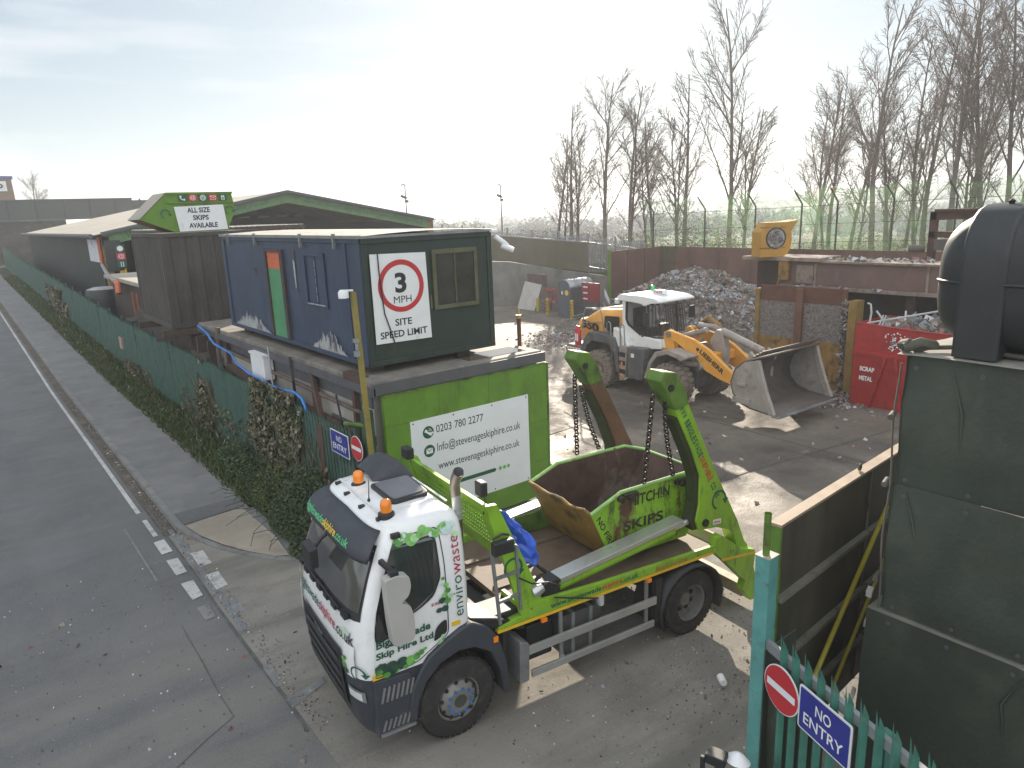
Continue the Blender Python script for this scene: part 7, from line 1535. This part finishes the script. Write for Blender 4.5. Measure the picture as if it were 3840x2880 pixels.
# ================================================================ TREES, IVY, SHRUBS
def bare_tree(seed, height, spread, stems, dens=1.0):
    """trunk tubes and long ascending bare branches; returns (trunk MB, crown MB)"""
    rg = random.Random(seed); T = MB(); K = MB()
    def branch(p, d, L, r, lev, mb, rend, wob, lift):
        n = max(3, min(14, int(L/(.9 if lev == 0 else .6))+1)); pts = [Vector(p)]; dirs = [Vector(d)]; rs = [r]
        for k in range(n):
            dd = dirs[-1]+Vector((rg.gauss(0,wob), rg.gauss(0,wob), lift)); dd.normalize(); dirs.append(dd)
            pts.append(pts[-1]+dd*(L/n)); rs.append(r+(rend-r)*((k+1)/n)**.8)
        mb.tube(pts, rs, (8,5,3,3)[lev], caps=False); return pts, dirs, rs
    def side(d, ang):
        o = d.orthogonal().normalized(); o.rotate(Matrix.Rotation(rg.uniform(0,6.28), 3, d)); return (d*math.cos(ang)+o*math.sin(ang)).normalized()
    def along(pts, dirs, rs, t):
        f = t*(len(pts)-1); i = min(int(f), len(pts)-2); return pts[i].lerp(pts[i+1], f-i), dirs[i+1], rs[i]
    for s in range(stems):
        a = rg.uniform(0,6.28); off = Vector((math.cos(a), math.sin(a), 0))*(0 if s == 0 else rg.uniform(.25,.6)); lean = Vector((math.cos(a)*rg.uniform(.02,.15), math.sin(a)*rg.uniform(.02,.15), 1)).normalized()
        H = height*(1 if s == 0 else rg.uniform(.72,.95)); r0 = .0145*H*(1 if s == 0 else .8)
        pts, dirs, rs = branch(off, lean, H, r0, 0, T, .03, .035, .03)
        nb = int((20 if stems == 1 else 15)*dens)
        for k in range(nb):
            t = .14+.80*((k+rg.random())/nb)**.9; p, d, r = along(pts, dirs, rs, t)
            L = H*(.50-.34*t)*rg.uniform(.7,1.15)*(.6 if t < .22 else 1)*spread/2.6; r1 = max(.020, min(r*.55, .009*L+.015))
            bp, bd, br = branch(p, side(d, R(rg.uniform(24,46))), L, r1, 1, K, .014, .07, .05)
            n2 = int(5+L*2.7)
            for q in range(n2):
                tt = .18+.8*(q+rg.random())/n2; p2, d2, r2 = along(bp, bd, br, tt); L2 = max(.35, L*rg.uniform(.2,.42)*(1.1-.6*tt))
                cp, cd, cr = branch(p2, side(d2, R(rg.uniform(22,50))), L2, .0145, 2, K, .009, .09, .04)
                n3 = int(4+L2*4.6)
                for z in range(n3):
                    p3, d3, r3 = along(cp, cd, cr, .2+.78*(z+rg.random())/n3); branch(p3, side(d3, R(rg.uniform(20,55))), L2*rg.uniform(.25,.5), .0095, 3, K, .006, .1, .03)
    return T, K
protos = []
for k, (h, sp, st) in enumerate(((12.5,2.6,1),(12.0,2.3,3),(12.8,2.7,2),(9.5,2.2,2),(12.2,2.8,1))):
    T, K = bare_tree(100+k, h, sp, st); protos.append((h, T, K, [None, None]))
TREES = [(38.9,43.2,3.0,10.0,3,'small bare tree at the left end of the tall row'),(38.0,40.6,2.6,12.3,1,'bare multi stemmed tree second from the left in the tall row'),(39.7,38.8,2.4,14.0,0,'tall bare tree with one straight stem above the grey palisade fence'),(42.0,38.2,2.4,13.6,2,'bare forked tree just left of the green netting'),(46.6,39.8,2.2,12.0,3,'thin bare tree set back behind the forked tree'),(43.7,34.4,2.2,14.2,1,'bare many stemmed tree behind the start of the green netting'),(44.7,31.1,2.2,18.4,0,'tallest lone bare tree, cone shaped, above the yellow fan housing'),(50.8,34.0,2.2,12.0,3,'slender bare tree just right of the cone shaped tree'),(47.6,26.3,2.2,12.4,4,'bare tree left of the gap in the row behind the netting'),(52.3,27.7,2.2,13.2,2,'bare leaning tree behind the middle of the netting'),(55.6,27.7,2.2,12.4,3,'thin bare tree behind the leaning one'),(48.8,22.8,2.2,17.6,4,'big bare tree with a stout trunk in the right hand group'),(53.7,24.0,2.2,12.5,1,'bare tree partly hidden behind the stout trunk'),(58.9,25.0,2.2,11.5,3,'short thin bare tree far back in the right hand group'),(53.6,21.6,2.2,17.5,2,'tall bare tree with forked top right of the stout trunk'),(50.5,18.9,2.2,18.5,0,'tall straight bare tree above the rust head frame'),(55.7,19.9,2.2,16.5,1,'bare many stemmed tree near the right edge'),(52.2,17.6,2.2,18.5,4,'dense tall bare tree above the oil tank'),(51.0,16.0,2.2,17.6,2,'bare tree second from the right edge'),(50.0,14.2,2.2,18.0,0,'rightmost bare tree, cut by the right edge')]
def put_tree(i, x, y, z, h, pk, lab, name='bare_tree', cat='tree', group='bare trees beyond the yard'):
    ph, T, K, me = protos[pk]; s = h/ph*.90; t = thing(name, lab, cat, (x,y,z), i*2.399, group); t.scale = (s*(.92 if h > 15 else 1.05), s*(.92 if h > 15 else 1.05), s)
    for nm, mb, q, m in (('trunk',T,0,M['bark']),('crown',K,1,M['twig'])):
        if me[q] is None: o = mb.build(nm, m, t, smooth=70, fix=False); me[q] = o.data
        else: o = bpy.data.objects.new(nm, me[q]); C.objects.link(o); o.parent = t
for i, (x, y, z, h, pk, lab) in enumerate(TREES): put_tree(i, x, y, z, h, pk, lab)
for i, (x, y, h, lab) in enumerate(((2.5,150,9,'faint bare tree left of the pair behind the bridge'),(7,160,9.5,'faint bare tree seen next to the brown building behind the bridge'),(14,150,12.0,'larger faint bare tree rising above the bridge girder'))): put_tree(i+30, x, y, 3.4, h*1.1, (1,3,2)[i], lab, group='bare trees behind the bridge')
# low scrub: hawthorn like bushes with the first green
rg = random.Random(31)
def scrub(seed, w_, h_, n, leaves_):
    r = random.Random(seed); mb = MB(); lf = MB()
    for k in range(n):
        a = r.uniform(0,6.28); p = Vector((r.gauss(0,w_*.3), r.gauss(0,w_*.3), 0)); d = Vector((math.cos(a)*.6, math.sin(a)*.6, 1)); pts = [p]; L = h_*r.uniform(.5,1)/7
        for q in range(7): d = (d+Vector((r.gauss(0,.35), r.gauss(0,.35), r.uniform(-.05,.2)))).normalized(); pts.append(pts[-1]+d*L)
        mb.tube(pts, [.03,.026,.022,.018,.014,.012,.01,.008], 4, caps=False)
        for q in range(2,8):
            for s in range(2):
                e = pts[q]+Vector((r.gauss(0,1), r.gauss(0,1), r.uniform(0,1)))*h_*.14; mb.tube([pts[q], (pts[q]+e)/2+Vector((0,0,.04)), e], [.010,.008,.005], 3, caps=False)
                for _ in range(leaves_):
                    c = e+Vector((r.gauss(0,.13), r.gauss(0,.13), r.gauss(0,.13))); s_ = r.uniform(.03,.06); u = Vector((r.gauss(0,1),r.gauss(0,1),r.gauss(0,1))).normalized(); v = u.orthogonal(); lf.mi = r.randrange(3); lf.add([c-u*s_, c-v*s_*.6, c+u*s_, c+v*s_*.6], [(0,1,2,3)])
    return mb, lf
lm = [mat('spring_leaf', (.12,.17,.03), .8, var=.3), mat('spring_leaf_pale', (.20,.22,.06), .8, var=.3), mat('leaf_dull', (.09,.10,.035), .85, var=.3)]
sp_ = [scrub(k, 2.2, 3.2, 22, 3) for k in range(3)]; spm = [None]*3
spots = [(34.6+.35*k+rg.uniform(-.6,.6), 56-1.15*k+rg.uniform(-1,1)) for k in range(0, 16)]+[(40.5+rg.uniform(-1,3), 39-2.0*k) for k in range(5)]+[(44+k*.7, 27-2.3*k) for k in range(7)]
wd = ['low budding scrub bush', 'tangled scrub bush with first leaves', 'thin scrub bush']
for i, (x, y) in enumerate(spots):
    q = i%3; t = thing('scrub_bush', '%s in the rough strip of bushes behind the yard fence' % wd[q], 'bush', (x,y,1.9), rg.uniform(0,6), 'scrub bushes behind the yard fence'); s = rg.uniform(.75,1.2); t.scale = (s,s,s*rg.uniform(.8,1.1))
    if spm[q] is None: a = sp_[q][0].build('stems', M['twig'], t, fix=False); b = sp_[q][1].build('leaves', lm, t, fix=False); spm[q] = (a.data, b.data)
    else:
        for nm, me in zip(('stems','leaves'), spm[q]): o = bpy.data.objects.new(nm, me); C.objects.link(o); o.parent = t
# undergrowth band and far woods as stuff
def leafclump(mb, c, rx, rz, n, r, s0, s1):
    for _ in range(n):
        a = r.uniform(0,6.28); b = math.acos(r.uniform(-.3,1)); q = r.random()**.33
        p = Vector(c)+Vector((rx*q*math.sin(b)*math.cos(a), rx*q*math.sin(b)*math.sin(a), rz*q*math.cos(b))); s = r.uniform(s0,s1); u = Vector((r.gauss(0,1),r.gauss(0,1),r.gauss(0,1))).normalized(); v = u.orthogonal().normalized(); mb.mi = r.randrange(3)
        mb.add([p-u*s, p-v*s*.7, p+u*s, p+v*s*.7], [(0,1,2,3)])
mb = MB(); r = random.Random(4)
for k in range(130):
    t = r.random(); x = 37+t*5+r.uniform(0,7); y = 52-t*40+r.uniform(-2,2); leafclump(mb, (x,y,1.9), r.uniform(.5,1.1), r.uniform(.5,1.1), 60, r, .05,.13)
tag(mb.build('undergrowth', lm, None, fix=False), 'green and straw coloured undergrowth below the bare trees', 'undergrowth', kind='stuff')
wm_ = [mat('far_wood_a', (.045,.05,.03), .95, var=.3, vs=.2), mat('far_wood_b', (.07,.06,.045), .95, var=.3, vs=.2), mat('far_wood_c', (.035,.045,.028), .95, var=.3, vs=.2)]
mb = MB(); r = random.Random(8)
for k in range(420):
    az = R(r.uniform(20,88)); d = r.choice((300,330,380,450,560,700)); x, y = d*math.sin(az), d*math.cos(az); h = r.uniform(5,12.5)
    for q in range(3): leafclump(mb, (x+r.uniform(-5,5), y+r.uniform(-5,5), terrain_z(x,y)+h*.35), r.uniform(3,6), h*.62, 55, r, .5,1.3)
tag(mb.build('far_wood', wm_, None, fix=False), 'bluish belt of woodland across the valley', 'woodland', kind='stuff')
mb = MB(); r = random.Random(18)
for k in range(260):
    az = R(r.uniform(20,88)); d = r.uniform(950,1700); x, y = d*math.sin(az), d*math.cos(az); h = r.uniform(4,8)
    leafclump(mb, (x,y,terrain_z(x,y)+h*.3), r.uniform(10,40), h*.7, 40, r, 2,5)
tag(mb.build('hill_wood', wm_, None, fix=False), 'hazy woods and hedges on the far hills', 'woodland', kind='stuff')
# ivy, dry creepers and brambles on the road side of the fence
ivm = [mat('ivy_dry', (.12,.105,.06), .7, var=.35), mat('ivy_green', (.05,.075,.025), .6, var=.3), mat('ivy_pale', (.22,.20,.14), .7, var=.3)]
def creeper(name, ys, zs, n, lab, mats_, xs=(5.30,5.42), s0=.03, s1=.075, wts=(0,0,1,2), dens=None):
    mb = MB(); r = random.Random(int(ys[0]*10)); k = 0
    while k < n:
        y = r.uniform(*ys); z = zs[0]+(zs[1]-zs[0])*r.random()
        m_ = mnoise.noise(Vector((y*1.1, z*1.3, 5)))+.55-.55*abs((y-(ys[0]+ys[1])/2)/((ys[1]-ys[0])/2))**3-.25*(z/zs[1])**3
        k += 1
        if m_ < .22: continue
        x = r.uniform(*xs)-.12*r.random()*m_; p = Vector((x,y,z)); s = r.uniform(s0,s1); u = Vector((r.gauss(0,.5),r.gauss(0,1),r.gauss(0,1))).normalized(); v = u.cross(Vector((1,r.gauss(0,.6),r.gauss(0,.6)))).normalized(); mb.mi = r.choice(wts); mb.add([p-u*s, p-v*s*.75, p+u*s, p+v*s*.75], [(0,1,2,3)])
    for q in range(40):
        y = r.uniform(*ys); z = zs[0]; pts = []
        for w_ in range(7): pts.append((5.38+r.uniform(-.03,.03), y, z)); y += r.gauss(0,.16); z += (zs[1]-zs[0])/7*r.uniform(.5,1.1)
        mb.mi = 0; mb.tube(pts, .012, 4, caps=False)
    return tag(mb.build(name, mats_, None, fix=False), lab, 'plant')
creeper('ivy', (13.9,17.9), (.15,2.5), 7500, 'dense half dry ivy covering the near end of the palisade fence', ivm)
creeper('ivy', (21.2,22.6), (.15,2.3), 1800, 'narrow strip of dry ivy climbing the fence below the dark container', ivm)
creeper('ivy', (11.8,25), (.15,1.2), 900, 'thin scatter of trailing ivy along the near half of the palisade fence', ivm, wts=(0,0,1))
creeper('ivy', (50,60), (.2,2.4), 3500, 'overgrown dry ivy on the far end of the palisade fence', ivm, s0=.06, s1=.16)
creeper('ivy', (29,34), (.1,.7), 1500, 'low dry growth at the foot of the fence beside the pavement', ivm)
def bramble(name, c, rx, ry, rz, n, lab, mats_, s0, s1, wts):
    mb = MB(); r = random.Random(int(c[1]*7)); 
    for _ in range(n):
        a = r.uniform(0,6.28); q = r.random()**.5; z = rz*(1-q*q)*r.uniform(.2,1.05)*(1+.5*mnoise.noise(Vector((a*2,q*3,c[1])))); p = Vector((c[0]+rx*q*math.cos(a), c[1]+ry*q*math.sin(a), c[2]+z)); s = r.uniform(s0,s1); u = Vector((r.gauss(0,1),r.gauss(0,1),r.gauss(0,.6))).normalized(); v = u.orthogonal().normalized(); mb.mi = r.choice(wts); mb.add([p-u*s, p-v*s*.6, p+u*s, p+v*s*.6], [(0,1,2,3)])
    for _ in range(60):
        a = r.uniform(0,6.28); pts = [Vector((c[0]+r.gauss(0,rx*.3), c[1]+r.gauss(0,ry*.3), c[2]))]; d = Vector((math.cos(a)*.4,math.sin(a)*.4,1))
        for q in range(6): d = (d+Vector((r.gauss(0,.3),r.gauss(0,.3),-.22))).normalized(); pts.append(pts[-1]+d*rz*.28)
        mb.mi = 0; mb.tube(pts, .007, 3, caps=False)
    return tag(mb.build(name, mats_, None, fix=False), lab, 'shrub')
bm_ = [mat('bramble_dark', (.028,.045,.016), .7, var=.35), mat('bramble_green', (.05,.085,.022), .7, var=.35), mat('bramble_yellow', (.13,.14,.03), .7, var=.3)]
bramble('bramble', (5.0,13.3,.1), .75, 1.4, 1.0, 6500, 'dark bramble bush at the corner of the fence in front of the ivy', bm_, .02,.05, (0,0,0,1,1))
bramble('bramble', (4.95,15.0,.12), .55, .9, .75, 3200, 'yellow green flowering weed clump below the ivy', bm_, .018,.04, (0,1,1,2))
bramble('bramble', (4.95,12.25,.05), .8, .75, .75, 3800, 'low dark bramble bush nearest the lorry cab', bm_, .02,.05, (0,0,1))
bramble('bramble', (5.05,17.6,.12), .45, 2.0, .45, 3000, 'low weeds along the fence foot left of the ivy', bm_, .02,.05, (0,1,1))
# ================================================================ HAZE (closed box round everything, even density)
hm = bpy.data.materials.new('haze_air'); hm.use_nodes = True; n = hm.node_tree; n.nodes.clear(); ho = n.nodes.new('ShaderNodeOutputMaterial'); pv_ = n.nodes.new('ShaderNodeVolumePrincipled')
pv_.inputs['Color'].default_value = (.86,.92,1,1); pv_.inputs['Density'].default_value = HAZE; pv_.inputs['Anisotropy'].default_value = .35; n.links.new(pv_.outputs[0], ho.inputs['Volume'])
hz = MB().box(-3100,3500,-500,3500,-11,38).build('haze', hm, None); tag(hz, kind='stuff')
hz['label'] = 'thin bluish haze over the valley'; hz['category'] = 'haze'
